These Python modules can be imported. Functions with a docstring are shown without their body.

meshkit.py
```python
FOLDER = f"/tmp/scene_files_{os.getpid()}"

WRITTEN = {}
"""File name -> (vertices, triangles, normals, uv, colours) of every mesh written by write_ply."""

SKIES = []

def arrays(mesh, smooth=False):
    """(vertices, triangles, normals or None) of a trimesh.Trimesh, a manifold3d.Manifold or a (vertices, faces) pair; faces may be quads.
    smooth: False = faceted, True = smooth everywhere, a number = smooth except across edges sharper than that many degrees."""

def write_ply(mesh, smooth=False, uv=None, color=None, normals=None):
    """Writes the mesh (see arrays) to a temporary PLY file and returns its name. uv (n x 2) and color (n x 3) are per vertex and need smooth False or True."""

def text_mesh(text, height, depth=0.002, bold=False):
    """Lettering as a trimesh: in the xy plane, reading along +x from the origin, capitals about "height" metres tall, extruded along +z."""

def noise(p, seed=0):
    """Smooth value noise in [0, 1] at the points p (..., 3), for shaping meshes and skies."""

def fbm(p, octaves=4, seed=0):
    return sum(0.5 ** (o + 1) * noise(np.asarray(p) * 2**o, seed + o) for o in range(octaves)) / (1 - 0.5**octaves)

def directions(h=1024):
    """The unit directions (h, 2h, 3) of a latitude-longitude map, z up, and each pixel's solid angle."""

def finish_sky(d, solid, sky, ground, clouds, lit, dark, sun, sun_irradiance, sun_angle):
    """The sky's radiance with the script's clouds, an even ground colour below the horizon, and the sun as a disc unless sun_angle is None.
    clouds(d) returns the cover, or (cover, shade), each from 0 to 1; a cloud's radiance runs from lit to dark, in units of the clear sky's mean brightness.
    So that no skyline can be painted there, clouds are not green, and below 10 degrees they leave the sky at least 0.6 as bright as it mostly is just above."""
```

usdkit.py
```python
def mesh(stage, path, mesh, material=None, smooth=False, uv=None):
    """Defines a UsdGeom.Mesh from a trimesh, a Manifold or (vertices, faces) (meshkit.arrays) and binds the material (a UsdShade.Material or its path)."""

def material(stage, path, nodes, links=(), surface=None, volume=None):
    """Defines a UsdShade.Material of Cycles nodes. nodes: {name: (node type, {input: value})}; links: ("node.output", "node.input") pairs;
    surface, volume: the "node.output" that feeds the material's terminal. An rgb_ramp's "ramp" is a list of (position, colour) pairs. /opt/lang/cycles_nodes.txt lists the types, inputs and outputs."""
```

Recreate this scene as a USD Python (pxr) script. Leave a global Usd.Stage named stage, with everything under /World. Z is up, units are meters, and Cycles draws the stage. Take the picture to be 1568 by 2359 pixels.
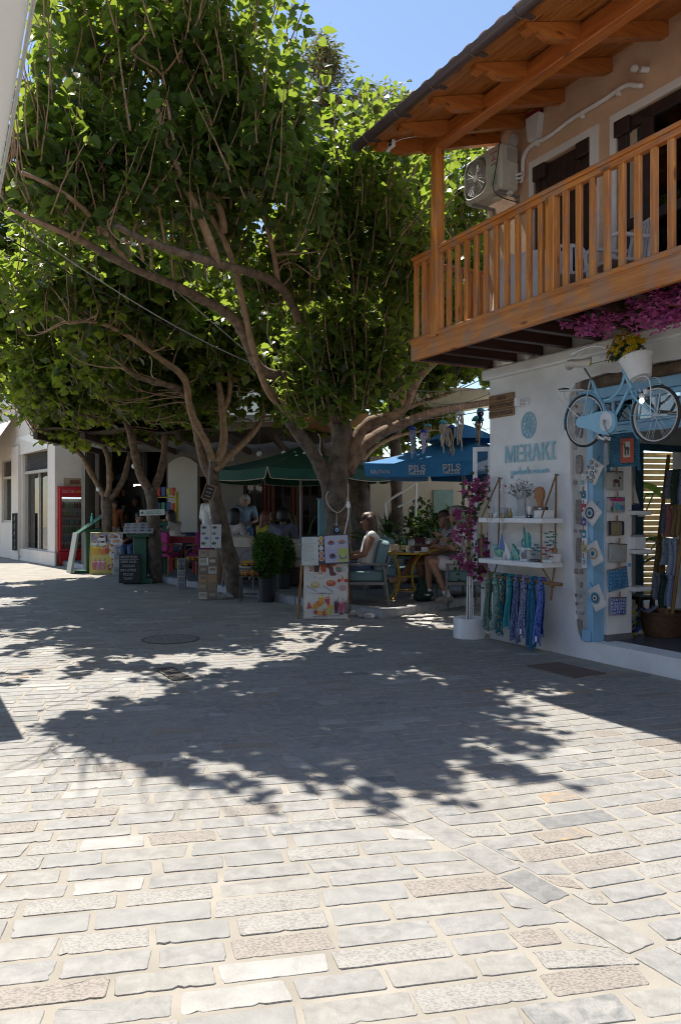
import math, random
import numpy as np, trimesh, usdkit, meshkit, manifold3d as m3
from pxr import Usd, UsdGeom, UsdLux, UsdShade, Gf, Sdf
stage = Usd.Stage.CreateInMemory()
UsdGeom.SetStageUpAxis(stage, UsdGeom.Tokens.z); UsdGeom.SetStageMetersPerUnit(stage, 1.0)
UsdGeom.Xform.Define(stage, '/World'); UsdGeom.Scope.Define(stage, '/World/Looks')
rnd = random.Random(7); rng = np.random.default_rng(11)
PI = math.pi
# ---------- camera, sky, sun, exposure ----------
FD, CX, CY, EYE = 1809., 784., 1179., 1.6
cam = UsdGeom.Camera.Define(stage, '/World/camera')
cam.CreateHorizontalApertureAttr(36.0); cam.CreateVerticalApertureAttr(36.0 * 1024 / 680)
cam.CreateFocalLengthAttr(36.0 * FD / 1568); cam.CreateClippingRangeAttr(Gf.Vec2f(0.05, 500))
cam.AddTranslateOp().Set(Gf.Vec3d(0, 0, EYE)); cam.AddRotateXOp().Set(90.0)
cam.CreateExposureAttr(0.84)
SUN = np.array([-1.496, 2.147, 5.7]); SUN /= np.linalg.norm(SUN)
SUN_EL, SUN_ROT = math.asin(SUN[2]), math.atan2(SUN[0], SUN[1])
dome = UsdLux.DomeLight.Define(stage, '/World/sky')
sky = usdkit.material(stage, '/World/Looks/sky', {'s': ('sky_texture', {'sky_type': 'single_scattering', 'sun_disc': False, 'sun_elevation': SUN_EL, 'sun_rotation': SUN_ROT, 'altitude': 50., 'air_density': 1.0, 'aerosol_density': 0.35, 'ozone_density': 1.0}),
    'b': ('background_shader', {'strength': 0.112})}, [('s.color', 'b.color')], surface='b.background')
UsdShade.MaterialBindingAPI.Apply(dome.GetPrim()).Bind(sky)
dome.GetPrim().SetCustomDataByKey('kind', 'structure')
sun = UsdLux.DistantLight.Define(stage, '/World/sun')
sun.CreateNormalizeAttr(True); sun.CreateIntensityAttr(1.25); sun.CreateAngleAttr(0.53); sun.CreateColorAttr(Gf.Vec3f(1.0, 0.95, 0.87))
zq = Gf.Rotation(Gf.Vec3d(0, 0, 1), Gf.Vec3d(*map(float, SUN)))
sun.AddOrientOp().Set(Gf.Quatf(zq.GetQuat()))

# ---------- places ----------
US = np.array([0.4740708, -0.88048673]); NS = np.array([-0.88048673, -0.4740708]); OS = np.array([1.89140893, 9.94639175])
ROTS = math.degrees(math.atan2(US[1], US[0]))
def pd(px, py, d): return np.array([(px - CX) / FD * d, d, EYE + (CY - py) / FD * d])      # a point of the photograph at a depth
def gp(px, py, z=0.): d = (EYE - z) * FD / (py - CY); return ((px - CX) / FD * d, d, z)     # a point of the photograph on a level
def S(s, o, z): p = OS + s * US + o * NS; return (p[0], p[1], z)                            # shop frame: along the wall, out of it, up

# ---------- mesh helpers: everything is (vertices, triangles) ----------
def cat(*ms):
    ms = [m for m in (ms[0] if len(ms) == 1 and isinstance(ms[0], list) else ms)]
    vs, fs, k = [], [], 0
    for v, f in ms: vs.append(v); fs.append(np.asarray(f) + k); k += len(v)
    return np.vstack(vs), np.vstack(fs)
def mv(m, t=(0, 0, 0), rz=0., rx=0., ry=0., s=1.):
    v = np.asarray(m[0], float) * s
    for a, (i, j) in ((rx, (1, 2)), (ry, (2, 0)), (rz, (0, 1))):
        if a:
            c, n = math.cos(a), math.sin(a); w = v.copy(); w[:, i] = c * v[:, i] - n * v[:, j]; w[:, j] = n * v[:, i] + c * v[:, j]; v = w
    return v + np.asarray(t, float), m[1]
def tm(t): return np.array(t.vertices), np.array(t.faces)
_hb = None
def box(c, s, bev=0.0, rz=0., rx=0., ry=0.):
    global _hb
    h = np.asarray(s, float) / 2
    if bev <= 0:
        v = np.array([[x, y, z] for x in (-1, 1) for y in (-1, 1) for z in (-1, 1)]) * h
        f = np.array([[0, 1, 3], [0, 3, 2], [4, 6, 7], [4, 7, 5], [0, 4, 5], [0, 5, 1], [2, 3, 7], [2, 7, 6], [0, 2, 6], [0, 6, 4], [1, 5, 7], [1, 7, 3]])
    else:
        def vs(h, b):
            out = []
            for x in (-1, 1):
                for y in (-1, 1):
                    for z in (-1, 1):
                        sg = np.array([x, y, z]); 
                        for k in range(3): q = h - b; q = q.copy(); q[k] = h[k]; out.append(sg * q)
            return np.array(out)
        if _hb is None:
            t = trimesh.convex.convex_hull(vs(np.ones(3), .3)); ref = vs(np.ones(3), .3)
            ix = [int(np.argmin(((ref - p) ** 2).sum(1))) for p in t.vertices]; _hb = np.array([[ix[a] for a in f] for f in t.faces])
        v, f = vs(h, min(bev, .45 * h.min() * 2 * .9)), _hb
    return mv((v, f), c, rz, rx, ry)
def tube(pts, r, n=8, cap=True, flat=None):
    p = np.asarray(pts, float); m = len(p); r = np.broadcast_to(np.asarray(r, float), (m,))
    t = np.gradient(p, axis=0); t /= np.maximum(np.linalg.norm(t, axis=1, keepdims=True), 1e-9)
    a = np.array([0, 0, 1.]) if abs(t[0, 2]) < .9 else np.array([1., 0, 0])
    x = np.cross(a, t[0]); x /= np.linalg.norm(x); vs = []
    ang = np.arange(n) / n * 2 * PI
    for i in range(m):
        x = x - t[i] * (x @ t[i]); x /= max(np.linalg.norm(x), 1e-9); y = np.cross(t[i], x)
        vs.append(p[i] + r[i] * (np.cos(ang)[:, None] * x + np.sin(ang)[:, None] * y))
    v = np.vstack(vs); f = []
    i, j = np.meshgrid(np.arange(m - 1), np.arange(n), indexing='ij'); i = i.ravel(); j = j.ravel(); k = (j + 1) % n
    f = np.vstack([np.c_[i * n + j, i * n + k, (i + 1) * n + k], np.c_[i * n + j, (i + 1) * n + k, (i + 1) * n + j]])
    if cap:
        q = np.arange(1, n - 1)
        f = np.vstack([f, np.c_[0 * q, q + 1, q], (m - 1) * n + np.c_[0 * q, q, q + 1]])
    return v, f
def cyl(a, b, r, n=10, r2=None): return tube([a, b], [r, r if r2 is None else r2], n)
def lathe(prof, n=20, c=(0, 0, 0), sx=1., sy=1.):
    p = np.asarray(prof, float); m = len(p); a = np.arange(n) / n * 2 * PI
    v = np.vstack([np.c_[r * np.cos(a) * sx, r * np.sin(a) * sy, np.full(n, z)] for r, z in p]) + np.asarray(c, float)
    i, j = np.meshgrid(np.arange(m - 1), np.arange(n), indexing='ij'); i = i.ravel(); j = j.ravel(); k = (j + 1) % n
    f = np.vstack([np.c_[i * n + j, i * n + k, (i + 1) * n + k], np.c_[i * n + j, (i + 1) * n + k, (i + 1) * n + j]])
    q = np.arange(1, n - 1)
    return v, np.vstack([f, np.c_[0 * q, q + 1, q], (m - 1) * n + np.c_[0 * q, q, q + 1]])
_ico = {k: tm(trimesh.creation.icosphere(subdivisions=k)) for k in (1, 2, 3)}
def ball(c, r, k=2):
    v, f = _ico[k]; return v * np.broadcast_to(np.asarray(r, float), (3,)) + np.asarray(c, float), f
def prism(poly, h, z0=0.):
    """polygon(s) of (x, y) extruded up z by h from z0"""
    polys = poly if isinstance(poly[0][0], (list, tuple, np.ndarray)) else [poly]
    cs = m3.CrossSection([np.asarray(p, float) for p in polys], m3.FillRule.EvenOdd)
    me = cs.extrude(h).to_mesh(); v = np.array(me.vert_properties[:, :3], float); v[:, 2] += z0
    return v, np.array(me.tri_verts)
def upright(m):                                    # (x, y, z) drawn flat -> standing, front to -y
    v = m[0]; return np.c_[v[:, 0], -v[:, 2], v[:, 1]], m[1]
def grid(fn, nu, nv, thick=0.):
    a, b = np.meshgrid(np.linspace(0, 1, nu + 1), np.linspace(0, 1, nv + 1), indexing='ij')
    v = np.array([fn(x, y) for x, y in zip(a.ravel(), b.ravel())], float)
    i, j = np.meshgrid(np.arange(nu), np.arange(nv), indexing='ij'); q = (i * (nv + 1) + j).ravel()
    f = np.vstack([np.c_[q, q + nv + 1, q + nv + 2], np.c_[q, q + nv + 2, q + 1]])
    return v, f
def shell(m, t):                                   # closes a sheet into a thin solid
    v, f = m; tmx = trimesh.Trimesh(v, f, process=False); nn = tmx.vertex_normals
    e = np.vstack([f[:, [0, 1]], f[:, [1, 2]], f[:, [2, 0]]]); key = {}
    for a, b in e: key[(a, b)] = 1
    bd = [(a, b) for a, b in key if (b, a) not in key]; n = len(v)
    sf = [x for a, b in bd for x in ((b, a, a + n), (b, a + n, b + n))]
    return np.vstack([v + nn * t / 2, v - nn * t / 2]), np.vstack([f, f[:, ::-1] + n, np.array(sf).reshape(-1, 3)])
def circ(c, r, n=16, ry=None): return [(c[0] + r * math.cos(2 * PI * k / n), c[1] + (ry or r) * math.sin(2 * PI * k / n)) for k in range(n)]
def text(t, h, depth=.004, bold=False):
    m = meshkit.text_mesh(t, h, depth, bold)
    return (np.array(m.vertices), np.array(m.faces)) if hasattr(m, 'vertices') else m
def words(t, h, c, depth=.003, bold=False, w=None):                # standing lettering centred at c, facing -y
    v, f = text(t, h, depth, bold); v = v - [(v[:, 0].min() + v[:, 0].max()) / 2, h / 2, 0]
    if w: v[:, 0] *= w / (v[:, 0].max() - v[:, 0].min())
    v, f = upright((v, f)); return v + np.asarray(c, float), f

# ---------- scene helpers ----------
_used = {}
def path_of(name, parent):
    base = (parent.GetPath().pathString if parent else '/World') + '/' + name
    k = _used.get(base, -1) + 1; _used[base] = k
    return base if k == 0 else f'{base}_{k:03d}'
def tag(p, label=None, cat_=None, group=None, kind=None):
    for k, v in (('label', label), ('category', cat_), ('group', group), ('kind', kind)):
        if v: p.SetCustomDataByKey(k, v)
    return p
def obj(name, m, mt, parent=None, smooth=False, label=None, cat_=None, group=None, kind=None):
    p = usdkit.mesh(stage, path_of(name, parent), m, mt, smooth=smooth).GetPrim()
    return tag(p, label, cat_, group, kind)
def thing(name, label, c, loc=(0, 0, 0), rz=0., group=None, kind=None):
    x = UsdGeom.Xform.Define(stage, path_of(name, None)); x.AddTranslateOp().Set(Gf.Vec3d(*map(float, loc))); x.AddRotateZOp().Set(float(math.degrees(rz)))
    return tag(x.GetPrim(), label, c, group, kind)
def sthing(name, label, c, s, o, z, group=None): return thing(name, label, c, S(s, o, z), math.radians(ROTS), group)
def dup(src, label, loc, rz=0., group=None, scale=1.):
    w = src.GetCustomData(); import re
    name = re.sub(r'_\d{3}$', '', src.GetName())
    r = thing(name, label, w['category'], loc, rz, group or w.get('group'))
    if scale != 1.: UsdGeom.Xformable(r).AddScaleOp().Set(Gf.Vec3f(scale))
    for ch in src.GetChildren():
        q = stage.DefinePrim(f'{r.GetPath()}/{ch.GetName()}'); q.GetReferences().AddInternalReference(ch.GetPath())
    return r

# ---------- materials ----------
_mats = {}
def pm(name, c, r=.6, v=.12, s=6., b=0., bs=60., metal=0., c2=None, ob=False, det=4., **kw):
    """plain procedural surface: colour varied by noise, fine bump"""
    if name in _mats: return _mats[name]
    c = np.asarray(c, float); lo = np.clip(c * (1 - v), 0, 1); hi = np.clip(c * (1 + v), 0, 1) if c2 is None else np.asarray(c2, float)
    N = {'g': ('texture_coordinate', {}) if ob else ('geometry', {}), 'n': ('noise_texture', {'scale': s, 'detail': det, 'roughness': .6}), 'r': ('rgb_ramp', {'ramp': [(.3, tuple(lo)), (.7, tuple(hi))]}), 'p': ('principled_bsdf', {'roughness': r, 'metallic': metal, **kw})}
    g = 'g.object' if ob else 'g.position'
    L = [(g, 'n.vector'), ('n.fac', 'r.fac'), ('r.color', 'p.base_color')]
    if b:
        N['m'] = ('noise_texture', {'scale': bs, 'detail': 3.}); N['b'] = ('bump', {'strength': b, 'distance': .01})
        L += [(g, 'm.vector'), ('m.fac', 'b.height'), ('b.normal', 'p.normal')]
    _mats[name] = usdkit.material(stage, '/World/Looks/' + name, N, L, surface='p.BSDF'); return _mats[name]
def wood(name, c1, c2, ax, r=.45, k=1., weather=0.):
    """grain stretched along a local axis, with knots"""
    if name in _mats: return _mats[name]
    sc = [26. * k, 26. * k, 26. * k]; sc[ax] = 1.6 * k; kn = [9., 9., 9.]; kn[ax] = 2.6
    N = {'g': ('texture_coordinate', {}), 'oi': ('object_info', {}), 'ad': ('vector_math', {'math_type': 'add'}), 'cm': ('combine_xyz', {}), 'mu': ('math', {'math_type': 'multiply', 'value2': 37.}),
         'm': ('mapping', {'scale': tuple(sc)}), 'n': ('noise_texture', {'scale': 1.0, 'detail': 5., 'roughness': .62, 'distortion': .6}),
         'r': ('rgb_ramp', {'ramp': [(.25, tuple(np.asarray(c1) * .55)), (.45, tuple(c1)), (.7, tuple(c2))]}),
         'mk': ('mapping', {'scale': tuple(kn)}), 'v': ('voronoi_texture', {'scale': .9}), 'kr': ('rgb_ramp', {'ramp': [(.0, (.06, .03, .02)), (.10, (.3, .22, .18)), (.17, (1., 1., 1.))]}),
         'x': ('mix', {'mix_type': 'multiply', 'fac': .85}), 'p': ('principled_bsdf', {'roughness': r}), 'b': ('bump', {'strength': .25, 'distance': .004})}
    L = [('oi.random', 'mu.value1'), ('mu.value', 'cm.x'), ('mu.value', 'cm.y'), ('mu.value', 'cm.z'), ('g.object', 'ad.vector1'), ('cm.vector', 'ad.vector2'),
         ('ad.vector', 'm.vector'), ('m.vector', 'n.vector'), ('n.fac', 'r.fac'), ('ad.vector', 'mk.vector'), ('mk.vector', 'v.vector'), ('v.distance', 'kr.fac'),
         ('r.color', 'x.color1'), ('kr.color', 'x.color2'), ('x.color', 'p.base_color'), ('n.fac', 'b.height'), ('b.normal', 'p.normal')]
    if weather:
        N['wn'] = ('noise_texture', {'scale': 5., 'detail': 6.}); N['wr'] = ('rgb_ramp', {'ramp': [(.48, (0, 0, 0)), (.6, (weather,) * 3)]}); N['wx'] = ('mix', {'color2': (.22, .19, .16)})
        L = [l for l in L if l[1] != 'p.base_color'] + [('g.object', 'wn.vector'), ('wn.fac', 'wr.fac'), ('wr.color', 'wx.fac'), ('x.color', 'wx.color1'), ('wx.color', 'p.base_color')]
    _mats[name] = usdkit.material(stage, '/World/Looks/' + name, N, L, surface='p.BSDF'); return _mats[name]
def leafmat(name, c, t, tw=.45, rough=.38, var=.35):
    N = {'g': ('geometry', {}), 'r': ('rgb_ramp', {'ramp': [(0, tuple(np.asarray(c) * (1 - var))), (.6, tuple(c)), (1, tuple(np.asarray(c) * (1 + var) + np.array([.015, .01, 0])))]}),
         'p': ('principled_bsdf', {'roughness': rough}), 'tc': ('rgb_ramp', {'ramp': [(0, tuple(np.asarray(t) * .75)), (.75, tuple(t)), (1, tuple(np.minimum(np.asarray(t) * np.array([1.5, 1.15, .9]), 1)))]}),
         't': ('translucent_bsdf', {}), 'm': ('mix_closure', {'fac': tw})}
    L = [('g.random_per_island', 'r.fac'), ('r.color', 'p.base_color'), ('g.random_per_island', 'tc.fac'), ('tc.color', 't.color'), ('p.BSDF', 'm.closure1'), ('t.BSDF', 'm.closure2')]
    _mats[name] = usdkit.material(stage, '/World/Looks/' + name, N, L, surface='m.closure'); return _mats[name]
def glass(name, tint=(1, 1, 1), ior=1.5, rough=.02):
    N = {'f': ('fresnel', {'IOR': ior}), 't': ('transparent_bsdf', {'color': tint}), 'g': ('glossy_bsdf', {'color': (1, 1, 1), 'roughness': rough}), 'm': ('mix_closure', {})}
    _mats[name] = usdkit.material(stage, '/World/Looks/' + name, N, [('f.fac', 'm.fac'), ('t.BSDF', 'm.closure1'), ('g.BSDF', 'm.closure2')], surface='m.closure'); return _mats[name]
def pattern(name, cols, scale=40., kind='voronoi', r=.8, pos=None, ob=True, mapscale=(1, 1, 1)):
    """cells or bands of several colours: printed cloth"""
    n = len(cols); st = [((i / n) if pos is None else pos[i], tuple(c)) for i, c in enumerate(cols)]
    tx = {'voronoi': ('voronoi_texture', {'scale': scale}), 'noise': ('noise_texture', {'scale': scale, 'detail': 3.}), 'wave': ('wave_texture', {'scale': scale, 'distortion': 3., 'detail': 2.}), 'ring': ('voronoi_texture', {'scale': scale, 'randomness': .15}), 'bands': ('wave_texture', {'scale': scale})}[kind]
    out = {'voronoi': 'n.color', 'noise': 'n.fac', 'wave': 'n.fac', 'ring': 'n.distance', 'bands': 'n.fac'}[kind]
    N = {'g': ('texture_coordinate', {}) if ob else ('geometry', {}), 'mp': ('mapping', {'scale': mapscale}), 'n': tx, 'r': ('rgb_ramp', {'ramp': st, 'interpolate': False}), 'p': ('principled_bsdf', {'roughness': r})}
    L = [('g.object' if ob else 'g.position', 'mp.vector'), ('mp.vector', 'n.vector'), (out, 'r.fac'), ('r.color', 'p.base_color')]
    if kind == 'voronoi': N['s'] = ('separate_color', {}); L[2:3] = [('n.color', 's.color'), ('s.r', 'r.fac')]
    _mats[name] = usdkit.material(stage, '/World/Looks/' + name, N, L, surface='p.BSDF'); return _mats[name]
def plain(c, r=.6, **kw):                             # a material by its colour
    n = 'paint_' + '_'.join('%02d' % int(round(min(x, .99) * 100)) for x in c) + ('' if r == .6 else '_%02d' % int(r * 100)) + ''.join('_' + k[:3] for k in kw)
    return pm(n, c, r, .06, 9., **kw)
# ---------- the ground: mortar bed with laid stones ----------
bed = usdkit.material(stage, '/World/Looks/bed', {'g': ('geometry', {}), 'n': ('noise_texture', {'scale': 3., 'detail': 6.}), 'r': ('rgb_ramp', {'ramp': [(.3, (.25, .226, .188)), (.7, (.345, .314, .265))]}), 'f': ('noise_texture', {'scale': 220., 'detail': 2.}), 'b': ('bump', {'strength': .5, 'distance': .004}), 'p': ('principled_bsdf', {'roughness': .9})},
    [('g.position', 'n.vector'), ('n.fac', 'r.fac'), ('r.color', 'p.base_color'), ('g.position', 'f.vector'), ('f.fac', 'b.height'), ('b.normal', 'p.normal')], surface='p.BSDF')
gv, gf = grid(lambda a, b: (-60 + 120 * a, -30 + 110 * b, -0.002), 30, 30)
GROUND = obj('ground', (gv, gf), bed, kind='structure')
def stone_mat(name, lo, hi, pit=0., vein=None, sc=14., rough=.62, bump=.35):
    N = {'g': ('geometry', {}), 'n': ('noise_texture', {'scale': sc, 'detail': 7., 'roughness': .65, 'distortion': .4}), 'r': ('rgb_ramp', {'ramp': [(.28, lo), (.72, hi)]}), 'p': ('principled_bsdf', {'roughness': rough, 'specular_ior_level': .4}),
         'f': ('noise_texture', {'scale': 90., 'detail': 4.}), 'b': ('bump', {'strength': bump, 'distance': .006}), 'ri': ('rgb_ramp', {'ramp': [(0, (.8, .8, .82)), (1, (1.12, 1.1, 1.06))]}), 'x': ('mix', {'mix_type': 'multiply', 'fac': 1.}), 'st': ('noise_texture', {'scale': .9, 'detail': 5.}), 'sr': ('rgb_ramp', {'ramp': [(.3, (.86, .85, .83)), (.65, (1, 1, 1))]}), 'y': ('mix', {'mix_type': 'multiply', 'fac': 1.})}
    L = [('g.position', 'n.vector'), ('n.fac', 'r.fac'), ('g.random_per_island', 'ri.fac'), ('r.color', 'x.color1'), ('ri.color', 'x.color2'), ('g.position', 'st.vector'), ('st.fac', 'sr.fac'), ('x.color', 'y.color1'), ('sr.color', 'y.color2'), ('g.position', 'f.vector'), ('f.fac', 'b.height'), ('b.normal', 'p.normal')]
    last = 'y.color'
    if pit:
        N['pm'] = ('mapping', {'scale': (1., 1.7, 1.), 'rotation': (0, 0, .5)}); N['pv'] = ('noise_texture', {'scale': 75., 'detail': 2.}); N['pr'] = ('rgb_ramp', {'ramp': [(.42, (0, 0, 0)), (.52, (1, 1, 1))]}); N['pc'] = ('mix', {'color2': tuple(np.minimum(np.asarray(hi) * 1.25, .75))}); N['ps'] = ('math', {'math_type': 'multiply', 'value2': pit})
        L += [('g.position', 'pm.vector'), ('pm.vector', 'pv.vector'), ('pv.fac', 'pr.fac'), ('pr.color', 'ps.value1'), ('ps.value', 'pc.fac'), (last, 'pc.color1')]; last = 'pc.color'
        L = [l for l in L if l[1] != 'b.height'] + [('pv.fac', 'b.height')]
    if vein:
        N['vn'] = ('noise_texture', {'scale': 3.5, 'detail': 5., 'distortion': 1.5}); N['vr'] = ('rgb_ramp', {'ramp': [(.47, (0, 0, 0)), (.5, (.8, .8, .8)), (.53, (0, 0, 0))]}); N['vc'] = ('mix', {'color2': vein})
        L += [('g.position', 'vn.vector'), ('vn.fac', 'vr.fac'), ('vr.color', 'vc.fac'), (last, 'vc.color1')]; last = 'vc.color'
    L.append((last, 'p.base_color'))
    return usdkit.material(stage, '/World/Looks/' + name, N, L, surface='p.BSDF')
STONES = [stone_mat('stone_grey', (.25, .243, .226), (.42, .41, .38)), stone_mat('stone_white', (.36, .352, .325), (.52, .507, .465), sc=9., bump=.5),
          stone_mat('stone_beige_pitted', (.23, .217, .195), (.36, .343, .312), pit=.35), stone_mat('stone_pale_blue', (.27, .268, .25), (.41, .402, .372), sc=7.),
          stone_mat('stone_dark', (.19, .19, .185), (.33, .325, .31), sc=18.), stone_mat('stone_warm', (.275, .263, .237), (.44, .42, .38)),
          stone_mat('stone_brown_pitted', (.20, .18, .155), (.30, .265, .23), pit=.5), stone_mat('stone_veined', (.24, .215, .185), (.33, .29, .25), pit=.3, vein=(.45, .29, .13)), stone_mat('stone_cloudy', (.16, .17, .17), (.47, .45, .41), sc=16.)]
SWT = [30, 9, 16, 9, 2, 20, 8, 2, 4]
def paver(poly, n, z, rg):
    """a stone from its four corners: worn outline, rounded shoulders, uneven top"""
    q = np.asarray(poly, float); c = q.mean(0); e = []
    for a in range(4):
        p0, p1 = q[a], q[(a + 1) % 4]; L = np.linalg.norm(p1 - p0); m = max(2, int(n * L / .5))
        w_ = 0.; nn = np.array([p1[1] - p0[1], p0[0] - p1[0]]) / L; t0 = min(.009 / L, .2)
        for t in np.linspace(t0, 1 - t0, m):
            w_ = w_ * .6 + rg.normal(0, .0009); e.append(p0 + (p1 - p0) * t - nn * (abs(w_) + (rg.uniform(.004, .010) if rg.random() < .035 else 0)))
    o = np.array(e); k = len(o); d = c - o; d /= np.linalg.norm(d, axis=1, keepdims=True)
    tilt = rg.normal(0, .003, 2); zt = z + rg.uniform(-.001, .0022)
    def ring(ins, zz, j=0.): p = o + d * ins; return np.c_[p, zz + (p - c) @ tilt + rg.normal(0, 1, k) * j]
    v = np.vstack([ring(0, zt - .010), ring(.001, zt - .0025, .0006), ring(.005, zt, .0006), [[c[0], c[1], zt + .0005]]])
    i = np.arange(k); j = (i + 1) % k; f = []
    for r in (0, 1): f += [np.c_[r * k + i, r * k + j, (r + 1) * k + j], np.c_[r * k + i, (r + 1) * k + j, (r + 1) * k + i]]
    f.append(np.c_[2 * k + i, 2 * k + j, np.full(k, 3 * k)])
    return v, np.vstack(f)
UX = np.array([-.4965, .868]); HX0 = np.array([.545, 3.853])          # line of header stones with the drain in it, parallel to the shop
NX = np.array([.868, .4965])
GRATE = [np.array(gp(352, 1537)[:2]), np.array(gp(450, 1570)[:2])]
rg = np.random.default_rng(3); pav = []
def clear(c):
    r = c - OS; s, o = r @ US, r @ NS
    if s > -.15 and o < .10: return False                                   # under the shop
    if np.hypot(*(c - np.array([-1.30, 7.45]))) < 0: return False
    # terrace: two edges from its corner
    t = c - np.array([.63, 11.72])
    w, k = np.array([-.608, .794]), np.array([.664, .748])
    det = w[0] * k[1] - w[1] * k[0]; a = (t[0] * k[1] - t[1] * k[0]) / det; b = (w[0] * t[1] - w[1] * t[0]) / det
    return not (a > -.08 and b > -.08)
def field(angle, side, org, dmax):
    r = np.array([math.cos(angle), math.sin(angle)]); q = np.array([-r[1], r[0]]); y = -7.
    while y < 34:
        hgt = rg.uniform(.132, .162); x = -26 + rg.uniform(0, .3)
        while x < 12:
            L = rg.choice([rg.uniform(.18, .28), rg.uniform(.28, .40), rg.uniform(.38, .50)], p=[.25, .55, .20])
            c = org + r * (x + L / 2) + q * (y + hgt / 2)
            if c[1] > .6 and c[1] < dmax and abs(c[0]) < c[1] * .55 + 2.6 and clear(c):
                h = (c - HX0) @ NX
                if (h < .2 if side < 0 else h > -.2):
                    j = .0115; sk = rg.normal(0, .007, 4)
                    P = [org + r * (x + j + sk[0]) + q * (y + j), org + r * (x + L - j + sk[1]) + q * (y + j), org + r * (x + L - j + sk[2]) + q * (y + hgt - j), org + r * (x + j + sk[3]) + q * (y + hgt - j)]
                    if side < 0: P = [p if (p - HX0) @ NX < -.085 else p - NX * ((p - HX0) @ NX + .085) for p in P]
                    else: P = [p if (p - HX0) @ NX > .085 else p - NX * ((p - HX0) @ NX - .085) for p in P]
                    pav.append((c, P))
            x += L
        y += hgt
field(math.radians(11.5), -1, np.array([0., 0.]), 19.)
field(math.radians(17.5), 1, np.array([0., -.05]), 13.)
x = -2.2
while x < 14:
    L = rg.uniform(.26, .42); c = HX0 + UX * (x + L / 2)
    if clear(c) and c[1] > 2:
        tg = (GRATE[0] + GRATE[1]) / 2
        if np.linalg.norm(c - tg) > .5: pav.append((c, [HX0 + UX * (x + .01) - NX * .075, HX0 + UX * (x + .01) + NX * .075, HX0 + UX * (x + L - .01) + NX * .075, HX0 + UX * (x + L - .01) - NX * .075][::1]))
    x += L
def seen(c): return abs(c[0]) < c[1] * .445 + .15 and c[1] > 2.40
order = sorted(range(len(pav)), key=lambda i: (not seen(pav[i][0]), pav[i][0][1]))
def ccw(P):
    a = np.asarray(P); s = sum(a[i][0] * a[(i + 1) % 4][1] - a[(i + 1) % 4][0] * a[i][1] for i in range(4)); return P if s > 0 else P[::-1]
def area(P):
    a = np.asarray(P); return abs(sum(a[i][0] * a[(i + 1) % 4][1] - a[(i + 1) % 4][0] * a[i][1] for i in range(4))) / 2
rest = [[] for _ in STONES]; near = 0
for i in order:
    c, P = pav[i]
    if area(P) < .006 or min(np.linalg.norm(np.subtract(P[a], P[(a + 1) % 4])) for a in range(4)) < .03: continue
    k = int(rg.choice(len(STONES), p=np.array(SWT) / sum(SWT)))
    if c[0] > .5 and k in (1,) and rg.random() < .6: k = 2 if rg.random() < .5 else 0
    if near < 298:
        obj('paving_stone', paver(ccw(P), 26, .002, rg), STONES[k], GROUND, smooth=40); near += 1
    else: rest[k].append(paver(ccw(P), 7, .002, rg))
NP = (near, sum(map(len, rest)))
for k, ms in enumerate(rest):
    if ms: obj('paving_stones', cat(ms), STONES[k], GROUND, smooth=40, kind='stuff')
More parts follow.
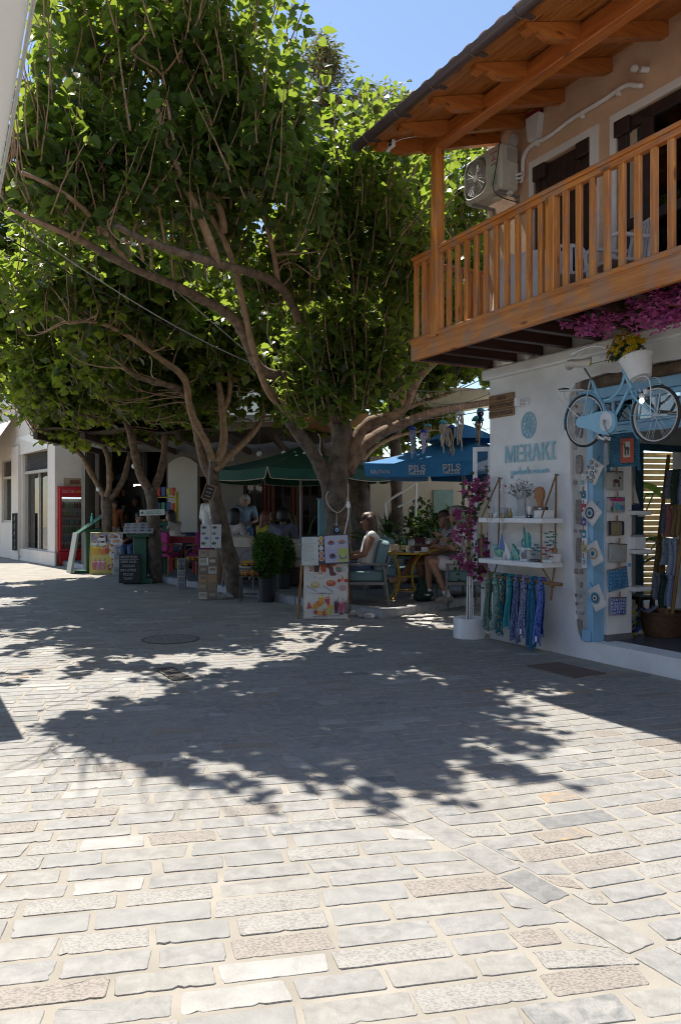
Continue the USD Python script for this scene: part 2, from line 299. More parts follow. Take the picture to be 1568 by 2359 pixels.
# covers let into the paving
iron = pm('iron', (.085, .078, .07), .6, .4, 30., b=.3)
g0, g1 = GRATE; gd = (g1 - g0); gl = np.linalg.norm(gd); ga = math.atan2(gd[1], gd[0])
T = thing('drain_grate', 'dark rectangular iron drain grate let into the paving', 'drain grate', (*((g0 + g1) / 2), 0), math.atan2(UX[1], UX[0]))
obj('frame', cat(box((0, .09, .004), (.62, .02, .016)), box((0, -.09, .004), (.62, .02, .016)), box((.30, 0, .0045), (.02, .158, .016)), box((-.30, 0, .0045), (.02, .158, .016))), iron, T)
for k in range(17): obj('bar', box((-.27 + .034 * k, 0, .003), (.012, .156, .01), .002), iron, T)
mc = gp(393, 1473)
T = thing('manhole_cover', 'round patterned iron manhole cover in the shaded paving', 'manhole cover', mc)
obj('frame', lathe([(.36, -.002), (.36, .009), (.33, .009), (.33, .004)], 40), iron, T)
mcm = pm('manhole_iron', (.18, .17, .155), .7, .35, 25.); obj('lid', lathe([(.325, -.002), (.325, .008), (.31, .0095)], 40), mcm, T)
for k in range(40):
    a = k * 2.4; r = .3 * math.sqrt((k + .5) / 40); obj('stud', box((r * math.cos(a), r * math.sin(a), .0105), (.03, .018, .006), .002, rz=a), mcm, T)
T = thing('utility_cover', 'brown steel utility cover beside the white shop plinth', 'utility cover', S(1.95, .62, 0), math.radians(ROTS))
rust = pm('rust', (.14, .095, .075), .7, .3, 20.)
obj('frame', cat(box((0, .2, .003), (.66, .03, .015)), box((0, -.2, .003), (.66, .03, .015)), box((.315, 0, .0035), (.03, .37, .015)), box((-.315, 0, .0035), (.03, .37, .015))), rust, T)
for k in (-1, 1): obj('plate', box((.15 * k, 0, .003), (.29, .36, .012), .003), rust, T)
# ---------- the shop: local x along its front, y into it, z up ----------
white = pm('white_plaster', (.70, .695, .68), .75, .05, 1.7, b=.45, bs=22., c2=(.86, .86, .85))
peach = pm('peach_render', (.62, .41, .27), .85, .07, 2.5, b=.5, bs=70., c2=(.70, .49, .335))
trim = pm('trim_white', (.74, .74, .74), .6, .05, 5.)
blue = pm('blue_paint', (.245, .47, .66), .38, .08, 3., b=.12, bs=25.)
dblue = pm('deep_blue_paint', (.06, .17, .25), .5, .1, 4.)
brown = pm('brown_joinery', (.035, .018, .016), .5, .3, 10., b=.2, bs=40.)
dwood = wood('dark_joist', (.035, .013, .010), (.06, .022, .016), 1, .5)
wz = wood('pine_upright', (.50, .17, .032), (.69, .29, .060), 2, .36, weather=.3)
wx = wood('pine_long', (.45, .148, .028), (.61, .24, .050), 0, .40, weather=.4)
wy = wood('pine_rafter', (.40, .12, .026), (.52, .19, .04), 1, .4)
wbd = wood('pine_boards', (.36, .12, .026), (.50, .20, .045), 0, .45, .8)
wbm = wood('pine_beam', (.43, .125, .027), (.55, .195, .042), 0, .42)
SHOP = sthing('shop_building', 'white ground floored shop with peach upper storey and wooden balcony on the right', 'shop building', 0, 0, 0)
wav = [(1.55, .2), (1.50, .28), (1.46, .45), (1.435, .7), (1.425, 1.0), (1.41, 1.3), (1.405, 1.6), (1.39, 1.9), (1.385, 2.2), (1.37, 2.45), (1.36, 2.7), (1.375, 2.9), (1.46, 3.02)]
top_edge = [(1.7, 3.05), (1.9, 3.07), (2.05, 3.045), (2.3, 3.06), (2.6, 3.07), (2.9, 3.05), (3.5, 3.06), (5.2, 3.05)]
outer = [(0, 0), (5.5, 0), (5.5, 3.27), (0, 3.27)]
def wallxz(polys, y0, t): m = upright(prism(polys, t)); return m[0] + [0, y0 + t, 0], m[1]
wm = wallxz([outer, wav + top_edge + [(5.2, .2)]], 0, .3)
tt = trimesh.Trimesh(*wm, process=False); v = np.array(tt.vertices); wm = (v, wm[1])
obj('lower_wall', wm, white, SHOP)
obj('cornice', box((2.71, .09, 3.335), (5.58, .34, .135), .02), white, SHOP)
obj('end_wall', cat(box((.125, 1.35, 1.7), (.25, 2.09, 3.14)), box((.125, 4.7, 1.7), (.25, 2.6, 3.14)), box((.125, 2.9, 2.9), (.25, 1.0, .74)), box((.125, 2.9, .165), (.25, 1.0, .07))), white, SHOP)
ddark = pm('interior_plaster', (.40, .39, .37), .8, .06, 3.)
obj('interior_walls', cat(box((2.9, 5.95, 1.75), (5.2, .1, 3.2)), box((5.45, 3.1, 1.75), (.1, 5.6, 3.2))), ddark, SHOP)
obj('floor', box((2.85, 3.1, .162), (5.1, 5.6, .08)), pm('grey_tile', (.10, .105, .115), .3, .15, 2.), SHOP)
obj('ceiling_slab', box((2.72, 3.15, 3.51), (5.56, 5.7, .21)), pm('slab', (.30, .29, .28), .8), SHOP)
# bare stones at the door jamb
mort = pm('old_mortar', (.50, .475, .44), .9, .12, 12., b=.6, bs=50.)
obj('jamb_backing', box((1.49, .16, 1.6), (.24, .25, 2.82)), mort, SHOP)
rs = np.random.default_rng(5); rock = [pm('rock_a', (.21, .205, .20), .9, .3, 30., b=.8, bs=60.), pm('rock_b', (.27, .23, .205), .9, .3, 30., b=.8, bs=60.), pm('rock_c', (.33, .32, .31), .9, .25, 30., b=.8, bs=60.)]
def rockm(c, sz, rg):
    v, f = _ico[1]; v = v * (1 + rg.normal(0, .09, (len(v), 1))); v = np.sign(v) * np.abs(v) ** .42; return v * np.asarray(sz) / 2 * .93 + np.asarray(c), f
z = .21
while z < 2.95:
    h = rs.choice([.07, .12, .22, .3]); 
    if h > .18:
        w = rs.uniform(.08, .13); obj('stone', rockm((1.555 - w / 2 - .005, .035, z + h / 2), (w, .05, h), rs), rock[rs.integers(2)], SHOP, smooth=50)
    else:
        for k in range(2):
            if rs.random() < .75:
                w = rs.uniform(.03, .06); obj('stone', rockm((1.445 + .075 * k + rs.uniform(-.01, .01), .037, z + h / 2), (w, .04, h * .55), rs), rock[rs.integers(3)], SHOP, smooth=50)
    z += h + .025
lint = pm('weathered_lintel', (.13, .085, .055), .9, .35, 7., b=.9, bs=30.)
lv, lf = box((3.35, .12, 2.985), (3.82, .2, .13), .02); obj('lintel', (lv, lf), lint, SHOP)
for k, (x, w) in enumerate([(1.62, .3), (1.98, .38), (2.42, .44), (2.86, .4), (3.3, .45)]): obj('lintel_stone', rockm((x + .03, .06, 2.99 + .008 * (k % 2)), (w, .12, .12), rs), lint, SHOP, smooth=50)
# blue door frame, beams, transom
obj('door_post', cat(box((1.6725, .085, 1.56), (.095, .17, 2.72), .006), box((1.64, -.012, .26), (.12, .02, .12), .004)), blue, SHOP)
obj('head_beam', cat(box((3.35, .06, 2.865), (3.70, .12, .11), .008), box((3.35, .045, 2.78), (3.5, .05, .05), .006)), blue, SHOP)
obj('transom_beam', cat(box((3.4, .07, 2.47), (3.36, .1, .07), .008), box((3.4, .055, 2.52), (3.36, .12, .03), .006), box((3.4, .055, 2.425), (3.36, .07, .02), .004)), blue, SHOP)
for k, x in enumerate([1.95, 2.22, 2.5, 2.8, 3.1, 3.45, 3.9, 4.4]): obj('mullion', box((x, .07, 2.645), (.035, .05, .22), .004), blue, SHOP)
pane = glass('pane_glass', (.80, .83, .84))
for k, (a, b) in enumerate([(1.72, 1.93), (1.97, 2.2), (2.24, 2.48), (2.52, 2.78), (2.82, 3.08), (3.12, 3.43), (3.47, 3.88), (3.92, 4.38)]): obj('transom_pane', box(((a + b) / 2, .07, 2.645), (b - a + .005, .006, .22)), pane, SHOP)
obj('reveal_panel', box((1.70, .36, 1.31), (.12, .38, 2.08), .004), white, SHOP)
obj('reveal_base', box((1.703, .365, .235), (.135, .40, .07), .004), pm('grey_skirting', (.16, .16, .165), .5), SHOP)
obj('door_knob', ball((1.775, .545, .74), .022), trim, SHOP)
obj('blue_dot_knob', ball((1.772, .50, 1.02), (.012, .02, .02)), plain((.12, .42, .80), .3), SHOP)
# inner deep-blue door leaves and frame
obj('inner_jamb', box((.28, 2.37, 1.35), (.10, .07, 2.3)), dblue, SHOP)
obj('inner_door', cat(box((.40, 3.44, 1.36), (.25, .09, 2.3)), box((.27, 2.9, 2.5), (.06, 1.1, .09))), dblue, SHOP)
obj('door_leaf', cat(box((2.36, 2.06, 1.32), (1.0, .05, 2.24)), *[box((2.36 + dx, 2.03, zz), (.36, .02, .6), .006) for dx in (-.24, .24) for zz in (.6, 1.35, 2.05)]), dblue, SHOP)
# upper storey
L1, R1, L2, R2 = .807, 1.692, 2.05, 3.02
def door_hole(l, r): return [(l, 3.6), (l, 5.35), (l - .0, 5.645), (r, 5.645), (r, 3.6)]
obj('upper_wall', wallxz([[(-.05, 3.62), (5.5, 3.62), (5.5, 6.55), (-.05, 6.55)], door_hole(L1, R1), door_hole(L2, R2), door_hole(3.7, 4.6)], 0, .3), peach, SHOP)
obj('upper_end_wall', box((.1, 3.1, 5.08), (.3, 5.58, 2.92)), peach, SHOP)
obj('balcony_wall_strip', box((2.7, .03, 3.512), (5.5, .06, .216)), pm('grey_band', (.42, .41, .39), .8), SHOP)
for l, r, tl, tr in ((L1, R1, .736, 1.81), (L2, R2, 1.971, 3.13), (3.7, 4.6, 3.62, 4.7)):
    t = obj('door_surround', cat(box(((tl + l) / 2, -.004, 4.64), (l - tl, .03, 2.04)), box(((tr + r) / 2, -.004, 4.64), (tr - r, .03, 2.04)), box(((tl + tr) / 2, -.0035, 5.69), (tr - tl, .03, .085))), trim, SHOP)
def planks(l, r, n, y=.05):
    w = (r - l) / n
    return [box((l + w * (k + .5), y, 4.62), (w - .006, .03, 2.03), .004) for k in range(n)]
sh = obj('shutter_door', box(((L1 + R1) / 2, .085, 4.62), (R1 - L1, .02, 2.04)), brown, SHOP)
for m in planks(L1 + .07, R1 - .07, 7): obj('plank', m, brown, sh)
for x in (L1 + .035, R1 - .035): obj('stile', box((x, .045, 4.62), (.068, .06, 2.035), .005), brown, sh)
for x in (L1 + .10, R1 - .10): obj('hinge_block', box((x, .0, 5.56), (.20, .07, .17), .01), brown, sh)
fr = obj('glazed_door', cat(*[box((x, .05, 4.62), (w, .07, 2.03), .006) for x, w in ((L2 + .05, .10), (L2 + .36, .14), (R2 - .05, .1))], box((L2 + .48, .05, 5.58), (.97, .07, .12), .006), box((L2 + .48, .05, 4.55), (.97, .06, .10), .006), box((L2 + .48, .05, 3.72), (.97, .06, .18), .006)), brown, SHOP)
obj('hinge_block', box((L2 + .08, .0, 5.56), (.20, .07, .17), .01), brown, fr)
obj('pane', box((L2 + .62, .06, 4.65), (.62, .008, 1.9)), glass('door_glass', (.30, .34, .34), 1.6), fr)
lace = pm('lace', (.55, .57, .58), .9, .5, 60., c2=(.75, .77, .78))
obj('lace_curtain', shell(grid(lambda a, b: (L2 + .44 + .5 * a, .12 + .012 * math.sin(a * 40), 3.75 + b * 1.05 - .1 * (a - .5) ** 2), 24, 4), .003), lace, fr)
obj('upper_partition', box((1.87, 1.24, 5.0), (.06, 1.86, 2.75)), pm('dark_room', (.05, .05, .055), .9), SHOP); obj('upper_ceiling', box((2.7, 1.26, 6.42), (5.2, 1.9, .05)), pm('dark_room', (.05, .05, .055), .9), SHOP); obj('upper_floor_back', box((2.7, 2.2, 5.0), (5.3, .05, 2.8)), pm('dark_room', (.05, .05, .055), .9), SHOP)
# roof: slope falls outward
SL = .306
def rz_(o): return 6.20 - SL * o                                    # underside of the rafters
for k in range(21):
    o0 = 1.93 - .1 * k; yb = -o0 + .05
    a = math.atan(SL); obj('soffit_board', box((2.75, yb, rz_(o0 - .05) + .165), (5.3, .1015, .018), .003, rx=a), wbd, SHOP)
def rafter(s):
    pts = [(-.25, rz_(-.25) + .15), (1.45, rz_(1.45) + .15), (1.78, rz_(1.78) + .15), (1.78, rz_(1.78) + .105), (1.70, rz_(1.70) + .06), (1.60, rz_(1.6) + .085), (1.50, rz_(1.5) + .02), (1.40, rz_(1.4)), (-.25, rz_(-.25))]
    v, f = prism([(-o, zz) for o, zz in pts], .10); return np.c_[v[:, 2] + s - .10, v[:, 0], v[:, 1]], f
for s in (.205, .70, 1.31, 1.995, 2.69, 3.38, 4.07, 4.76, 5.4): obj('rafter', rafter(s), wy, SHOP)
obj('purlin_beam', cat(box((2.95, -1.1, 5.875), (4.95, .13, .19), .008)), wbm, SHOP)
pe = prism([(.475, 5.97), (.475, 5.78), (.36, 5.755), (.30, 5.79), (.22, 5.80), (.17, 5.86), (.14, 5.90), (.14, 5.97)], .12)
obj('beam_end', (np.c_[pe[0][:, 0], pe[0][:, 2] - 1.16, pe[0][:, 1]], pe[1]), wbm, SHOP)
obj('roof_post', box((.415, -1.1, 4.75), (.115, .115, 2.26), .008), wz, SHOP)
roofm = pm('roof_deck', (.22, .10, .06), .8)
obj('roof_deck', cat(box((2.8, 1.0, 6.715), (5.4, 6.0, .03), rx=math.atan(SL))), roofm, SHOP)
terra = pm('terracotta', (.36, .17, .10), .8, .3, 5., b=.3, c2=(.52, .30, .2))
for k in range(24):
    for j in range(2):
        s0 = .14 + .225 * k; c = []
        for q, oo in enumerate((2.02 - .42 * j, 1.56 - .42 * j)):
            r = .085 - .012 * q
            for t in range(7): a_ = PI * t / 6; c.append((s0 + r * math.cos(a_), -oo, rz_(oo) + .172 + r * math.sin(a_) * .5 + .012 * (1 - q)))
        v = np.array(c); f = [(t, t + 1, 8 + t) for t in range(6)] + [(t, 8 + t, 7 + t) for t in range(6)]
        obj('roof_tile', shell((v, np.array(f)), .014), terra, SHOP)
gut = pm('gutter_metal', (.075, .05, .048), .35, .1, 5.)
gz = 5.715
ga_ = [(-1.985 + .065 * math.cos(t), gz + .055 + .065 * math.sin(t)) for t in np.linspace(PI, 2 * PI, 9)] + [(-1.985 + .055 * math.cos(t), gz + .055 + .055 * math.sin(t)) for t in np.linspace(2 * PI, PI, 9)]
v, f = prism(ga_, 5.4); G_ = obj('gutter', cat((np.c_[v[:, 2] + .09, v[:, 0], v[:, 1]], f), box((.092, -1.985, gz + .04), (.008, .12, .09))), gut, SHOP, smooth=40)
for k in range(9): obj('bracket', cat(tube([(.35 + .62 * k, -1.985 + .07 * math.cos(t), gz + .055 + .07 * math.sin(t)) for t in np.linspace(PI, 2 * PI, 8)], .009, 5), box((.35 + .62 * k, -1.88, gz + .03), (.05, .1, .02), .004)), gut, G_)
# balcony
BAL = obj('balcony', box((2.75, -.56, 3.575), (5.5, 1.06, .05)), wood('deck', (.30, .12, .035), (.42, .18, .05), 0, .6), SHOP)
for s in (.02, .47, .92, 1.38, 1.84, 2.3, 2.76, 3.22, 3.68, 4.14, 4.6, 5.1): obj('joist', box((s, -.53, 3.485), (.09, 1.06, .125), .004), dwood, BAL)
obj('fascia_beam', box((2.72, -1.115, 3.515), (5.6, .06, .20), .008), wx, BAL)
obj('side_beam', box((-.05, -.54, 3.515), (.05, 1.08, .19), .008), wy, BAL)
obj('sill_rail', cat(box((2.72, -1.09, 3.66), (5.62, .13, .05), .012), box((2.72, -1.085, 3.625), (5.6, .10, .03), .004)), wx, BAL)
obj('hand_rail', cat(box((2.73, -1.09, 4.645), (5.62, .12, .04), .012), box((2.73, -1.085, 4.60), (5.6, .07, .05), .004)), wx, BAL)
obj('side_rail', box((-.05, -.5, 4.62), (.09, 1.05, .045), .01), wy, BAL); obj('side_sill', box((-.05, -.54, 3.66), (.1, 1.0, .05), .01), wy, BAL)
def baluster(x, y, w=.062, d=.04):
    t = .012; g = box((x, y, 4.13), (w, d, .90), .004)
    return cat(g, *[box((x + q, y - d / 2 - .002, 4.13), (.012, .006, .52), .002) for q in (-.016, .016)])
for k in range(33):
    s = .075 + .1655 * k - .14
    if k % 12 == 2 and k > 2: obj('rail_post', box((s + .01, -1.085, 4.13), (.115, .09, .92), .006), wz, BAL)
    else: obj('baluster', baluster(s + .02, -1.085), wz, BAL)
for y in (-.93, -.76, -.6, -.43, -.26, -.1): obj('baluster', box((-.05, y, 4.13), (.04, .06, .9), .004), wz, BAL)
# ---------- trees ----------
bark = pm('bark', (.070, .052, .040), .9, .4, 7., b=1., bs=60., c2=(.165, .125, .092))
barkl = pm('bark_young', (.24, .145, .08), .8, .3, 12., b=.4, bs=60., c2=(.36, .225, .125))
barkm = pm('bark_limb', (.12, .080, .052), .9, .4, 9., b=.8, bs=55., c2=(.25, .165, .105))
mulb = leafmat('mulberry_leaf', (.045, .09, .024), (.44, .58, .06), .48)
mulb2 = leafmat('mulberry_leaf_far', (.045, .09, .022), (.46, .60, .06), .48)
LT = np.array([[0, 0, 0], [.28, -.10, .05], [.50, .20, .10], [.40, .60, .05], [0, 1.0, -.10], [-.40, .60, .05], [-.50, .20, .10], [-.28, -.10, .05], [0, .45, -.02]])
LF = np.array([[0, 1, 8], [1, 2, 8], [2, 3, 8], [3, 4, 8], [4, 5, 8], [5, 6, 8], [6, 7, 8], [7, 0, 8]])
def leaves(P, tipd, nrm, size, T=LT, Fc=LF):
    """one small folded leaf per point"""
    t = tipd / np.linalg.norm(tipd, axis=1, keepdims=True); x = np.cross(t, nrm); x /= np.maximum(np.linalg.norm(x, axis=1, keepdims=True), 1e-6); z = np.cross(x, t)
    sz = size[:, None, None]
    v = P[:, None, :] + sz * (T[None, :, :1] * x[:, None] + T[None, :, 1:2] * t[:, None] + T[None, :, 2:] * z[:, None])
    f = Fc[None] + (np.arange(len(P)) * len(T))[:, None, None]
    return v.reshape(-1, 3), f.reshape(-1, 3)
def smooth_line(p, n):
    from scipy.interpolate import CubicSpline
    p = np.asarray(p, float); k = np.r_[0, np.cumsum(np.linalg.norm(np.diff(p, axis=0), axis=1))]
    return CubicSpline(k, p)(np.linspace(0, k[-1], n))
def limb(pts, r0, r1, rg, n=None, wob=.10, sides=10):
    L = sum(np.linalg.norm(np.subtract(a, b)) for a, b in zip(pts[1:], pts[:-1])); n = n or max(6, int(L / .12))
    p = smooth_line(pts, n); r = np.linspace(r0, r1, n) * (1 + rg.normal(0, .05, n)); v, f = tube(p, r, sides)
    nn = meshkit.fbm(v * 3.5 + 7, 3) - .5; c = np.repeat(p, sides, axis=0); v = c + (v - c) * (1 + wob * 4 * nn[:, None])
    return (v, f), p
def tree(name, label, base, trunk, limbs, crowns, seed, lm, lsize, nleaf, group=None, parts=300, up=.85, shoot=(.6, 1.15), tall=(), T=LT, Fc=LF, keep=None, hang=.55, gap=.46, link=.16):
    """trunk, limbs: (points, r0, r1); crowns: (centre, radii, weight); leaves hang along shoots that rise from the limbs"""
    rg = np.random.default_rng(seed); t = thing(name, label, 'tree', base, 0., group); B = np.asarray(base, float)
    m, axis = limb(trunk[0], trunk[1], trunk[2], rg, wob=.12, sides=16)
    fl = m[0]; h = fl[:, 2] - fl[:, 2].min(); c = np.repeat(axis, 16, axis=0); ex = np.exp(-h / .12) * .35; fl[:, :2] += (fl[:, :2] - c[:, :2]) * ex[:, None]
    obj('trunk', (fl - B, m[1]), bark, t, smooth=True); wood_pts = [axis[len(axis) // 2:]]
    for P, a, b in limbs:
        m, p = limb(P, a, b, rg); obj('limb', (m[0] - B, m[1]), bark if a > .125 else barkm if a > .085 else barkl, t, smooth=True); wood_pts.append(p)
    W = np.vstack(wood_pts); lp, ld, tw = [], [], []
    wt = np.array([c[2] for c in crowns], float); wt /= wt.sum()
    def grow(p, d, L, r):
        k = 6; q = [p]; d = d / np.linalg.norm(d)
        for _ in range(k): d = d + rg.normal(0, .09, 3) + np.array([0, 0, .05]); d /= np.linalg.norm(d); q.append(q[-1] + d * L / k)
        q = np.array(q); tw.append(tube(q, np.linspace(r, r * .35, len(q)), 5)); return q
    total = 0
    shoots = []
    while total < nleaf:
        c, rad, _ = crowns[rg.choice(len(crowns), p=wt)]
        u = rg.normal(0, 1, 3); u /= np.linalg.norm(u); p = np.asarray(c) + u * np.asarray(rad) * rg.random() ** .42 * .92
        if meshkit.fbm(p[None] * 1.1 + seed, 2)[0] < gap: continue
        out = (p - np.asarray(c)) / np.asarray(rad)
        d = np.array([0, 0, up]) + .45 * out * np.array([1, 1, .3]) + rg.normal(0, .22, 3)
        L = rg.uniform(*shoot); q = grow(p, d, L, .009); shoots.append(q)
        i = int(np.argmin(((W - p) ** 2).sum(1) + .6 * np.maximum(0, W[:, 2] - p[2]) ** 2)); w0 = W[i]
        if np.linalg.norm(w0 - p) < 1.6 and rg.random() < link:
            mid = (w0 + p) / 2 + rg.normal(0, .06, 3) - np.array([0, 0, .04 * np.linalg.norm(w0 - p)])
            tw.append(tube(smooth_line([w0, mid, p, q[1]], 9), np.linspace(.013, .006, 9), 5))
        n = int(L / .042); tt = rg.random(n) * 6
        a = np.clip(tt.astype(int), 0, 5); pp = q[a] + (q[a + 1] - q[a]) * (tt - a)[:, None]
        ang = rg.random(n) * 2 * PI; pet = np.c_[np.cos(ang), np.sin(ang), rg.uniform(-.1, .5, n)]
        lp.append(pp + pet * lsize * rg.uniform(.3, .75, (n, 1))); ld.append(pet); total += n
    for P, r in tall:
        q = smooth_line(P, 22); tw.append(tube(q, np.linspace(r, r * .3, 22), 6)); n = int(np.linalg.norm(q[-1] - q[0]) / .034); tt = rg.random(n) ** .8 * 20.9; a = tt.astype(int); pp = q[a] + (q[a + 1] - q[a]) * (tt - a)[:, None]
        ang = rg.random(n) * 2 * PI; pet = np.c_[np.cos(ang), np.sin(ang), rg.uniform(0, .5, n)]; lp.append(pp + pet * lsize * .6); ld.append(pet)
    P, D = np.vstack(lp), np.vstack(ld)
    if keep is not None: kk = keep(P); P, D = P[kk], D[kk]
    n = len(P); tip = D * np.array([1, 1, .4]) + np.c_[rg.normal(0, .35, (n, 2)), -rg.uniform(.1, 2.0 * hang, n)]
    nr = np.c_[rg.normal(0, .5, (n, 2)), np.ones(n) * .8] + .6 * D
    size = lsize * np.clip(rg.normal(1, .24, n), .45, 1.6)
    order = np.argsort(np.linalg.norm(P - np.array([0, 0, EYE]), axis=1) - size * 8); fr = [i for i in order if abs(P[i, 0]) < P[i, 1] * .44 and P[i, 2] - EYE < P[i, 1] * .66][:parts]
    msk = np.ones(n, bool); msk[fr] = False
    for i in fr:
        v, f = leaves(P[i:i + 1], tip[i:i + 1], nr[i:i + 1], size[i:i + 1], T, Fc); obj('leaf', (v - B, f), lm, t)
    v, f = leaves(P[msk], tip[msk], nr[msk], size[msk], T, Fc); obj('foliage', (v - B, f), lm, t, kind='stuff')
    v, f = cat(tw); obj('twigs', (v - B, f), barkl, t, smooth=True, kind='stuff')
    return t, W
A = lambda *q: [pd(*x) for x in q]
b1 = gp(783, 1410)
tree('mulberry_tree', 'big pollarded mulberry with the thickest trunk, right behind the poster easel', b1,
     ([np.array(b1) - [0, 0, .15], *A((779, 1300, 12.55), (776, 1200, 12.55), (776, 1130, 12.5), (783, 1060, 12.5), (783, 970, 12.4))], .215, .165),
     [(A((765, 1150, 12.5), (738, 1075, 12.4), (708, 1025, 12.2), (676, 985, 12.0), (655, 940, 11.6)), .135, .07),
      (A((780, 990, 12.4), (760, 930, 12.2), (728, 893, 11.9), (672, 866, 11.4), (600, 850, 10.8), (552, 752, 10.2), (480, 696, 9.6), (400, 656, 9.0), (304, 616, 8.4), (200, 560, 7.8), (60, 500, 7.2)), .105, .026),
      (A((800, 1085, 12.5), (815, 1030, 12.5), (847, 976, 12.6), (916, 954, 12.7), (948, 897, 12.9), (995, 839, 13.2), (1060, 770, 13.4)), .12, .05),
      (A((800, 1090, 12.6), (826, 1037, 12.8), (898, 987, 13.2), (970, 958, 13.6), (1063, 936, 14.2), (1130, 925, 14.6)), .115, .06),
      (A((786, 985, 12.4), (800, 900, 12.2), (815, 780, 11.8), (830, 600, 11.4), (845, 420, 11.2)), .10, .03),
      (A((768, 975, 12.4), (740, 870, 11.7), (690, 740, 10.8), (640, 655, 9.9), (570, 625, 9.2), (500, 606, 8.6), (380, 570, 7.9), (270, 520, 7.2)), .09, .03),
      (A((655, 940, 11.6), (600, 860, 10.8), (560, 700, 9.9), (520, 560, 9.2), (450, 460, 8.6)), .06, .03),
      (A((500, 606, 8.6), (470, 520, 8.3), (420, 410, 8.1), (385, 330, 7.9), (360, 180, 7.8)), .05, .02),
      (A((515, 535, 8.9), (490, 440, 8.6), (455, 350, 8.3), (460, 250, 8.2), (478, 60, 8.1)), .045, .018),
      (A((304, 616, 8.4), (230, 520, 7.8), (140, 440, 7.2), (50, 397, 6.8)), .035, .016),
      (A((200, 560, 7.8), (110, 520, 7.2), (20, 480, 6.8)), .03, .015),
      (A((916, 954, 12.7), (925, 880, 12.7), (900, 780, 12.3), (960, 640, 12.4), (1010, 480, 12.6)), .07, .025),
      (A((640, 655, 9.9), (625, 560, 9.4), (600, 480, 9.1)), .04, .02)],
     [(pd(235, 190, 8.2), (1.65, 1.4, 1.65), 11), (pd(520, 190, 8.2), (.82, 1.3, 1.5), 6), (pd(560, 520, 9.2), (1.25, 1.4, 1.0), 10), (pd(800, 640, 10.6), (1.25, 1.4, 1.8), 23), (pd(905, 510, 12.2), (1.0, 1.5, 1.35), 10), (pd(1075, 480, 13.6), (.95, 1.0, 1.0), 6),
      (pd(150, 440, 7.6), (.9, .9, .55), 5), (pd(770, 900, 11.2), (1.1, .9, .65), 9), (pd(980, 800, 13.2), (1., .9, .6), 6), (pd(640, 760, 10.6), (.8, .8, .7), 6), (pd(300, 470, 10.), (1.5, 1.3, .6), 9), (pd(120, 560, 9.6), (1.1, 1.1, .6), 5)], 21, mulb, .106, 34000,
     tall=[*[(A((x0, y0, d), (x0 + .45 * dx, (y0 + y1) / 2, d - .1), (x0 + dx, y1, d - .15)), .019) for x0, y0, dx, y1, d in ((330, 600, -70, 330, 8.3), (350, 620, -30, 300, 8.4), (300, 590, -90, 260, 8.2), (400, 640, -20, 380, 8.9), (420, 640, 20, 350, 9.), (260, 570, -60, 330, 8.), (450, 420, 30, 120, 8.2), (400, 330, -50, 40, 7.8), (440, 560, 35, 230, 8.6), (230, 540, -70, 300, 7.8), (530, 500, 25, 180, 9.), (480, 470, -40, 150, 8.4), (380, 560, -60, 270, 8.3))], (A((545, 420, 9.2), (552, 250, 9.1), (560, 100, 9.0), (570, -60, 9.0)), .016), (A((585, 420, 9.3), (592, 260, 9.2), (610, 120, 9.1), (645, 0, 9.0), (655, -60, 9.)), .015), (A((630, 300, 9.4), (648, 180, 9.3), (662, 60, 9.2), (690, -40, 9.2)), .014), (A((300, 300, 7.6), (275, 120, 7.5), (262, -60, 7.5)), .014), (A((120, 250, 7.2), (112, 60, 7.2), (110, -60, 7.2)), .012), (A((395, 300, 8.), (330, 110, 7.9), (312, -40, 7.9)), .018),
           (A((760, 420, 10.6), (770, 280, 10.6), (790, 190, 10.6)), .012), (A((850, 420, 11.), (862, 290, 11.), (872, 195, 11.)), .012), (A((700, 420, 9.9), (705, 270, 9.8), (715, 170, 9.8)), .012), (A((600, 420, 9.), (620, 260, 9.), (640, 120, 9.)), .012), (A((660, 300, 9.4), (672, 150, 9.4), (690, 40, 9.4)), .012), (A((650, 300, 9.6), (680, 180, 9.6), (688, 90, 9.6)), .012)],
     gap=.52, link=.05, keep=lambda P: ((P[:, 1] - .3767 * P[:, 2]) > 6.1 - .857 * (P[:, 0] + .2625 * P[:, 2] + 2.6) - 9 * (P[:, 0] + .2625 * P[:, 2] > .25)) & ~((((P[:, :2] - OS) @ US > -.12) & ((P[:, :2] - OS) @ NS < 1.25) & (P[:, 2] > 0)) | (((P[:, :2] - OS) @ US > .05) & ((P[:, :2] - OS) @ NS < 2.15) & (P[:, 2] > 5.3))))
b2 = gp(540, 1376)
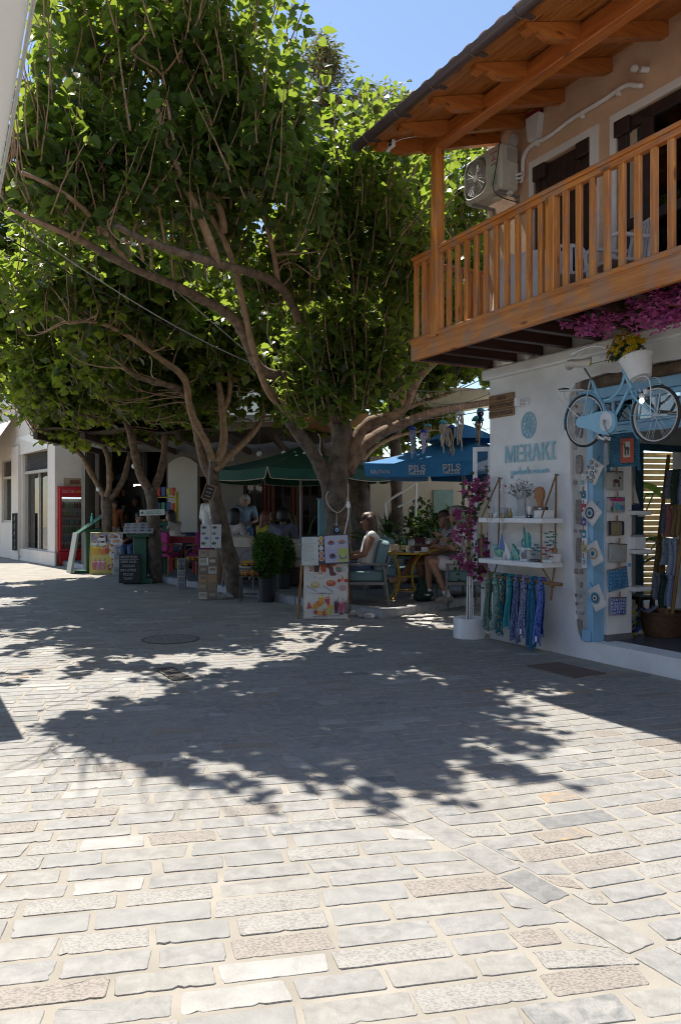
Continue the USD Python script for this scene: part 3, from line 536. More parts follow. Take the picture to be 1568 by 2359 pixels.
tree('mulberry_tree', 'leaning mulberry with the hanging chalkboard, between the postcard stand and the fruit baskets', b2,
     ([np.array(b2) - [0, 0, .15], *A((537, 1330, 14.75), (522, 1260, 14.7), (503, 1185, 14.6), (492, 1120, 14.6), (490, 1060, 14.5))], .165, .12),
     [(A((492, 1110, 14.6), (468, 1060, 14.5), (450, 980, 14.2), (432, 920, 13.8), (400, 890, 13.2), (330, 872, 12.6), (285, 845, 12.2)), .09, .03),
      (A((490, 1075, 14.5), (470, 1010, 14.3), (435, 930, 13.6), (428, 880, 13.2), (390, 840, 12.6), (355, 815, 12.2), (250, 750, 11.6), (160, 745, 11.2)), .08, .025),
      (A((495, 1070, 14.5), (515, 1020, 14.6), (512, 950, 14.4), (505, 890, 14.2), (480, 830, 13.8), (440, 740, 13.4)), .085, .03),
      (A((495, 1085, 14.5), (540, 1040, 14.8), (580, 1000, 15.2), (610, 950, 15.6), (625, 880, 15.6)), .08, .03),
      (A((512, 950, 14.4), (530, 880, 14.2), (520, 800, 13.8), (560, 700, 13.4)), .05, .02)],
     [(pd(440, 740, 13.2), (1.8, 1.6, 1.3), 10), (pd(230, 670, 12.2), (1.7, 1.5, 1.2), 9), (pd(600, 800, 15.), (1.2, 1.2, 1.5), 6), (pd(330, 900, 14.2), (1.5, 1.1, .7), 6), (pd(560, 930, 15.2), (.9, .9, .6), 3)], 22, mulb2, .135, 19000, parts=200)
b3 = gp(358, 1341)
tree('mulberry_tree', 'slim forked mulberry carrying the small white painted name board', b3,
     ([np.array(b3) - [0, 0, .15], *A((357, 1290, 17.85), (354, 1210, 17.8), (350, 1150, 17.8), (345, 1125, 17.8))], .17, .13),
     [(A((347, 1130, 17.8), (322, 1090, 17.7), (308, 1030, 17.4), (290, 970, 17.), (260, 930, 16.4), (190, 900, 15.8)), .11, .03),
      (A((347, 1135, 17.8), (372, 1080, 18.), (380, 1010, 18.), (375, 950, 17.6), (350, 880, 17.), (330, 800, 16.6)), .10, .03),
      (A((308, 1030, 17.4), (300, 985, 17.2), (240, 960, 16.4), (170, 950, 15.8)), .06, .02)],
     [(pd(200, 740, 15.5), (2.2, 1.8, 1.7), 12), (pd(60, 640, 14.8), (1.7, 1.5, 1.5), 8), (pd(380, 890, 17.), (1.5, 1.4, 1.1), 6), (pd(200, 930, 16.), (1.5, 1.2, .6), 5)], 23, mulb2, .145, 19000, parts=150)
b4 = gp(248, 1318)
tree('mulberry_tree', 'mulberry beside the red drinks fridge with a whitewashed lower trunk', b4,
     ([np.array(b4) - [0, 0, .15], *A((248, 1250, 20.8), (246, 1180, 20.8), (245, 1145, 20.8))], .16, .13),
     [(A((245, 1150, 20.8), (222, 1110, 20.8), (200, 1070, 20.4), (180, 1040, 19.8), (120, 1010, 19.), (85, 1005, 18.4)), .09, .03),
      (A((246, 1150, 20.8), (252, 1080, 20.6), (235, 1020, 20.), (205, 990, 19.4), (150, 985, 18.6)), .09, .03),
      (A((248, 1150, 20.8), (285, 1100, 21.), (300, 1040, 21.), (330, 980, 20.6)), .10, .03)],
     [(pd(110, 900, 18.6), (2.3, 1.9, 1.4), 10), (pd(250, 950, 20.), (2., 1.6, 1.), 6), (pd(30, 880, 18.), (1.5, 1.3, 1.3), 5), (pd(90, 960, 17.8), (1.3, 1., .55), 5), (pd(250, 1005, 19.), (1.6, 1., .5), 5), (pd(390, 990, 18.5), (1.1, .9, .45), 3)], 24, mulb2, .15, 20000, parts=150)
b5 = (pd(835, 1300, 16.)[0], 16., .13)
tree('mulberry_tree', 'dark mulberry standing further back on the terrace, right behind the thick trunk', b5,
     ([np.array(b5) - [0, 0, .2], *A((834, 1250, 16.), (828, 1150, 16.), (826, 1060, 16.))], .23, .18),
     [(A((826, 1070, 16.), (860, 990, 16.3), (960, 930, 16.8), (1050, 900, 17.2)), .10, .03), (A((826, 1070, 16.), (790, 960, 16.), (740, 880, 16.)), .10, .03), (A((826, 1075, 16.), (900, 1010, 17.), (1000, 990, 17.5)), .06, .02)],
     [(np.array([1.6, 16.6, 5.9]), (2.6, 2.4, 1.5), 14), (pd(920, 1000, 19.), (1.7, 1., .7), 3), (np.array([-1.6, 17.5, 5.6]), (2.4, 2.2, 1.3), 9), (np.array([3.6, 17.5, 5.2]), (1.6, 2.0, 1.2), 5), (pd(1020, 860, 16.5), (.9, .8, .6), 3), (pd(660, 960, 17.5), (1.5, 1., .6), 4)], 25, mulb2, .17, 17000, parts=100)
NT = np.array([[0, 0, 0], [.13, .4, .03], [0, 1, -.05], [-.13, .4, .03]]); NF = np.array([[0, 1, 2], [0, 2, 3]])
olivem = leafmat('small_leaf', (.09, .10, .03), (.30, .32, .06), .4)
tree('slender_tree', 'tall tree with fine narrow leaves rising behind the mulberries against the sky', (1.2, 17.8, 0),
     ([np.array([1.2, 17.8, -.1]), np.array([1.2, 17.8, 4.]), np.array([.6, 17.8, 8.])], .16, .08),
     [([np.array([.6, 17.8, 7.6]), pd(760, 300, 17.5), pd(738, 170, 17.5)], .05, .012), ([np.array([.8, 17.8, 6.6]), pd(860, 330, 17.6), pd(895, 270, 17.6)], .05, .012)],
     [(pd(748, 205, 17.5), (.42, .4, .95), 7), (pd(790, 270, 17.5), (.7, .5, .7), 3), (pd(775, 300, 17.5), (1.2, .8, 1.1), 4), (pd(885, 285, 17.6), (.6, .5, .5), 3), (pd(1080, 350, 18.), (.5, .5, .4), 2)], 26, olivem, .15, 7000, parts=0, T=NT, Fc=NF, up=.8, shoot=(.3, .6), hang=.1, gap=.25)
# ---------- terrace, cafe, left buildings ----------
conc = pm('terrace_concrete', (.17, .16, .15), .85, .2, 4., b=.4, bs=30.)
kerbm = pm('kerb_stone', (.26, .26, .265), .8, .2, 8., b=.5, bs=40.)
TC = np.array([.63, 11.72]); TW = np.array([-.608, .794]); TK = np.array([.664, .748])
pts = [TC + TK * .05 + TW * .05, TC + TK * 3.3, np.array([6., 17.5]), np.array([6., 24.]), np.array([-8.2, 24.]), TC + TW * 14.6]
obj('terrace', prism([tuple(p) for p in pts], .17, -.045), conc, kind='structure')
KERB = thing('kerb', 'grey stone kerb edging the raised cafe terrace', 'kerb', (*TC, 0), 0, kind=None)
rk = np.random.default_rng(2)
def kerbrun(d, L0, L1, side):
    x = L0; ang = math.atan2(d[1], d[0]); q = np.array([-d[1], d[0]]) * side
    while x < L1:
        L = rk.uniform(.7, 1.1); c = d * (x + L / 2) + q * .06
        obj('kerb_stone', box((c[0], c[1], .062 + rk.uniform(-.004, .004)), (L - .012, .14, .15), .014, rz=ang + rk.normal(0, .004)), kerbm, KERB); x += L
kerbrun(TW, .0, 14., -1); kerbrun(TK, .10, 3.3, 1)
pale = pm('pale_joint', (.40, .37, .33), .85, .12, 8.)
for k, (a, b, w) in enumerate([((905, 1402), (1003, 1385), .10), ((978, 1440), (1003, 1394), .16), ((900, 1405), (1000, 1452), .10), ((1003, 1388), (1090, 1400), .12)]):
    p, q = np.array(gp(*a)[:2]), np.array(gp(*b)[:2]); c = (p + q) / 2; d = q - p; L = np.linalg.norm(d)
    obj('pale_band', box((c[0], c[1], .004 + .001 * k), (L, w, .012), .003, rz=math.atan2(d[1], d[0])), pale, GROUND)
# frame helper: a vertical plane through P0 turned by ang; pixel -> local (x, z) at local depth y
def onp(px, py, P0, ang, y=0.):
    ux = np.array([math.cos(ang), math.sin(ang)]); uy = np.array([-ux[1], ux[0]]); d = np.array([(px - CX) / FD, 1.]); P = np.asarray(P0[:2])
    t = (y + uy @ P) / (uy @ d); return float((t * d - P) @ ux), float(EYE + (CY - py) / FD * t)
cream = pm('cream_render', (.56, .48, .40), .85, .06, 2.5, b=.3, bs=50.)
creamw = pm('offwhite_wall', (.50, .48, .43), .85, .06, 2.5, b=.3, bs=40.)
LK, LA = np.array([-8.47, 23.3]), math.atan2(-.794, .608)
LB = thing('left_building', 'cream corner shop building with awning and lattice topped display windows at far left', 'shop building', (*LK, 0), LA)
cl = lambda X, Y, y=0.: onp(.2 * X, 1003.5 + .2 * Y, LK, LA, y)
w1l, w1t = cl(258, 195); w1r, w1b = cl(548, 1352); w2l = cl(18, 400)[0]; w2r, w2t = cl(160, 260); w2b = cl(90, 1000)[1]
zt = 5.2
pl = [[(w2l - 6, 0), (.0, 0), (.0, zt), (w2l - 6, zt)], [(w1l, w1b), (w1r, w1b), (w1r, w1t), (w1l, w1t)], [(w2l, w2b), (w2r, w2b), (w2r, w2t), (w2l, w2t)]]
obj('front_wall', wallxz(pl, 0, .25), cream, LB)
obj('end_wall', box((-.125, 1.0, zt / 2), (.25, 1.5, zt)), cream, LB)
obj('pilaster', box((cl(207, 700)[0], -.05, 1.9), (cl(248, 500)[0] - cl(170, 500)[0], .12, 3.8), .01), cream, LB)
obj('plinth', box((w1l / 2 - .3, -.03, .2), (-w1l + .9, .06, .4), .01), cream, LB)
frm = pm('aluminium_beige', (.33, .29, .24), .4, .1, 8.)
dg = glass('shop_glass', (.75, .74, .7), 1.5)
ltc = pm('lattice', (.16, .14, .12), .5)
for nm, l, r, b, t, zl in (('display_window', w1l, w1r, w1b, w1t, cl(400, 410)[1]), ('side_window', w2l, w2r, w2b, w2t, cl(90, 480)[1])):
    f = obj(nm, cat(box(((l + r) / 2, .12, b + .04), (r - l, .12, .08)), box(((l + r) / 2, .12, t - .03), (r - l, .1, .06)), box((l + .03, .12, (b + t) / 2), (.06, .1, t - b - .15)), box((r - .03, .12, (b + t) / 2), (.06, .1, t - b - .15)), box(((l + r) / 2, .10, zl), (r - l - .12, .12, .09)), box(((l + r) / 2 + .1, .13, (b + zl) / 2), (.05, .05, zl - b - .1))), frm, LB)
    obj('pane', box(((l + r) / 2, .17, (b + zl) / 2), (r - l - .1, .01, zl - b - .1)), dg, f)
    n = max(3, int((r - l) / .13)); seg = []
    for k in range(-6, n):
        x0 = l + (r - l) * k / n; hh = t - zl
        for sg in (1, -1):
            xa, xb = (x0, x0 + hh) if sg > 0 else (x0 + hh, x0)
            t0, t1 = 0., 1.
            ca_, cb_ = (l - xa) / (xb - xa), (r - xa) / (xb - xa); t0 = max(t0, min(ca_, cb_)); t1 = min(t1, max(ca_, cb_))
            if t1 > t0 + .05: obj('lattice_bar', tube([(xa + (xb - xa) * t0, .13 + .01 * sg, zl + hh * t0), (xa + (xb - xa) * t1, .13 + .01 * sg, zl + hh * t1)], .008, 4), ltc, f)
    obj('curtain', shell(grid(lambda a, b_: (l + (r - l) * a * .38, .3 + .03 * math.sin(a * 34), b + (zl - b) * b_), 30, 2), .01), pm('brown_curtain', (.11, .08, .06), .9), f)
obj('back_room', cat(box((w1l / 2 - 2, 2.2, 2.4), (-w1l + 7, .1, 4.6)), box((w1l / 2 - 2, 1.2, .1), (-w1l + 7, 2.0, .12))), pm('room_dark', (.10, .09, .08), .9), LB)
shw = pm('window_goods_shelf', (.45, .42, .38), .6)
for k in range(7):
    z = w1b + .16 + .3 * k; x = w1l + (.28 if k % 2 else .75); obj('display_shelf', box((x + .2, .45, z), (.75, .25, .03)), shw if k % 3 else brown, LB)
awn = pm('awning_cloth', (.66, .60, .52), .8, .04, 4.)
def awning(x0, x1, z0, z1, out):
    m = shell(grid(lambda a, b: (x0 + (x1 - x0) * a, -out * b, z0 + (z1 - z0) * b - .06 * math.sin(PI * b)), 8, 6), .012)
    n = 9; v = shell(grid(lambda a, b: (x0 + (x1 - x0) * a, -out - .012, z1 - b * (.16 + .05 * abs(math.sin(a * n * PI)))), 72, 1), .006)
    return m, v, cyl((x0, -out, z1), (x1, -out, z1), .025)
aw = [awning(w2l - 5., cl(205, 0)[0], zt - .2, cl(100, 270, -1.3)[1], 1.3)]
for m, v, c in aw: a = obj('awning', m, awn, LB, smooth=True); obj('valance', v, awn, a); obj('front_bar', c, trim, a)
# the second cloth, seen edge on, over the display window
q0, q1 = cl(130, 250, -.9), cl(530, 150)
obj('canopy_cloth', shell((np.array([[cl(205, 20)[0], -.02, cl(205, 20)[1]], [cl(530, 150)[0] + .2, -.02, cl(530, 150)[1]], [cl(130, 250)[0], -.05, cl(130, 250)[1]], [cl(540, 0)[0] + .2, -.03, cl(540, 0)[1] + .2]]), np.array([[2, 1, 0], [1, 3, 0]])), .012), awn, LB)
obj('roof_slab', box((-4.5, 2.4, zt + .08), (9.4, 5.2, .16)), creamw, LB)
def cube_rack(p, label):
    t = thing('hanging_rack', label, 'rack', p, LA)
    obj('case', cat(box((0, .06, .62), (.26, .02, 1.24)), box((-.13, 0, .62), (.02, .14, 1.24)), box((.13, 0, .62), (.02, .14, 1.24)), *[box((0, 0, z), (.25, .13, .015)) for z in (.01, .25, .5, .74, .99, 1.23)]), plain((.03, .03, .03)), t)
    rr = random.Random(4)
    for z in (.02, .26, .51, .75, 1.0):
        for x in (-.07, .02, .08): obj('packet', box((x, .0, z + .07), (.05, .05, .12 * rr.uniform(.6, 1.2)), .006), plain(rr.choice([(.5, .4, .2), (.6, .6, .6), (.3, .5, .2), (.6, .3, .1)])), t)
rp = cl(178, 1320, -.14); ux = np.array([math.cos(LA), math.sin(LA)]); rpw = LK + ux * rp[0] + np.array([-ux[1], ux[0]]) * -.14
cube_rack((*rpw, max(.1, rp[1])), 'narrow black display rack hung on the cream building between its two windows')
sp = gp(43, 1289); T = thing('entrance_step', 'small stone step against the cream building wall', 'step', sp, LA); obj('tread', box((0, .1, .13), (1.05, .34, .06), .01), kerbm, T); obj('riser', box((0, .12, .05), (.98, .28, .1), .008), kerbm, T)

# the shaded store and cafe behind the trees
CB = thing('cafe_building', 'long low cafe building in deep shade behind the trees, with brown framed glass doors', 'cafe building', (0, 22, 0), 0)
x_ = lambda px, d=22.: (px - CX) / FD * d
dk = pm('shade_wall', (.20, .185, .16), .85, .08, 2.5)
doors = [(560, 612), (624, 678), (688, 740)]
hole = [[(x_(a), .15), (x_(b), .15), (x_(b), 2.75), (x_(a), 2.75)] for a, b in doors]
store = [(x_(196), .13), (x_(384), .13), (x_(384), 3.3), (x_(196), 3.3)]
pas = [(x_(458), .13), (x_(492), .13), (x_(492), 2.6), (x_(458), 2.6)]
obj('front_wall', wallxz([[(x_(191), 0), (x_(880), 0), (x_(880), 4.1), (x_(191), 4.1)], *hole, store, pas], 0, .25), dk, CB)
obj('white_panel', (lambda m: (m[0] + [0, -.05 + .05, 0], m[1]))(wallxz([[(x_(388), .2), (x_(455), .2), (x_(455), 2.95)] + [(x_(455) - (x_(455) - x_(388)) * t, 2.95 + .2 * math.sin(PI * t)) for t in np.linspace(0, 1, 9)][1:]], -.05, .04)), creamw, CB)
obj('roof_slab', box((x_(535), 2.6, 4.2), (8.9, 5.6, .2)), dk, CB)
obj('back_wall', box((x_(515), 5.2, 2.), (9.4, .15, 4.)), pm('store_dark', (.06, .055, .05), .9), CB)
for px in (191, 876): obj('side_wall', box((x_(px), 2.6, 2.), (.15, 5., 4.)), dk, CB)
for a, b in doors:
    l, r = x_(a), x_(b); w = r - l
    f = obj('glass_door', cat(box((l + .04, .1, 1.45), (.08, .08, 2.6)), box((r - .04, .1, 1.45), (.08, .08, 2.6)), box(((l + r) / 2, .1, 2.7), (w - .16, .08, .09)), box(((l + r) / 2, .1, .25), (w - .16, .08, .2)), box(((l + r) / 2, .1, 1.5), (.05, .06, 2.3))), brown, CB)
    for i in range(2):
        for j in range(4):
            obj('pane', box((l + .09 + (w - .18) * (i + .5) / 2, .1, .37 + .56 * (j + .5)), ((w - .2) / 2 - .03, .008, .53)), dg, f)
        for j in range(1, 4): obj('glazing_bar', box((l + .09 + (w - .18) * (i + .5) / 2, .09, .37 + .56 * j), ((w - .2) / 2 - .02, .03, .025)), brown, f)
drape = pm('red_brown_drape', (.10, .028, .018), .9, .2, 10.)
for px in (618, 683): obj('drape', shell(grid(lambda a, b: (x_(px) + .17 * (a - .5) * 2, -.06 + .03 * math.sin(a * 20), .2 + 2.6 * b), 20, 2), .01), drape, CB)
rb = random.Random(9); pk = [(.45, .05, .04), (.5, .38, .03), (.05, .25, .1), (.05, .1, .3), (.4, .4, .38), (.3, .15, .05)]
SH = thing('snack_shelf', 'yellow shelf unit stacked with bright snack packets by the store wall', 'shelf', (x_(378, 20.5), 20.5, .13), 0)
yel = plain((.45, .36, .03)); 
obj('upright', box((-.33, 0, 1.0), (.03, .3, 2.0)), yel, SH); obj('upright', box((.33, 0, 1.0), (.03, .3, 2.0)), yel, SH)
for k in range(5):
    obj('shelf_board', box((0, 0, .25 + .4 * k), (.63, .3, .025)), yel, SH)
    for j in range(5): obj('packet', box((-.26 + .13 * j, -.05, .25 + .4 * k + .15), (.10, .08, .24 * rb.uniform(.7, 1.1)), .015), plain(rb.choice(pk)), SH)
SH = thing('store_shelves', 'dark store shelving crowded with goods behind the drinks fridge', 'shelving', (x_(225, 24.5), 24.5, .13), 0)
for k in range(5):
    obj('shelf_board', box((0, 0, .4 + .5 * k), (2.6, .4, .03)), brown, SH)
    for j in range(14): obj('packet', box((-1.2 + .185 * j, -.06, .4 + .5 * k + .17), (.14, .12, .3 * rb.uniform(.5, 1.)), .02), plain(rb.choice(pk)), SH)
obj('upright', box((-1.32, 0, 1.3), (.03, .4, 2.6)), brown, SH); obj('upright', box((1.32, 0, 1.3), (.03, .4, 2.6)), brown, SH)
lamp_m = usdkit.material(stage, '/World/Looks/lamp_tube', {'e': ('emission', {'color': (1., .95, .85), 'strength': 3.})}, [], surface='e.emission')
tl = pd(319, 1118, 21.7); T = thing('tube_lamp', 'short white lit tube lamp glowing inside the dark store', 'lamp', tl); obj('tube', cyl((-.14, 0, 0), (.14, 0, .035), .022), lamp_m, T); obj('holder', box((0, .03, .03), (.3, .03, .04), .005), dk, T)
PG = thing('pergola', 'dark timber pergola with a cloth roof over the cafe tables', 'pergola', (-3.4, 19.6, 0), 0)
dkw = plain((.06, .035, .022)); obj('roof_cloth', shell(grid(lambda a, b: (-3.3 + 7.5 * a, -2.3 + 4.6 * b, 3.42 + .05 * math.sin(a * 30) + .12 * b), 60, 4), .02), pm('pergola_cloth', (.10, .07, .05), .9, .2, 5.), PG, smooth=True)
for k in range(8): obj('beam', box((-3.3 + 1.04 * k, 0, 3.28), (.10, 4.7, .15), .008), dkw, PG)
for x, y in ((-3.3, 2.1), (4.0, -2.2), (4.0, 2.1)): obj('post', box((x, y, 1.66), (.11, .11, 3.1), .008), dkw, PG)
# right hand back wall with plants in front, stairs rail
RW = thing('garden_wall', 'sunlit cream wall behind the blue parasol and the plants', 'wall', (2.3, 19.5, 0), 0)
obj('wall_face', box((.35, .1, 1.45), (4.4, .2, 2.9)), pm('garden_cream', (.50, .43, .33), .85, .06, 3., b=.3), RW)
obj('coping', box((.35, .1, 2.93), (4.5, .28, .08), .01), creamw, RW)
obj('green_door', box((.25, -.02, 1.1), (.5, .05, 2.1), .006), pm('sage', (.20, .30, .26), .6), RW)
RL = thing('stair_railing', 'white sloping stair railing in front of the cream garden wall', 'railing', (0, 0, 0))
a, b, c, d = pd(886, 1158, 17.5), pd(958, 1112, 17.5), pd(916, 1168, 17.5), pd(958, 1146, 17.5)
obj('handrail', tube([a, b], .03, 6), trim, RL); obj('lower_rail', tube([c, d], .025, 6), trim, RL); obj('post', tube([b, pd(957, 1190, 17.5)], .03, 6), trim, RL); obj('post', tube([a, pd(889, 1190, 17.5)], .03, 6), trim, RL)
# pale houses glimpsed through the leaves
HB = thing('white_house', 'tall white house glimpsed through gaps in the upper leaves at left', 'house', (-10.4, 30, 0), 0)
hw = pm('house_white', (.62, .62, .60), .8, .04, 2.)
obj('wall', box((0, 3, 5.4), (10, 6, 10.8)), hw, HB); obj('parapet', box((0, 3, 10.9), (10.3, 6.3, .22)), hw, HB); obj('balcony_slab', box((1.5, -.5, 8.6), (5, 1.1, .2)), hw, HB)
for k in range(4):
    w_ = obj('window', box((-3.6 + 2.4 * k, -.02, 9.6), (1., .08, 1.4)), plain((.20, .27, .36)), HB); obj('pane', box((-3.6 + 2.4 * k, -.065, 9.6), (.84, .01, 1.24)), dg, w_)
HB2 = thing('cream_house', 'cream house with a flat roof partly hidden behind the tree crowns', 'house', (-2.2, 33, 0), 0)
obj('wall', box((0, 3, 5.2), (5.2, 6, 10.4)), pm('house_cream', (.60, .55, .46), .8, .04, 2.), HB2); obj('parapet', box((0, 3, 10.5), (5.5, 6.3, .22)), hw, HB2)
for k in range(2): obj('window', box((-1.2 + 2.4 * k, -.02, 8.9), (1., .08, 1.5)), brown, HB2)
AN = thing('roof_antenna', 'thin television antenna on a mast seen in the sky between the leaves', 'antenna', pd(510, 420, 33.), 0)
h = (420 - 244) / FD * 33; obj('mast', cyl((0, 0, -1.5), (0, 0, h + .6), .03, 6), iron, AN); obj('boom', cyl((-.55, 0, h), (.62, 0, h), .022, 6), iron, AN)
for k in range(11): obj('element', cyl((-.5 + .1 * k, -.3, h + .02), (-.5 + .1 * k, .3, h + .14), .010, 4), iron, AN)

# ---------- parasols and shade cloths ----------
def parasol(name, label, ctr, n, R, rot, ze, zp, vh, mt, piping=None, vent=False, notch=.06, pole=.025, cat_='parasol', group=None, base=True):
    t = thing(name, label, cat_, (*ctr, 0), 0, group); C = [np.array([R * math.cos(rot + 2 * PI * k / n), R * math.sin(rot + 2 * PI * k / n), ze]) for k in range(n)]; top = np.array([0, 0, zp])
    for k in range(n):
        p, q = C[k], C[(k + 1) % n]
        def fn(a, b):
            e = p + (q - p) * a; x = top + (e - top) * b; x = x.copy(); x[2] -= .10 * math.sin(PI * b) * (zp - ze) + .10 * b * math.sin(PI * a) * .4; return x
        obj('canopy_panel', shell(grid(fn, 10, 8), .006), mt, t, smooth=60)
        cs = notch / np.linalg.norm(q - p)
        def vf(a, b):
            aa = cs * b + a * (1 - 2 * cs * b); e = p + (q - p) * aa; e = e.copy() * np.array([1.004, 1.004, 1]); e[2] = ze - .04 * math.sin(PI * aa) - vh * b; return e
        obj('valance_flap', shell(grid(vf, 12, 2), .005), mt, t)
        if piping: obj('piping', tube([vf(0, b) for b in (0, .5, .97)] + [vf(a, 1) for a in np.linspace(.02, .98, 8)] + [vf(1, b) for b in (.97, .5, 0)], .008, 5), piping, t)
        obj('rib', tube([top - [0, 0, .08], C[k] - [0, 0, .03]], .012, 5), iron, t)
    if vent: obj('vent_cap', shell(grid(lambda a, b: (.62 * R * b * .6 * math.cos(2 * PI * a), .62 * R * .6 * b * math.sin(2 * PI * a), zp + .16 - .30 * b ** 1.2), 24, 4), .006), mt, t, smooth=60)
    obj('pole', cyl((0, 0, 0), (0, 0, zp), pole, 10), pm('pole_grey', (.25, .26, .28), .4), t)
    if base: obj('base_plate', box((0, 0, .16), (.5, .5, .06), .01), iron, t)
    return t
gm = pm('green_canvas', (.003, .058, .034), .75, .12, 8.); bm_ = pm('blue_canvas', (.014, .15, .36), .75, .12, 8.)
pip = plain((.45, .40, .30))
parasol('green_parasol', 'dark green parasol with pale piping between two mulberry trunks', (pd(692, 0, 16.2)[0], 16.2), 8, 1.9, PI / 8 + .12, 2.43, 2.95, .20, gm, pip)
BA, BB = np.array([.40, 13.35]), np.array([2.55, 12.0]); bd = (BB - BA); bl = np.linalg.norm(bd); bd /= bl; bn = np.array([-bd[1], bd[0]]); bc = (BA + BB) / 2 + bn * bl / 2
bang = math.atan2(bd[1], bd[0])
BP = parasol('blue_parasol', 'faded blue parasol lettered in white on its valance, beside the white shop', tuple(bc), 4, bl / math.sqrt(2), bang + PI / 4 + PI, 2.43, 2.98, .22, bm_, None, vent=True, notch=.05, pole=.03)
let = plain((.42, .44, .44))
for i, (f, w) in enumerate(((.40, .30), (.64, .30))):
    for tx, h, dz in (('PILS', .105, .085), ('HELLAS', .042, .165)):
        m = words(tx, h, (0, 0, 0), .003, True, w * (1 if tx == 'PILS' else .95)); e = -bn * (bl / 2) * 1.008 + bd * (bl * (f - .5))
        obj('lettering', mv(m, (e[0] - bn[0] * .012, e[1] - bn[1] * .012, 2.43 - .035 - dz), rz=bang), let, BP)
m = words('Mythos', .07, (0, 0, 0), .003, False, .36)
obj('lettering', mv(m, tuple((-bn * (bl / 2) * 1.008 + bd * (bl * (.13 - .5)) - bn * .012).tolist() + [2.43 - .15]), rz=bang), let, BP)
wc = leafmat('white_canvas', (.70, .69, .67), (.80, .79, .76), .5, .8, .02)
parasol('white_parasol', 'white parasol whose canvas edge hangs into the top left corner', (-2.035, 1.43), 4, 1.874, -.315, 2.67, 3.35, .03, wc, None, pole=.03)
parasol('white_parasol', 'white parasol standing out of view at left, its square shadow on the paving', (-4.82, 7.03), 4, 1.98, -.272, 2.6, 3.2, .05, wc, None, pole=.03)
def sail(name, label, C, mt, sagd=.25, cat_='shade cloth'):
    C = [np.asarray(c, float) for c in C]; o = sum(C) / 4; t = thing(name, label, cat_, o)
    def fn(a, b):
        p = (C[0] * (1 - a) + C[1] * a) * (1 - b) + (C[3] * (1 - a) + C[2] * a) * b; p = p - o; p[2] -= sagd * math.sin(PI * a) * math.sin(PI * b) + .04 * math.sin(9 * a + 4 * b); return p
    obj('cloth', shell(grid(fn, 14, 14), .006), mt, t, smooth=True)
    for k, c in enumerate(C): obj('tie_rope', tube([c - o, (c - o) * 1.12 + [0, 0, .12]], .008, 4), pip, t)
sail('shade_cloth', 'orange brown shade cloth stretched behind the thick mulberry trunk', [pd(686, 955, 15.5), pd(850, 945, 15.5), pd(850, 985, 17.5), pd(690, 1000, 17.5)], pm('orange_cloth', (.42, .20, .07), .8, .15, 10.), .1)
sail('shade_cloth', 'cream shade cloth high behind the blue parasol', [pd(895, 905, 17.), pd(1180, 890, 17.), pd(1180, 940, 20.), pd(900, 955, 20.)], pm('cream_cloth', (.60, .55, .42), .8, .08, 8.), .15)

# the other side of the lane, beside and behind the viewer
for nm, p, a, L, hh, lab in (('lane_house', (-7.6, 1.5), math.atan2(-.868, .4965), 21., 3.5, 'long low whitewashed house lining the near left side of the lane'), ('lane_house', (1.5, -6.5), PI, 26., 8., 'whitewashed house closing the lane behind the viewer')):
    t = thing(nm, lab, 'house', (*p, 0), a); sm = pm('lane_whitewash', (.66, .65, .63), .9, .1, 3., b=.4, bs=12.)
    n = int(L / 2.6); ws = [[(-L / 2 + 1.3 + 2.6 * k - .5, z0), (-L / 2 + 1.3 + 2.6 * k + .5, z0), (-L / 2 + 1.3 + 2.6 * k + .5, z1), (-L / 2 + 1.3 + 2.6 * k - .5, z1)] for k in range(n) for z0, z1 in ((.1, 2.3), (3.9, 5.5)) if z1 < hh]
    W_ = wallxz([[(-L / 2, 0), (L / 2, 0), (L / 2, hh), (-L / 2, hh)], *ws], 0, .3)
    obj('wall', (W_[0] * [1, -1, 1] if False else W_[0] , W_[1]), sm, t); obj('room', box((0, 2.5, hh / 2), (L, .2, hh)), pm('room_dark', (.10, .09, .08), .9), t); obj('roof', box((0, 1.6, hh + .1), (L + .5, 4.2, .2)), terra, t)
    for k in range(n):
        for z0, z1 in [q for q in ((.1, 2.3), (3.9, 5.5)) if q[1] < hh]: obj('shutter', box((-L / 2 + 1.3 + 2.6 * k, .2, (z0 + z1) / 2), (1.0, .05, z1 - z0)), plain((.07, .13, .17)), t)
sail('shade_cloth', 'pale shade cloth over the little yard behind the shop', [S(-.15, -2.2, 2.95), S(-.15, -5., 2.95), S(-2.8, -5., 3.0), S(-2.8, -2.2, 3.0)], pm('cream_cloth', (.60, .55, .42)), .12)
# ---------- on and around the shop front ----------
wallblue = pm('letter_blue', (.30, .54, .63), .5, .1, 10.)
def swords(tx, h, w, s, z, o, name, label, cat_, mt, depth=.010, bold=False):
    t = sthing(name, label, cat_, s, o, z); xs, x = [], 0
    full = text(tx, h, depth, bold)[0]; W0, W1 = full[:, 0].min(), full[:, 0].max(); k = w / (W1 - W0)
    import PIL
    pos = 0.
    for i, ch in enumerate(tx):
        m = text(ch, h, depth, bold); v = m[0].copy(); a = text(tx[:i + 1], h, depth, bold)[0][:, 0].max(); v[:, 0] += a - v[:, 0].max(); v[:, 0] = (v[:, 0] - (W0 + W1) / 2) * k
        obj('letter', upright((v - [0, h / 2, 0], m[1])), mt, t)
    return t
swords('MERAKI', .205, .86, .74, 2.305, .012, 'shop_name_lettering', 'pale blue raised capital letters on the white wall above the shelves', 'lettering', wallblue)
T = sthing('script_lettering', 'small pale blue handwritten line of words under the capitals', 'lettering', .74, .012, 2.075)
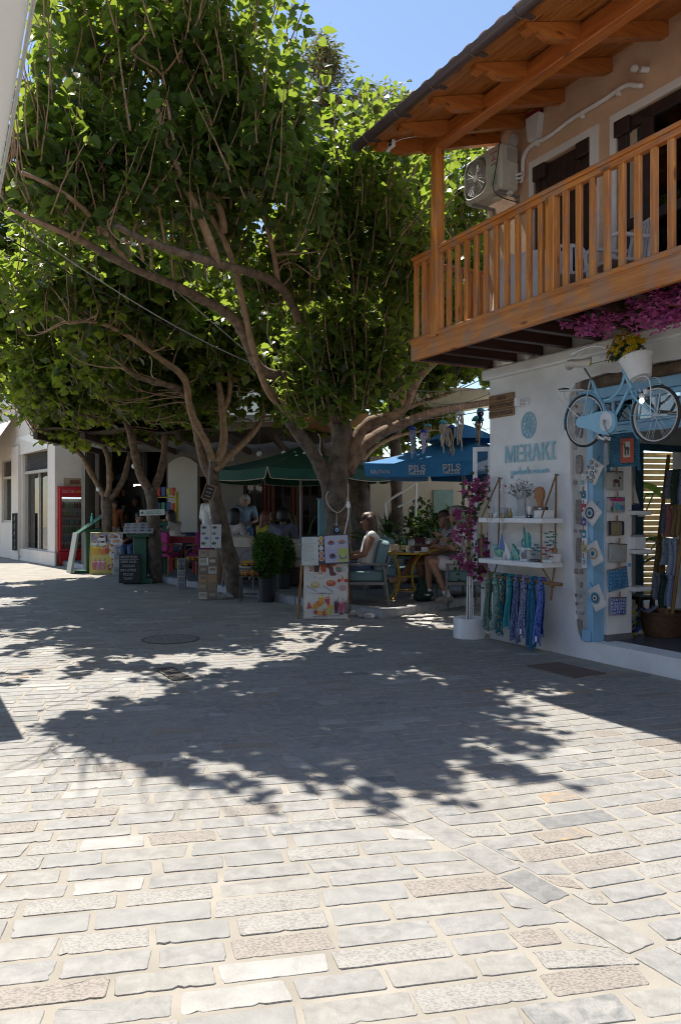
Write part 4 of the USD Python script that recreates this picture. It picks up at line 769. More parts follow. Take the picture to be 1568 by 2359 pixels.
CUR = {'g': [(.5, .5), (.2, .55), (.05, .3), (.25, .05), (.5, .3), (.5, .5), (.5, -.3), (.3, -.6), (.1, -.45), (.6, .05)], 'o': [(.0, .1), (.3, .5), (.05, .3), (.2, .05), (.45, .25), (.3, .5), (.6, .4)], 'd': [(.0, .1), (.45, .5), (.15, .5), (.1, .15), (.4, .15), (.55, .6), (.6, 1.1), (.5, .3), (.65, .05)], 'm': [(0, .05), (.1, .45), (.15, .05), (.3, .5), (.35, .05), (.5, .5), (.6, .1), (.7, .1)], 'a': [(.0, .1), (.45, .5), (.1, .4), (.15, .05), (.4, .3), (.45, .5), (.45, .1), (.6, .1)], 'e': [(.0, .1), (.35, .35), (.25, .55), (.08, .3), (.2, .05), (.5, .15)], 'r': [(0, .05), (.1, .5), (.25, .42), (.25, .1), (.4, .1)], 'i': [(0, .1), (.1, .5), (.12, .1), (.25, .1)], 's': [(0, .1), (.2, .5), (.3, .2), (.1, .05), (.4, .1)], ' ': []}
wd = {'g': .62, 'o': .55, 'd': .62, 'm': .7, 'a': .55, 'e': .45, 'r': .38, 'i': .25, 's': .38, ' ': .45}
x = 0
tot = sum(wd[c] for c in 'goodmade memories'); kx = .66 / tot
for wi, word in enumerate('goodmade memories'.split(' ')):
    p = []
    for c in word: p += [(x + q * .9, y) for q, y in CUR[c]]; x += wd[c]
    x += wd[' ']; q = np.array(p); obj('word', tube(smooth_line(np.c_[q[:, 0] * kx - .33, np.zeros(len(q)), q[:, 1] * .075 - .02], len(q) * 3), .0055, 5), wallblue, T)
T = sthing('wall_ornament', 'pale blue openwork oval made of rings, above the capital letters', 'ornament', .722, .012, 2.63)
for i, (a, b) in enumerate([(x, z) for z in (-.115, -.07, -.023, .023, .07, .115) for x in ((-.06, 0, .06) if abs(z) < .1 else (-.028, .028))]):
    ang = np.linspace(0, 2 * PI, 13); obj('ring', tube([(a + (.012 * (1 if i % 2 else -1) if abs(b) < .1 else 0) + .03 * math.cos(t), 0, b + .027 * math.sin(t)) for t in ang], .007, 5, cap=False), wallblue, T)
obj('rim', tube([(.122 * math.cos(t), .004, .155 * math.sin(t)) for t in np.linspace(0, 2 * PI, 25)], .008, 5, cap=False), wallblue, T)
# street sign of three boards
T = sthing('street_sign', 'wooden street name sign of three boards with Greek and Latin lettering', 'sign', .238, .012, 2.92)
sgw = wood('sign_wood', (.22, .115, .05), (.33, .18, .08), 0, .6, 1.4, weather=.2); ink = plain((.05, .022, .012))
for k, (tx, w) in enumerate((('ΟΔΟΣ', .17), ('ΡΙΤΣΟΤΟΠΟΥΛΑΣ', .43), ('RITSOTOPOULAS', .43))):
    z = .095 - .095 * k; b = obj('board', box((0, 0, z), (.47, .022, .091), .004), sgw, T)
    obj('lettering', words(tx, .046, (0, -.0115, z), .002, True, w), ink, b)
T = sthing('wall_lamp', 'small white cylinder wall lamp beside the wooden sign', 'lamp', .60, .0, 2.91)
obj('shade', cyl((-.0, -.07, -.045), (0, -.07, .055), .038, 16), trim, T); obj('arm', cyl((.03, -.06, 0), (.09, -.01, 0), .012, 8), trim, T); obj('back_plate', lathe([(.035, -.012), (.035, .006), (.02, .01)], 16) if False else box((.10, -.008, 0), (.06, .018, .08), .006), trim, T)
# rope shelf unit
T = sthing('rope_shelf', 'two white shelves hung on ropes with a wooden rod below, on the white wall', 'shelf', 0, 0, 0)
rope = pm('rope', (.24, .14, .06), .9, .3, 120., b=.8, bs=200.)
obj('shelf_board', box((.775, -.205, 1.503), (1.105, .31, .055), .006), trim, T); obj('shelf_board', box((.775, -.205, 1.010), (1.105, .31, .055), .006), trim, T)
for s in (.235, 1.215): obj('hook', cat(cyl((s, 0, 2.02), (s, -.05, 2.02), .008, 6), ball((s, -.05, 2.022), .012, 1)), iron, T)
for s, e in ((.235, .255), (1.215, 1.30)):
    P = [[(s, -.04, 2.01), (s, -.06, 1.0)], [(s, -.045, 2.015), (e, -.34, 1.53), (e, -.34, 1.0)], [(s, -.06, 1.0), ((s + e) / 2 + .06, -.20, .80)], [(e, -.34, 1.0), ((s + e) / 2 + .07, -.21, .80)]]
    for p in P: obj('rope', tube(p, .0105, 7), rope, T)
    obj('knot', ball(((s + e) / 2 + .065, -.205, .79), (.035, .03, .035), 1), rope, T); obj('rope_end', tube([((s + e) / 2 + .065, -.205, .78), ((s + e) / 2 + .05, -.21, .62)], .014, 6), rope, T)
obj('rod', tube([(.10, -.205, .815), (.6, -.205, .812), (1.47, -.205, .808)], .023, 10), wood('rod_wood', (.22, .10, .04), (.32, .16, .07), 0, .6), T)
# scarves on the rod
SC = [('sage green', (.09, .15, .12), (.20, .26, .2), (.04, .09, .07)), ('mottled mint', (.12, .26, .23), (.30, .40, .33), (.06, .15, .14)), ('teal and black floral', (.02, .16, .18), (.01, .02, .05), (.30, .28, .08)), ('plain turquoise', (.02, .21, .25), (.03, .26, .30), (.02, .18, .22)),
      ('navy speckled', (.03, .05, .17), (.22, .25, .35), (.02, .03, .10)), ('lilac navy patterned', (.09, .11, .24), (.35, .37, .46), (.04, .05, .16)), ('deep blue teal fringed', (.02, .10, .20), (.02, .18, .25), (.015, .05, .14)), ('bright cobalt', (.04, .09, .34), (.16, .22, .48), (.03, .06, .26))]
rs2 = np.random.default_rng(12)
for k, (nm, a, b, c) in enumerate(SC):
    s0 = .27 + .128 * k; bot = [.20, .18, .16, .24, .10, .17, .06, .12][k]; wdt = [.10, .105, .11, .12, .12, .125, .12, .14][k]; ph = rs2.random() * 6
    mt = pattern('scarf_%d' % k, [a, b, a, c, b], 60. if k not in (2, 7) else 38., 'noise', .9, pos=[0, .42, .5, .56, .64], mapscale=(1, 1, .5)) if k != 3 else pm('scarf_3', a, .85, .25, 12.)
    T = sthing('scarf', f'{nm} scarf knotted on the rod below the rope shelf' + (', leftmost of the row' if k == 0 else ', rightmost of the row' if k == 7 else ''), 'scarf', s0, .205, .8, 'scarves on the rod')
    H = .80 - bot
    def fn(u, v, side):
        w = wdt * (.45 + .75 * v ** .6); fold = .022 * math.sin(u * 9 + ph + 2 * v) * (.4 + v)
        return (w * (u - .5) + .012 * math.sin(5 * v + ph), (-.035 if side else -.012) - .03 * v * (1 if side else .2) + fold, .0 - H * v * (1 if side else .86) - .015 * math.sin(u * 7 + ph) * v)
    obj('cloth', cat(shell(grid(lambda u, v: fn(u, v, 1), 16, 20), .006), shell(grid(lambda u, v: fn(u, v, 0), 12, 14), .006)), mt, T, smooth=True)
    obj('loop', cat(lathe([(.028, -.05), (.036, -.03), (.036, .03), (.028, .05)], 14)) if False else tube([(.0 + .04 * math.sin(t * 2.) * .6, .0 + .036 * math.cos(t), .018 + .036 * math.sin(t)) for t in np.linspace(0, 2 * PI, 16)], .019, 7), mt, T, smooth=True)
    obj('knot', ball((.0, -.045, -.05), (.042, .03, .035), 2), mt, T, smooth=True)
    if k in (0, 2, 4, 6):
        for j in range(7): obj('tassel', tube([(wdt * (j / 6 - .5), -.065 + .01 * (j % 2), -H + .01), (wdt * (j / 6 - .5) + .004, -.068, -H - .045)], .004, 4), mt, T)
    if k in (5, 7): obj('paper_label', box((.01, -.098, -H + .06), (.028, .003, .06)), trim, T)
# things on the upper shelf (top at 1.53), on the lower shelf (1.04)
stonew = pm('ceramic_white', (.66, .65, .63), .5, .05, 20.); greyc = pm('ceramic_grey', (.34, .33, .32), .6, .08, 20.); terc = pm('sculpture_clay', (.33, .15, .06), .7, .15, 20.); blk = plain((.02, .02, .022), .4); gold = pm('brass_fig', (.30, .22, .06), .4, .2, 30., metal=.7)
teal = pm('glazed_teal', (.02, .22, .23), .25, .25, 14., c2=(.06, .36, .34))
U, Lw = 1.531, 1.038
T = sthing('bird_figurine', 'small cream ceramic bird at the left end of the upper shelf', 'figurine', .33, .18, U)
obj('body', cat(ball((0, 0, .035), (.05, .03, .035), 2), ball((.035, 0, .065), .018, 2)), stonew, T, smooth=True); obj('sprig', tube([(-.03, 0, .05), (-.035, 0, .13)], .002, 4), plain((.07, .12, .05)), T)
T = sthing('cone_vase', 'grey conical vase holding thin bird and berry sticks', 'vase', .48, .17, U)
obj('body', lathe([(.062, 0), (.058, .01), (.045, .12), (.038, .122)], 18), greyc, T, smooth=40)
for k, (dx, h) in enumerate([(-.06, .34), (-.03, .42), (.02, .38), (.05, .30)]):
    st = obj('stick', tube([(dx * .2, 0, .1), (dx, .01, h)], .002, 4), greyc, T); obj('bird', cat(ball((dx, 0, h), (.028, .008, .012), 1), ball((dx + .02, 0, h + .01), .008, 1)) if k != 2 else ball((dx, 0, h), .013, 1), stonew if k != 2 else plain((.45, .03, .03)), st)
for k, s in enumerate((.44, .66)):
    T = sthing('seated_figurine', ('small brass figures sitting on the shelf edge below the cone vase', 'small bronze figures sitting on the shelf edge below the tree sculpture')[k], 'figurine', s, .345, U)
    for j in range(2): obj('figure', cat(ball((.06 * j - .03, 0, .02), (.012, .012, .022), 1), ball((.06 * j - .03, -.002, .05), .010, 1), tube([(.06 * j - .03, 0, .008), (.06 * j - .028, -.025, .004), (.06 * j - .026, -.03, -.04)], .005, 5)), gold, T)
T = sthing('bottle_figurine', 'small dark brass bottle figure beside the tree sculpture', 'figurine', .60, .18, U); obj('body', lathe([(.022, 0), (.026, .03), (.02, .07), (.008, .085), (.010, .11), (.004, .115)], 12), gold, T, smooth=True)
T = sthing('tree_sculpture', 'grey ceramic olive tree sculpture with bare twigs on the upper shelf', 'sculpture', .785, .17, U)
obj('base', box((0, 0, .014), (.22, .09, .028), .004), stonew, T)
obj('trunk', lathe([(.10, .028), (.075, .06), (.06, .11), (.062, .16), (.075, .20), (.05, .235)], 16, sy=.5), greyc, T, smooth=True)
ro = np.random.default_rng(8); tws, lvs = [], []; lfm = pm('olive_metal', (.08, .07, .05), .5, .3, 30.)
for k in range(30):
    a = (k + .5) / 30 * PI; r = ro.uniform(.20, .30); e = np.array([-.85 * r * math.cos(a), ro.uniform(-.04, .04), .17 + r * (.35 + .75 * math.sin(a))]); b0 = np.array([-.05 * math.cos(a), 0, .2]); m_ = (b0 + e) / 2 + [0, 0, .02]; q = smooth_line([b0, m_, e], 7)
    obj('branch', tube(q, np.linspace(.006, .0016, 7), 4), greyc, T)
    for j in range(9): t = ro.uniform(2.5, 6); i = min(int(t), 5); p = q[i] + (q[i + 1] - q[i]) * (t - i); lvs.append((p, ro.normal(0, 1, 3) + [0, 0, .6]))
P = np.array([l[0] for l in lvs]); D = np.array([l[1] for l in lvs]); obj('foliage', leaves(P, D, ro.normal(0, 1, (len(P), 3)), np.full(len(P), .030), NT * np.array([1.4, 1, 1]), NF), lfm, T, kind='stuff')
for k, (s, mt, lab, sc) in enumerate([(.945, stonew, 'small white face sculpture on a black plinth', .55), (1.03, terc, 'small clay face sculpture on a black plinth, left of the white box', .55), (1.125, terc, 'large clay head profile sculpture standing on the white box', 1.25)]):
    T = sthing('face_sculpture', lab, 'sculpture', s, .18, U + (.09 if k == 2 else 0))
    obj('plinth', box((0, 0, .018 * (1 if k < 2 else 1.1)), (.07 if k < 2 else .16, .06, .036), .003), blk, T); obj('plate', box((.012, -.031, .018), (.022 if k < 2 else .05, .003, .016)), trim, T)
    pr = [(-.012, 0), (.028, 0), (.028, .05), (.05, .09), (.052, .14), (.03, .175), (-.01, .185), (-.05, .17), (-.066, .13), (-.055, .11), (-.062, .085), (-.045, .075), (-.035, .05), (-.02, .035)]
    obj('head', upright(prism([(x * sc, z * sc + .036) for x, z in pr], .03 * sc)), mt, T)
T = sthing('white_box', 'white block under the large clay head on the upper shelf', 'box', 1.16, .17, U); obj('body', box((0, 0, .045), (.19, .13, .088), .005), stonew, T)
T = sthing('toy_boat', 'green glazed pottery boat with a blue sail on the lower shelf', 'model boat', .425, .2, Lw)
hull = lathe([(.02, .02), (.07, .05), (.105, .10), (.10, .115), (.06, .105)], 18, sy=.45); obj('hull', hull, pm('glazed_green', (.08, .30, .22), .25, .4, 18., c2=(.25, .50, .38)), T, smooth=True)
obj('mast', tube([(-.01, 0, .1), (.035, 0, .34)], .008, 6), stonew, T); obj('sail', upright(prism([(.0, .12), (.105, .115), (.04, .31)], .008)), plain((.02, .13, .42), .4), T); obj('cabin', box((-.07, 0, .14), (.06, .05, .06), .008), pm('pale_teal', (.18, .38, .40), .4), T); obj('base', box((0, 0, .01), (.15, .07, .022), .004), stonew, T); obj('rigging', tube([(-.08, 0, .17), (.0, 0, .42)], .0015, 4), greyc, T)
def sailm(t, mt, w, h): obj('large_sail', upright(prism([(0, 0), (w, 0), (w * .95, h * .35), (w * .4, h * .75), (.0, h)], .03)), mt, t); obj('small_sail', upright(prism([(-w * .3, 0), (w * .45, 0), (w * .3, h * .18), (-w * .25, h * .45)], .03)), mt, t)
T = sthing('sail_sculpture', 'plain white sail shaped sculpture on the lower shelf', 'sculpture', .545, .19, Lw); sailm(T, stonew, .11, .205)
T = sthing('sail_sculpture', 'turquoise sail shaped sculpture on the lower shelf', 'sculpture', .685, .2, Lw); sailm(T, teal, .12, .19)
T = sthing('small_stand', 'low white riser with one post on the lower shelf', 'stand', .895, .15, Lw)
obj('top', box((0, 0, .138), (.5, .1, .02), .003), trim, T)
for x in (-.24, .02, .24): obj('leg', box((x, 0, .064), (.016, .09, .127), .002), trim, T)
T = sthing('swan_sculpture', 'tall teal swan shaped sculpture standing on the white riser', 'sculpture', .85, .15, Lw + .15)
obj('body', cat(ball((.03, 0, .075), (.045, .02, .10), 2), mv(ball((0, 0, 0), (.022, .012, .125), 2), (-.035, 0, .12), ry=-.12)), teal, T, smooth=True); obj('neck', tube(smooth_line([(-.02, 0, .01), (-.07, 0, .02), (-.085, 0, .06), (-.065, 0, .095), (-.05, 0, .08)], 14), .009, 6), teal, T, smooth=True)
T = sthing('hook_sculpture', 'small white hook shaped sculpture with thin coral sticks', 'sculpture', .91, .24, Lw)
obj('base', box((.01, 0, .012), (.13, .05, .024), .006), stonew, T); obj('hook', tube(smooth_line([(-.05, 0, .02), (-.07, 0, .06), (-.045, 0, .11), (-.02, 0, .14), (-.015, 0, .10)], 12), .009, 6), stonew, T, smooth=True)
for j in range(3): obj('stick', tube([(.03 + .012 * j, 0, .02), (.035 + .018 * j, 0, .15 - .02 * j)], .003, 4), greyc, T)
def fish(x, z, s=1.): return cat(mv(ball((0, 0, 0), (.032 * s, .008, .011 * s), 1), (x, 0, z)), (np.array([[x + .026 * s, 0, z], [x + .048 * s, .002, z + .012 * s], [x + .048 * s, -.002, z - .012 * s]]), np.array([[0, 1, 2], [0, 2, 1]])))
for k, (s, mt, lab, pts_) in enumerate([(1.10, plain((.02, .10, .10), .4), 'shoal of small dark green fish on sticks over a black base', [(-.06, .13), (.0, .17), (.03, .14), (-.02, .11), (.06, .10), (-.055, .06)]), (1.235, plain((.04, .20, .13), .4), 'shoal of green fish on long sticks at the back of the lower shelf', [(-.08, .30), (.0, .32), (.06, .29), (-.05, .26), (.03, .265), (-.08, .20), (.0, .22), (.05, .20), (-.01, .175)]), (1.27, plain((.30, .02, .02), .4), 'shoal of small red fish on sticks at the right of the lower shelf', [(-.06, .14), (.0, .17), (-.02, .11), (.04, .13), (-.06, .07), (.03, .05)])]):
    T = sthing('fish_sculpture', lab, 'sculpture', s, (.24, .14, .22)[k], Lw)
    obj('base', box((0, 0, .015), (.15, .05, .03), .004), (blk, stonew, stonew)[k], T)
    for x, z in pts_: f = obj('fish', fish(x, z + .02), mt, T, smooth=True); obj('stick', cyl((x, 0, .02), (x, 0, z + .012), .0015, 4), greyc, f)
T = sthing('clay_cup', 'small clay pot on a white block at the right end of the lower shelf', 'pot', 1.305, .15, Lw); obj('block', box((0, 0, .05), (.10, .08, .10), .004), stonew, T); obj('pot', lathe([(.02, .1), (.032, .12), (.03, .16), (.022, .165)], 14), terc, T, smooth=True)

# bicycle hung on the lintel
bb = pm('bike_blue', (.25, .50, .66), .3, .05, 8.); bw = pm('bike_white', (.66, .66, .66), .35, .05, 8.); tyre = pm('tyre', (.03, .028, .026), .8); rim = pm('rim_cream', (.50, .48, .45), .4); steel = pm('steel', (.35, .33, .3), .3, .1, 20., metal=.9)
O_ = .30
T = sthing('bicycle', 'pale blue step through bicycle with white saddle hung above the shop door', 'bicycle', 2.35, O_, 2.5)
def BP_(s, z): return np.array([s - 2.35, 0, z - 2.5])
RH, FH, BBk, ST, HT, HB_ = BP_(1.905, 2.545), BP_(2.79, 2.51), BP_(2.235, 2.50), BP_(2.0, 2.945), BP_(2.414, 2.96), BP_(2.50, 2.80)
def wheel(c, nm):
    w = obj('wheel', tube([c + .262 * np.array([math.cos(t), 0, math.sin(t)]) for t in np.linspace(0, 2 * PI, 41)], .0145, 8, cap=False), tyre, T, smooth=True)
    a = np.linspace(0, 2 * PI, 41); pr = [(.238, -.012), (.250, -.014), (.252, .014), (.238, .012)]; v = np.vstack([[c + np.array([r * math.cos(t), y, r * math.sin(t)]) for r, y in pr] for t in a]); f = []
    for i in range(40):
        for j in range(4): k = (j + 1) % 4; f += [(i * 4 + j, (i + 1) * 4 + j, (i + 1) * 4 + k), (i * 4 + j, (i + 1) * 4 + k, i * 4 + k)]
    obj('rim', (v, np.array(f)), rim, w); obj('hub', cyl(c - [0, .035, 0], c + [0, .035, 0], .014, 10), bw, w)
    for k in range(28):
        t = 2 * PI * k / 28; sg = 1 if k % 2 else -1; q = t + .28 * (1 if (k // 2) % 2 else -1); obj('spoke', tube([c + [.014 * math.cos(t), .028 * sg, .014 * math.sin(t)], c + [.242 * math.cos(q), 0, .242 * math.sin(q)]], .0014, 3), bw, w)
wheel(RH, 0); wheel(FH, 1)
def fender(c, t0, t1, nm='fender'):
    v = []
    for t in np.linspace(t0, t1, 22):
        for y, r in ((-.028, .276), (-.018, .288), (0, .292), (.018, .288), (.028, .276)): v.append(c + np.array([r * math.cos(t), y, r * math.sin(t)]))
    f = [(i * 5 + j, (i + 1) * 5 + j, (i + 1) * 5 + j + 1) for i in range(21) for j in range(4)] + [(i * 5 + j, (i + 1) * 5 + j + 1, i * 5 + j + 1) for i in range(21) for j in range(4)]
    obj(nm, shell((np.array(v), np.array(f)), .003), bb, T, smooth=50)
fender(RH, math.radians(15), math.radians(195)); fender(FH, math.radians(75), math.radians(228))
obj('seat_tube', cyl(BBk, ST, .015, 10), bb, T); obj('down_tube', cyl(BBk + [.03, 0, 0], HB_ - [.02, 0, -.01], .015, 10), bb, T)
obj('step_tube', tube(smooth_line([BP_(2.415, 2.94), BP_(2.39, 2.86), BP_(2.30, 2.76), BP_(2.16, 2.725)], 14), .014, 8), bb, T, smooth=True)
obj('head_tube', cyl(BP_(2.40, 3.0), BP_(2.51, 2.79), .019, 10), bb, T)
for y in (-.04, .04): obj('fork_leg', tube(smooth_line([HB_ + [.01, y * .5, 0], BP_(2.60, 2.67) + [0, y, 0], FH + [-.03, y, .03], FH + [0, y, 0]], 12), .010, 7), bb, T, smooth=True); obj('seat_stay', tube([ST + [-.005, y * .6, 0], RH + [0, y, 0]], .008, 6), bb, T); obj('chain_stay', tube([BBk + [0, y * .5, 0], RH + [0, y, 0]], .009, 6), bb, T)
for y in (-.035, .035): obj('mudguard_stay', tube([FH + [0, y, 0], FH + [-.285, y * .8, .02]], .003, 4), bb, T); obj('mudguard_stay', tube([RH + [0, y, 0], RH + [-.28, y * .8, .06]], .003, 4), bb, T)
ch = [RH[[0, 2]] + [-.06, .01], RH[[0, 2]] + [-.055, -.05], RH[[0, 2]] + [.05, -.085], BBk[[0, 2]] + [.03, -.125], BBk[[0, 2]] + [.095, -.10], BBk[[0, 2]] + [.125, -.02], BBk[[0, 2]] + [.10, .07], BBk[[0, 2]] + [.03, .105], RH[[0, 2]] + [.02, .055]]
cs = smooth_line(np.c_[np.array(ch), np.zeros(len(ch))], 30)[:, :2]; m = upright(prism([tuple(p) for p in cs], .035)); obj('chain_case', (m[0] + [0, -.03, 0], m[1]), bb, T, smooth=40)
m = lathe([(.098, 0), (.098, .006), (.09, .009), (.03, .009)], 28, sx=.82); obj('chain_disc', (np.c_[m[0][:, 0] + BBk[0] + .01, -m[0][:, 2] - .066, m[0][:, 1] + BBk[2]], m[1]), bw, T)
obj('crank', cat(cyl(BBk - [0, .08, 0], BBk - [0, .11, 0], .018, 8), tube([BBk - [0, .1, 0], BP_(2.325, 2.345) - [0, .11, 0]], .009, 6), tube([BBk + [0, .06, 0], BP_(2.16, 2.66) + [0, .08, 0]], .009, 6)), steel, T)
pc = BP_(2.30, 2.325) - [0, .15, 0]; obj('pedal', cat(*[box(pc + np.array([dx, dy, 0]), s_, .003, ry=.5) for dx, dy, s_ in ((-.04, 0, (.008, .09, .02)), (.04, 0, (.008, .09, .02)), (0, -.04, (.09, .008, .02)), (0, .04, (.09, .008, .02)))]), bw, T)
obj('seat_post', cyl(ST, BP_(1.895, 3.09), .011, 8), steel, T)
sv = []
sd = smooth_line([(1.675, .062, 3.155), (1.72, .082, 3.175), (1.79, .075, 3.165), (1.88, .04, 3.155), (1.985, .018, 3.16)], 16)
for i, (s, w, z) in enumerate(sd):
    for t in np.linspace(0, 2 * PI, 14, endpoint=False): sv.append(BP_(s, z) + [0, w * math.cos(t), (.035 if math.sin(t) > 0 else .05) * math.sin(t)])
n = 14; f = [(i * n + j, i * n + (j + 1) % n, (i + 1) * n + (j + 1) % n) for i in range(15) for j in range(n)] + [(i * n + j, (i + 1) * n + (j + 1) % n, (i + 1) * n + j) for i in range(15) for j in range(n)] + [(0, j + 1, j) for j in range(1, n - 1)] + [(15 * n, 15 * n + j, 15 * n + j + 1) for j in range(1, n - 1)]
obj('saddle', (np.array(sv), np.array(f)), pm('saddle_cream', (.55, .50, .44), .45, .06, 10.), T, smooth=True)
obj('handlebar', tube(smooth_line([BP_(1.95, 3.22) + [0, -.20, 0], BP_(2.10, 3.235) + [0, -.22, 0], BP_(2.30, 3.22) + [0, -.14, 0], BP_(2.38, 3.14), BP_(2.30, 3.22) + [0, .14, 0], BP_(2.10, 3.235) + [0, .22, 0], BP_(1.95, 3.22) + [0, .2, 0]], 30), .010, 7), bw, T, smooth=True)
obj('stem', cyl(BP_(2.40, 3.0), BP_(2.375, 3.15), .012, 8), bw, T)
for y in (-.205, .205): obj('grip', tube([BP_(1.93, 3.215) + [0, y, 0], BP_(2.03, 3.232) + [0, y, 0]], .017, 8), bw, T); obj('brake_lever', tube([BP_(2.06, 3.215) + [0, y, 0], BP_(1.97, 3.165) + [0, y, 0]], .005, 5), bw, T)
for y in (-.055, .055): obj('rack_rail', tube([BP_(1.53, 2.90) + [0, y, 0], BP_(1.62, 2.895) + [0, y, 0], BP_(1.93, 2.86) + [0, y, 0]], .006, 6), bw, T); obj('rack_leg', tube([BP_(1.545, 2.895) + [0, y, 0], BP_(1.56, 2.83) + [0, y, 0], RH + [0, y * .8, 0]], .005, 6), bw, T); obj('front_rack_leg', tube(smooth_line([FH + [0, y, 0], FH + [-.01, y * 1.3, .3], BP_(2.755, 2.86) + [0, y * 1.4, 0], BP_(2.66, 2.88) + [0, y * 1.4, 0], BP_(2.56, 2.84) + [0, y, 0]], 18), .006, 6), bw, T, smooth=True)
for k in range(5): obj('rack_bar', tube([BP_(1.54 + .09 * k, 2.902 - .01 * k) + [0, -.055, 0], BP_(1.54 + .09 * k, 2.902 - .01 * k) + [0, .055, 0]], .005, 5), bw, T)
obj('rack_plate', box(BP_(1.60, 2.915), (.09, .08, .012), .003), blk, T)
obj('headlamp', cat(ball(BP_(2.655, 2.70) - [0, .03, 0], (.03, .03, .03), 2), cyl(BP_(2.62, 2.72), BP_(2.60, 2.78), .008, 6)), bw, T, smooth=True)
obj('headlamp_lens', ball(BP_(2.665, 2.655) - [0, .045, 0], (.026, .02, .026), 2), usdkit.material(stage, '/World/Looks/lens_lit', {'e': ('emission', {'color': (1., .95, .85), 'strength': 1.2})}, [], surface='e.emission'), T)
obj('dynamo', box(BP_(2.70, 2.74) - [0, .03, 0], (.045, .05, .05), .012), bw, T)
for s in (1.95, 2.78): obj('wall_bracket', box(BP_(s, 2.545) + [0, .17, 0], (.03, .26, .03), .004), iron, T)
# flower bucket in the basket place
T = sthing('flower_bucket', 'white bucket of yellow daisies on the front of the hung bicycle', 'flower pot', 2.60, O_ + .02, 2.99)
obj('bucket', mv(lathe([(.0, -.115), (.10, -.115), (.155, .09), (.163, .095), (.158, .105), (.145, .098), (.14, .06), (0, .06)], 28), rx=0, ry=-.28), stonew, T, smooth=40)
rf = np.random.default_rng(31); dv = rf.normal(0, 1, (900, 3)); dv /= np.linalg.norm(dv, axis=1, keepdims=True); dv[:, 2] = np.abs(dv[:, 2]) * 1.0
Pl = np.array([-.12, 0, .10]) + dv * np.array([.19, .15, .24]) * .88 * rf.random((900, 1)) ** .4
gl = leafmat('daisy_leaf', (.05, .10, .02), (.15, .24, .03), .3); obj('foliage', leaves(Pl, dv + rf.normal(0, .4, (900, 3)), rf.normal(0, 1, (900, 3)), np.full(900, .035), NT * np.array([1.6, 1, 1]), NF), gl, T, kind='stuff')
yl = leafmat('daisy_petal', (.86, .64, .01), (.80, .60, .02), .25); ye = plain((.45, .20, .01))
def daisy(c, nrm, r):
    nrm = nrm / np.linalg.norm(nrm); a = np.cross(nrm, [0, 0, 1.]); a /= max(np.linalg.norm(a), 1e-6); b = np.cross(nrm, a); t = np.arange(9) / 9 * 2 * PI
    D = np.cos(t)[:, None] * a + np.sin(t)[:, None] * b + .12 * nrm; return leaves(np.repeat(c[None], 9, 0), D, np.repeat(nrm[None], 9, 0), np.full(9, r), NT * np.array([1.5, 1, 1]), NF)
for k in range(84):
    d = rf.normal(0, 1, 3); d[2] = abs(d[2]); d[1] = -abs(d[1]) if rf.random() < .75 else d[1]; d[0] -= .35; d /= np.linalg.norm(d); c = np.array([-.12, 0, .10]) + d * np.array([.21, .17, .27]) * rf.uniform(.85, 1.1)
    fl = obj('daisy', daisy(c, d + [0, -.4, .2], rf.uniform(.032, .044)), yl, T); obj('disc', ball(c + d * .004, .009, 1), ye, fl)
fl = obj('daisy', daisy(np.array([-.55, -.05, .11]), np.array([-.4, -1, .3]), .035), yl, T); obj('stem', tube(smooth_line([(-.2, 0, .12), (-.4, -.03, .12), (-.55, -.05, .11)], 8), .003, 4), gl, fl)
# bougainvillea along the balcony edge
bract = leafmat('bougainvillea_bract', (.76, .16, .46), (.84, .26, .56), .40, .5, .35); bgl = leafmat('bougainvillea_leaf', (.03, .07, .02), (.12, .22, .03), .35)
BT = np.array([[0, 0, 0], [.42, .35, .16], [.30, .75, .05], [0, 1, -.05], [-.30, .75, .05], [-.42, .35, .16]]); BF = np.array([[0, 1, 2], [0, 2, 3], [0, 3, 4], [0, 4, 5]])
def bracts(P, rg, r):
    n = len(P); out = []
    for k in range(3):
        a = rg.random(n) * 2 * PI; D = np.c_[np.cos(a + 2.1 * k), np.sin(a + 2.1 * k), rg.uniform(-.6, .4, n)]; out.append(leaves(P, D, np.c_[rg.normal(0, .5, (n, 2)), np.ones(n)], np.full(n, r) * rg.uniform(.8, 1.2, n), BT, BF))
    return cat(*out)
T = sthing('bougainvillea_garland', 'magenta bougainvillea branch trailing under the balcony at the right edge', 'bougainvillea', 3.0, .75, 3.3)
rq = np.random.default_rng(14); spine = smooth_line([(3.0, 0, .22), (1.2, -.1, .2), (.5, -.05, .25), (.0, 0, .26), (-.5, 0, .14), (-.82, .02, .10)], 60); obj('stem', tube(spine, np.linspace(.012, .004, 60), 6), barkl, T)
for k in range(190):
    x = rq.uniform(-.78, 2.2); i = int(np.argmin(abs(spine[:, 0] - x))); dep = .06 + .22 * min(1, max(0, (x + .8) / .5)) if x < -.15 else (.42 if x > .05 else .16)
    c = spine[i] + np.array([rq.normal(0, .04), rq.normal(-.02, .09), .06 - dep * rq.random() ** .8]); n = 9; obj('flower_cluster', bracts(c + rq.normal(0, .032, (n, 3)), rq, .042), bract, T)
Pl = np.array([spine[int(np.argmin(abs(spine[:, 0] - x)))] for x in rq.uniform(-.7, 2.2, 160)]) + rq.normal(0, 1, (160, 3)) * [.05, .1, .06] - [0, 0, .04]; obj('foliage', leaves(Pl, rq.normal(0, 1, (160, 3)), np.c_[rq.normal(0, .4, (160, 2)), np.ones(160)], np.full(160, .07), BT, BF), bgl, T, kind='stuff')
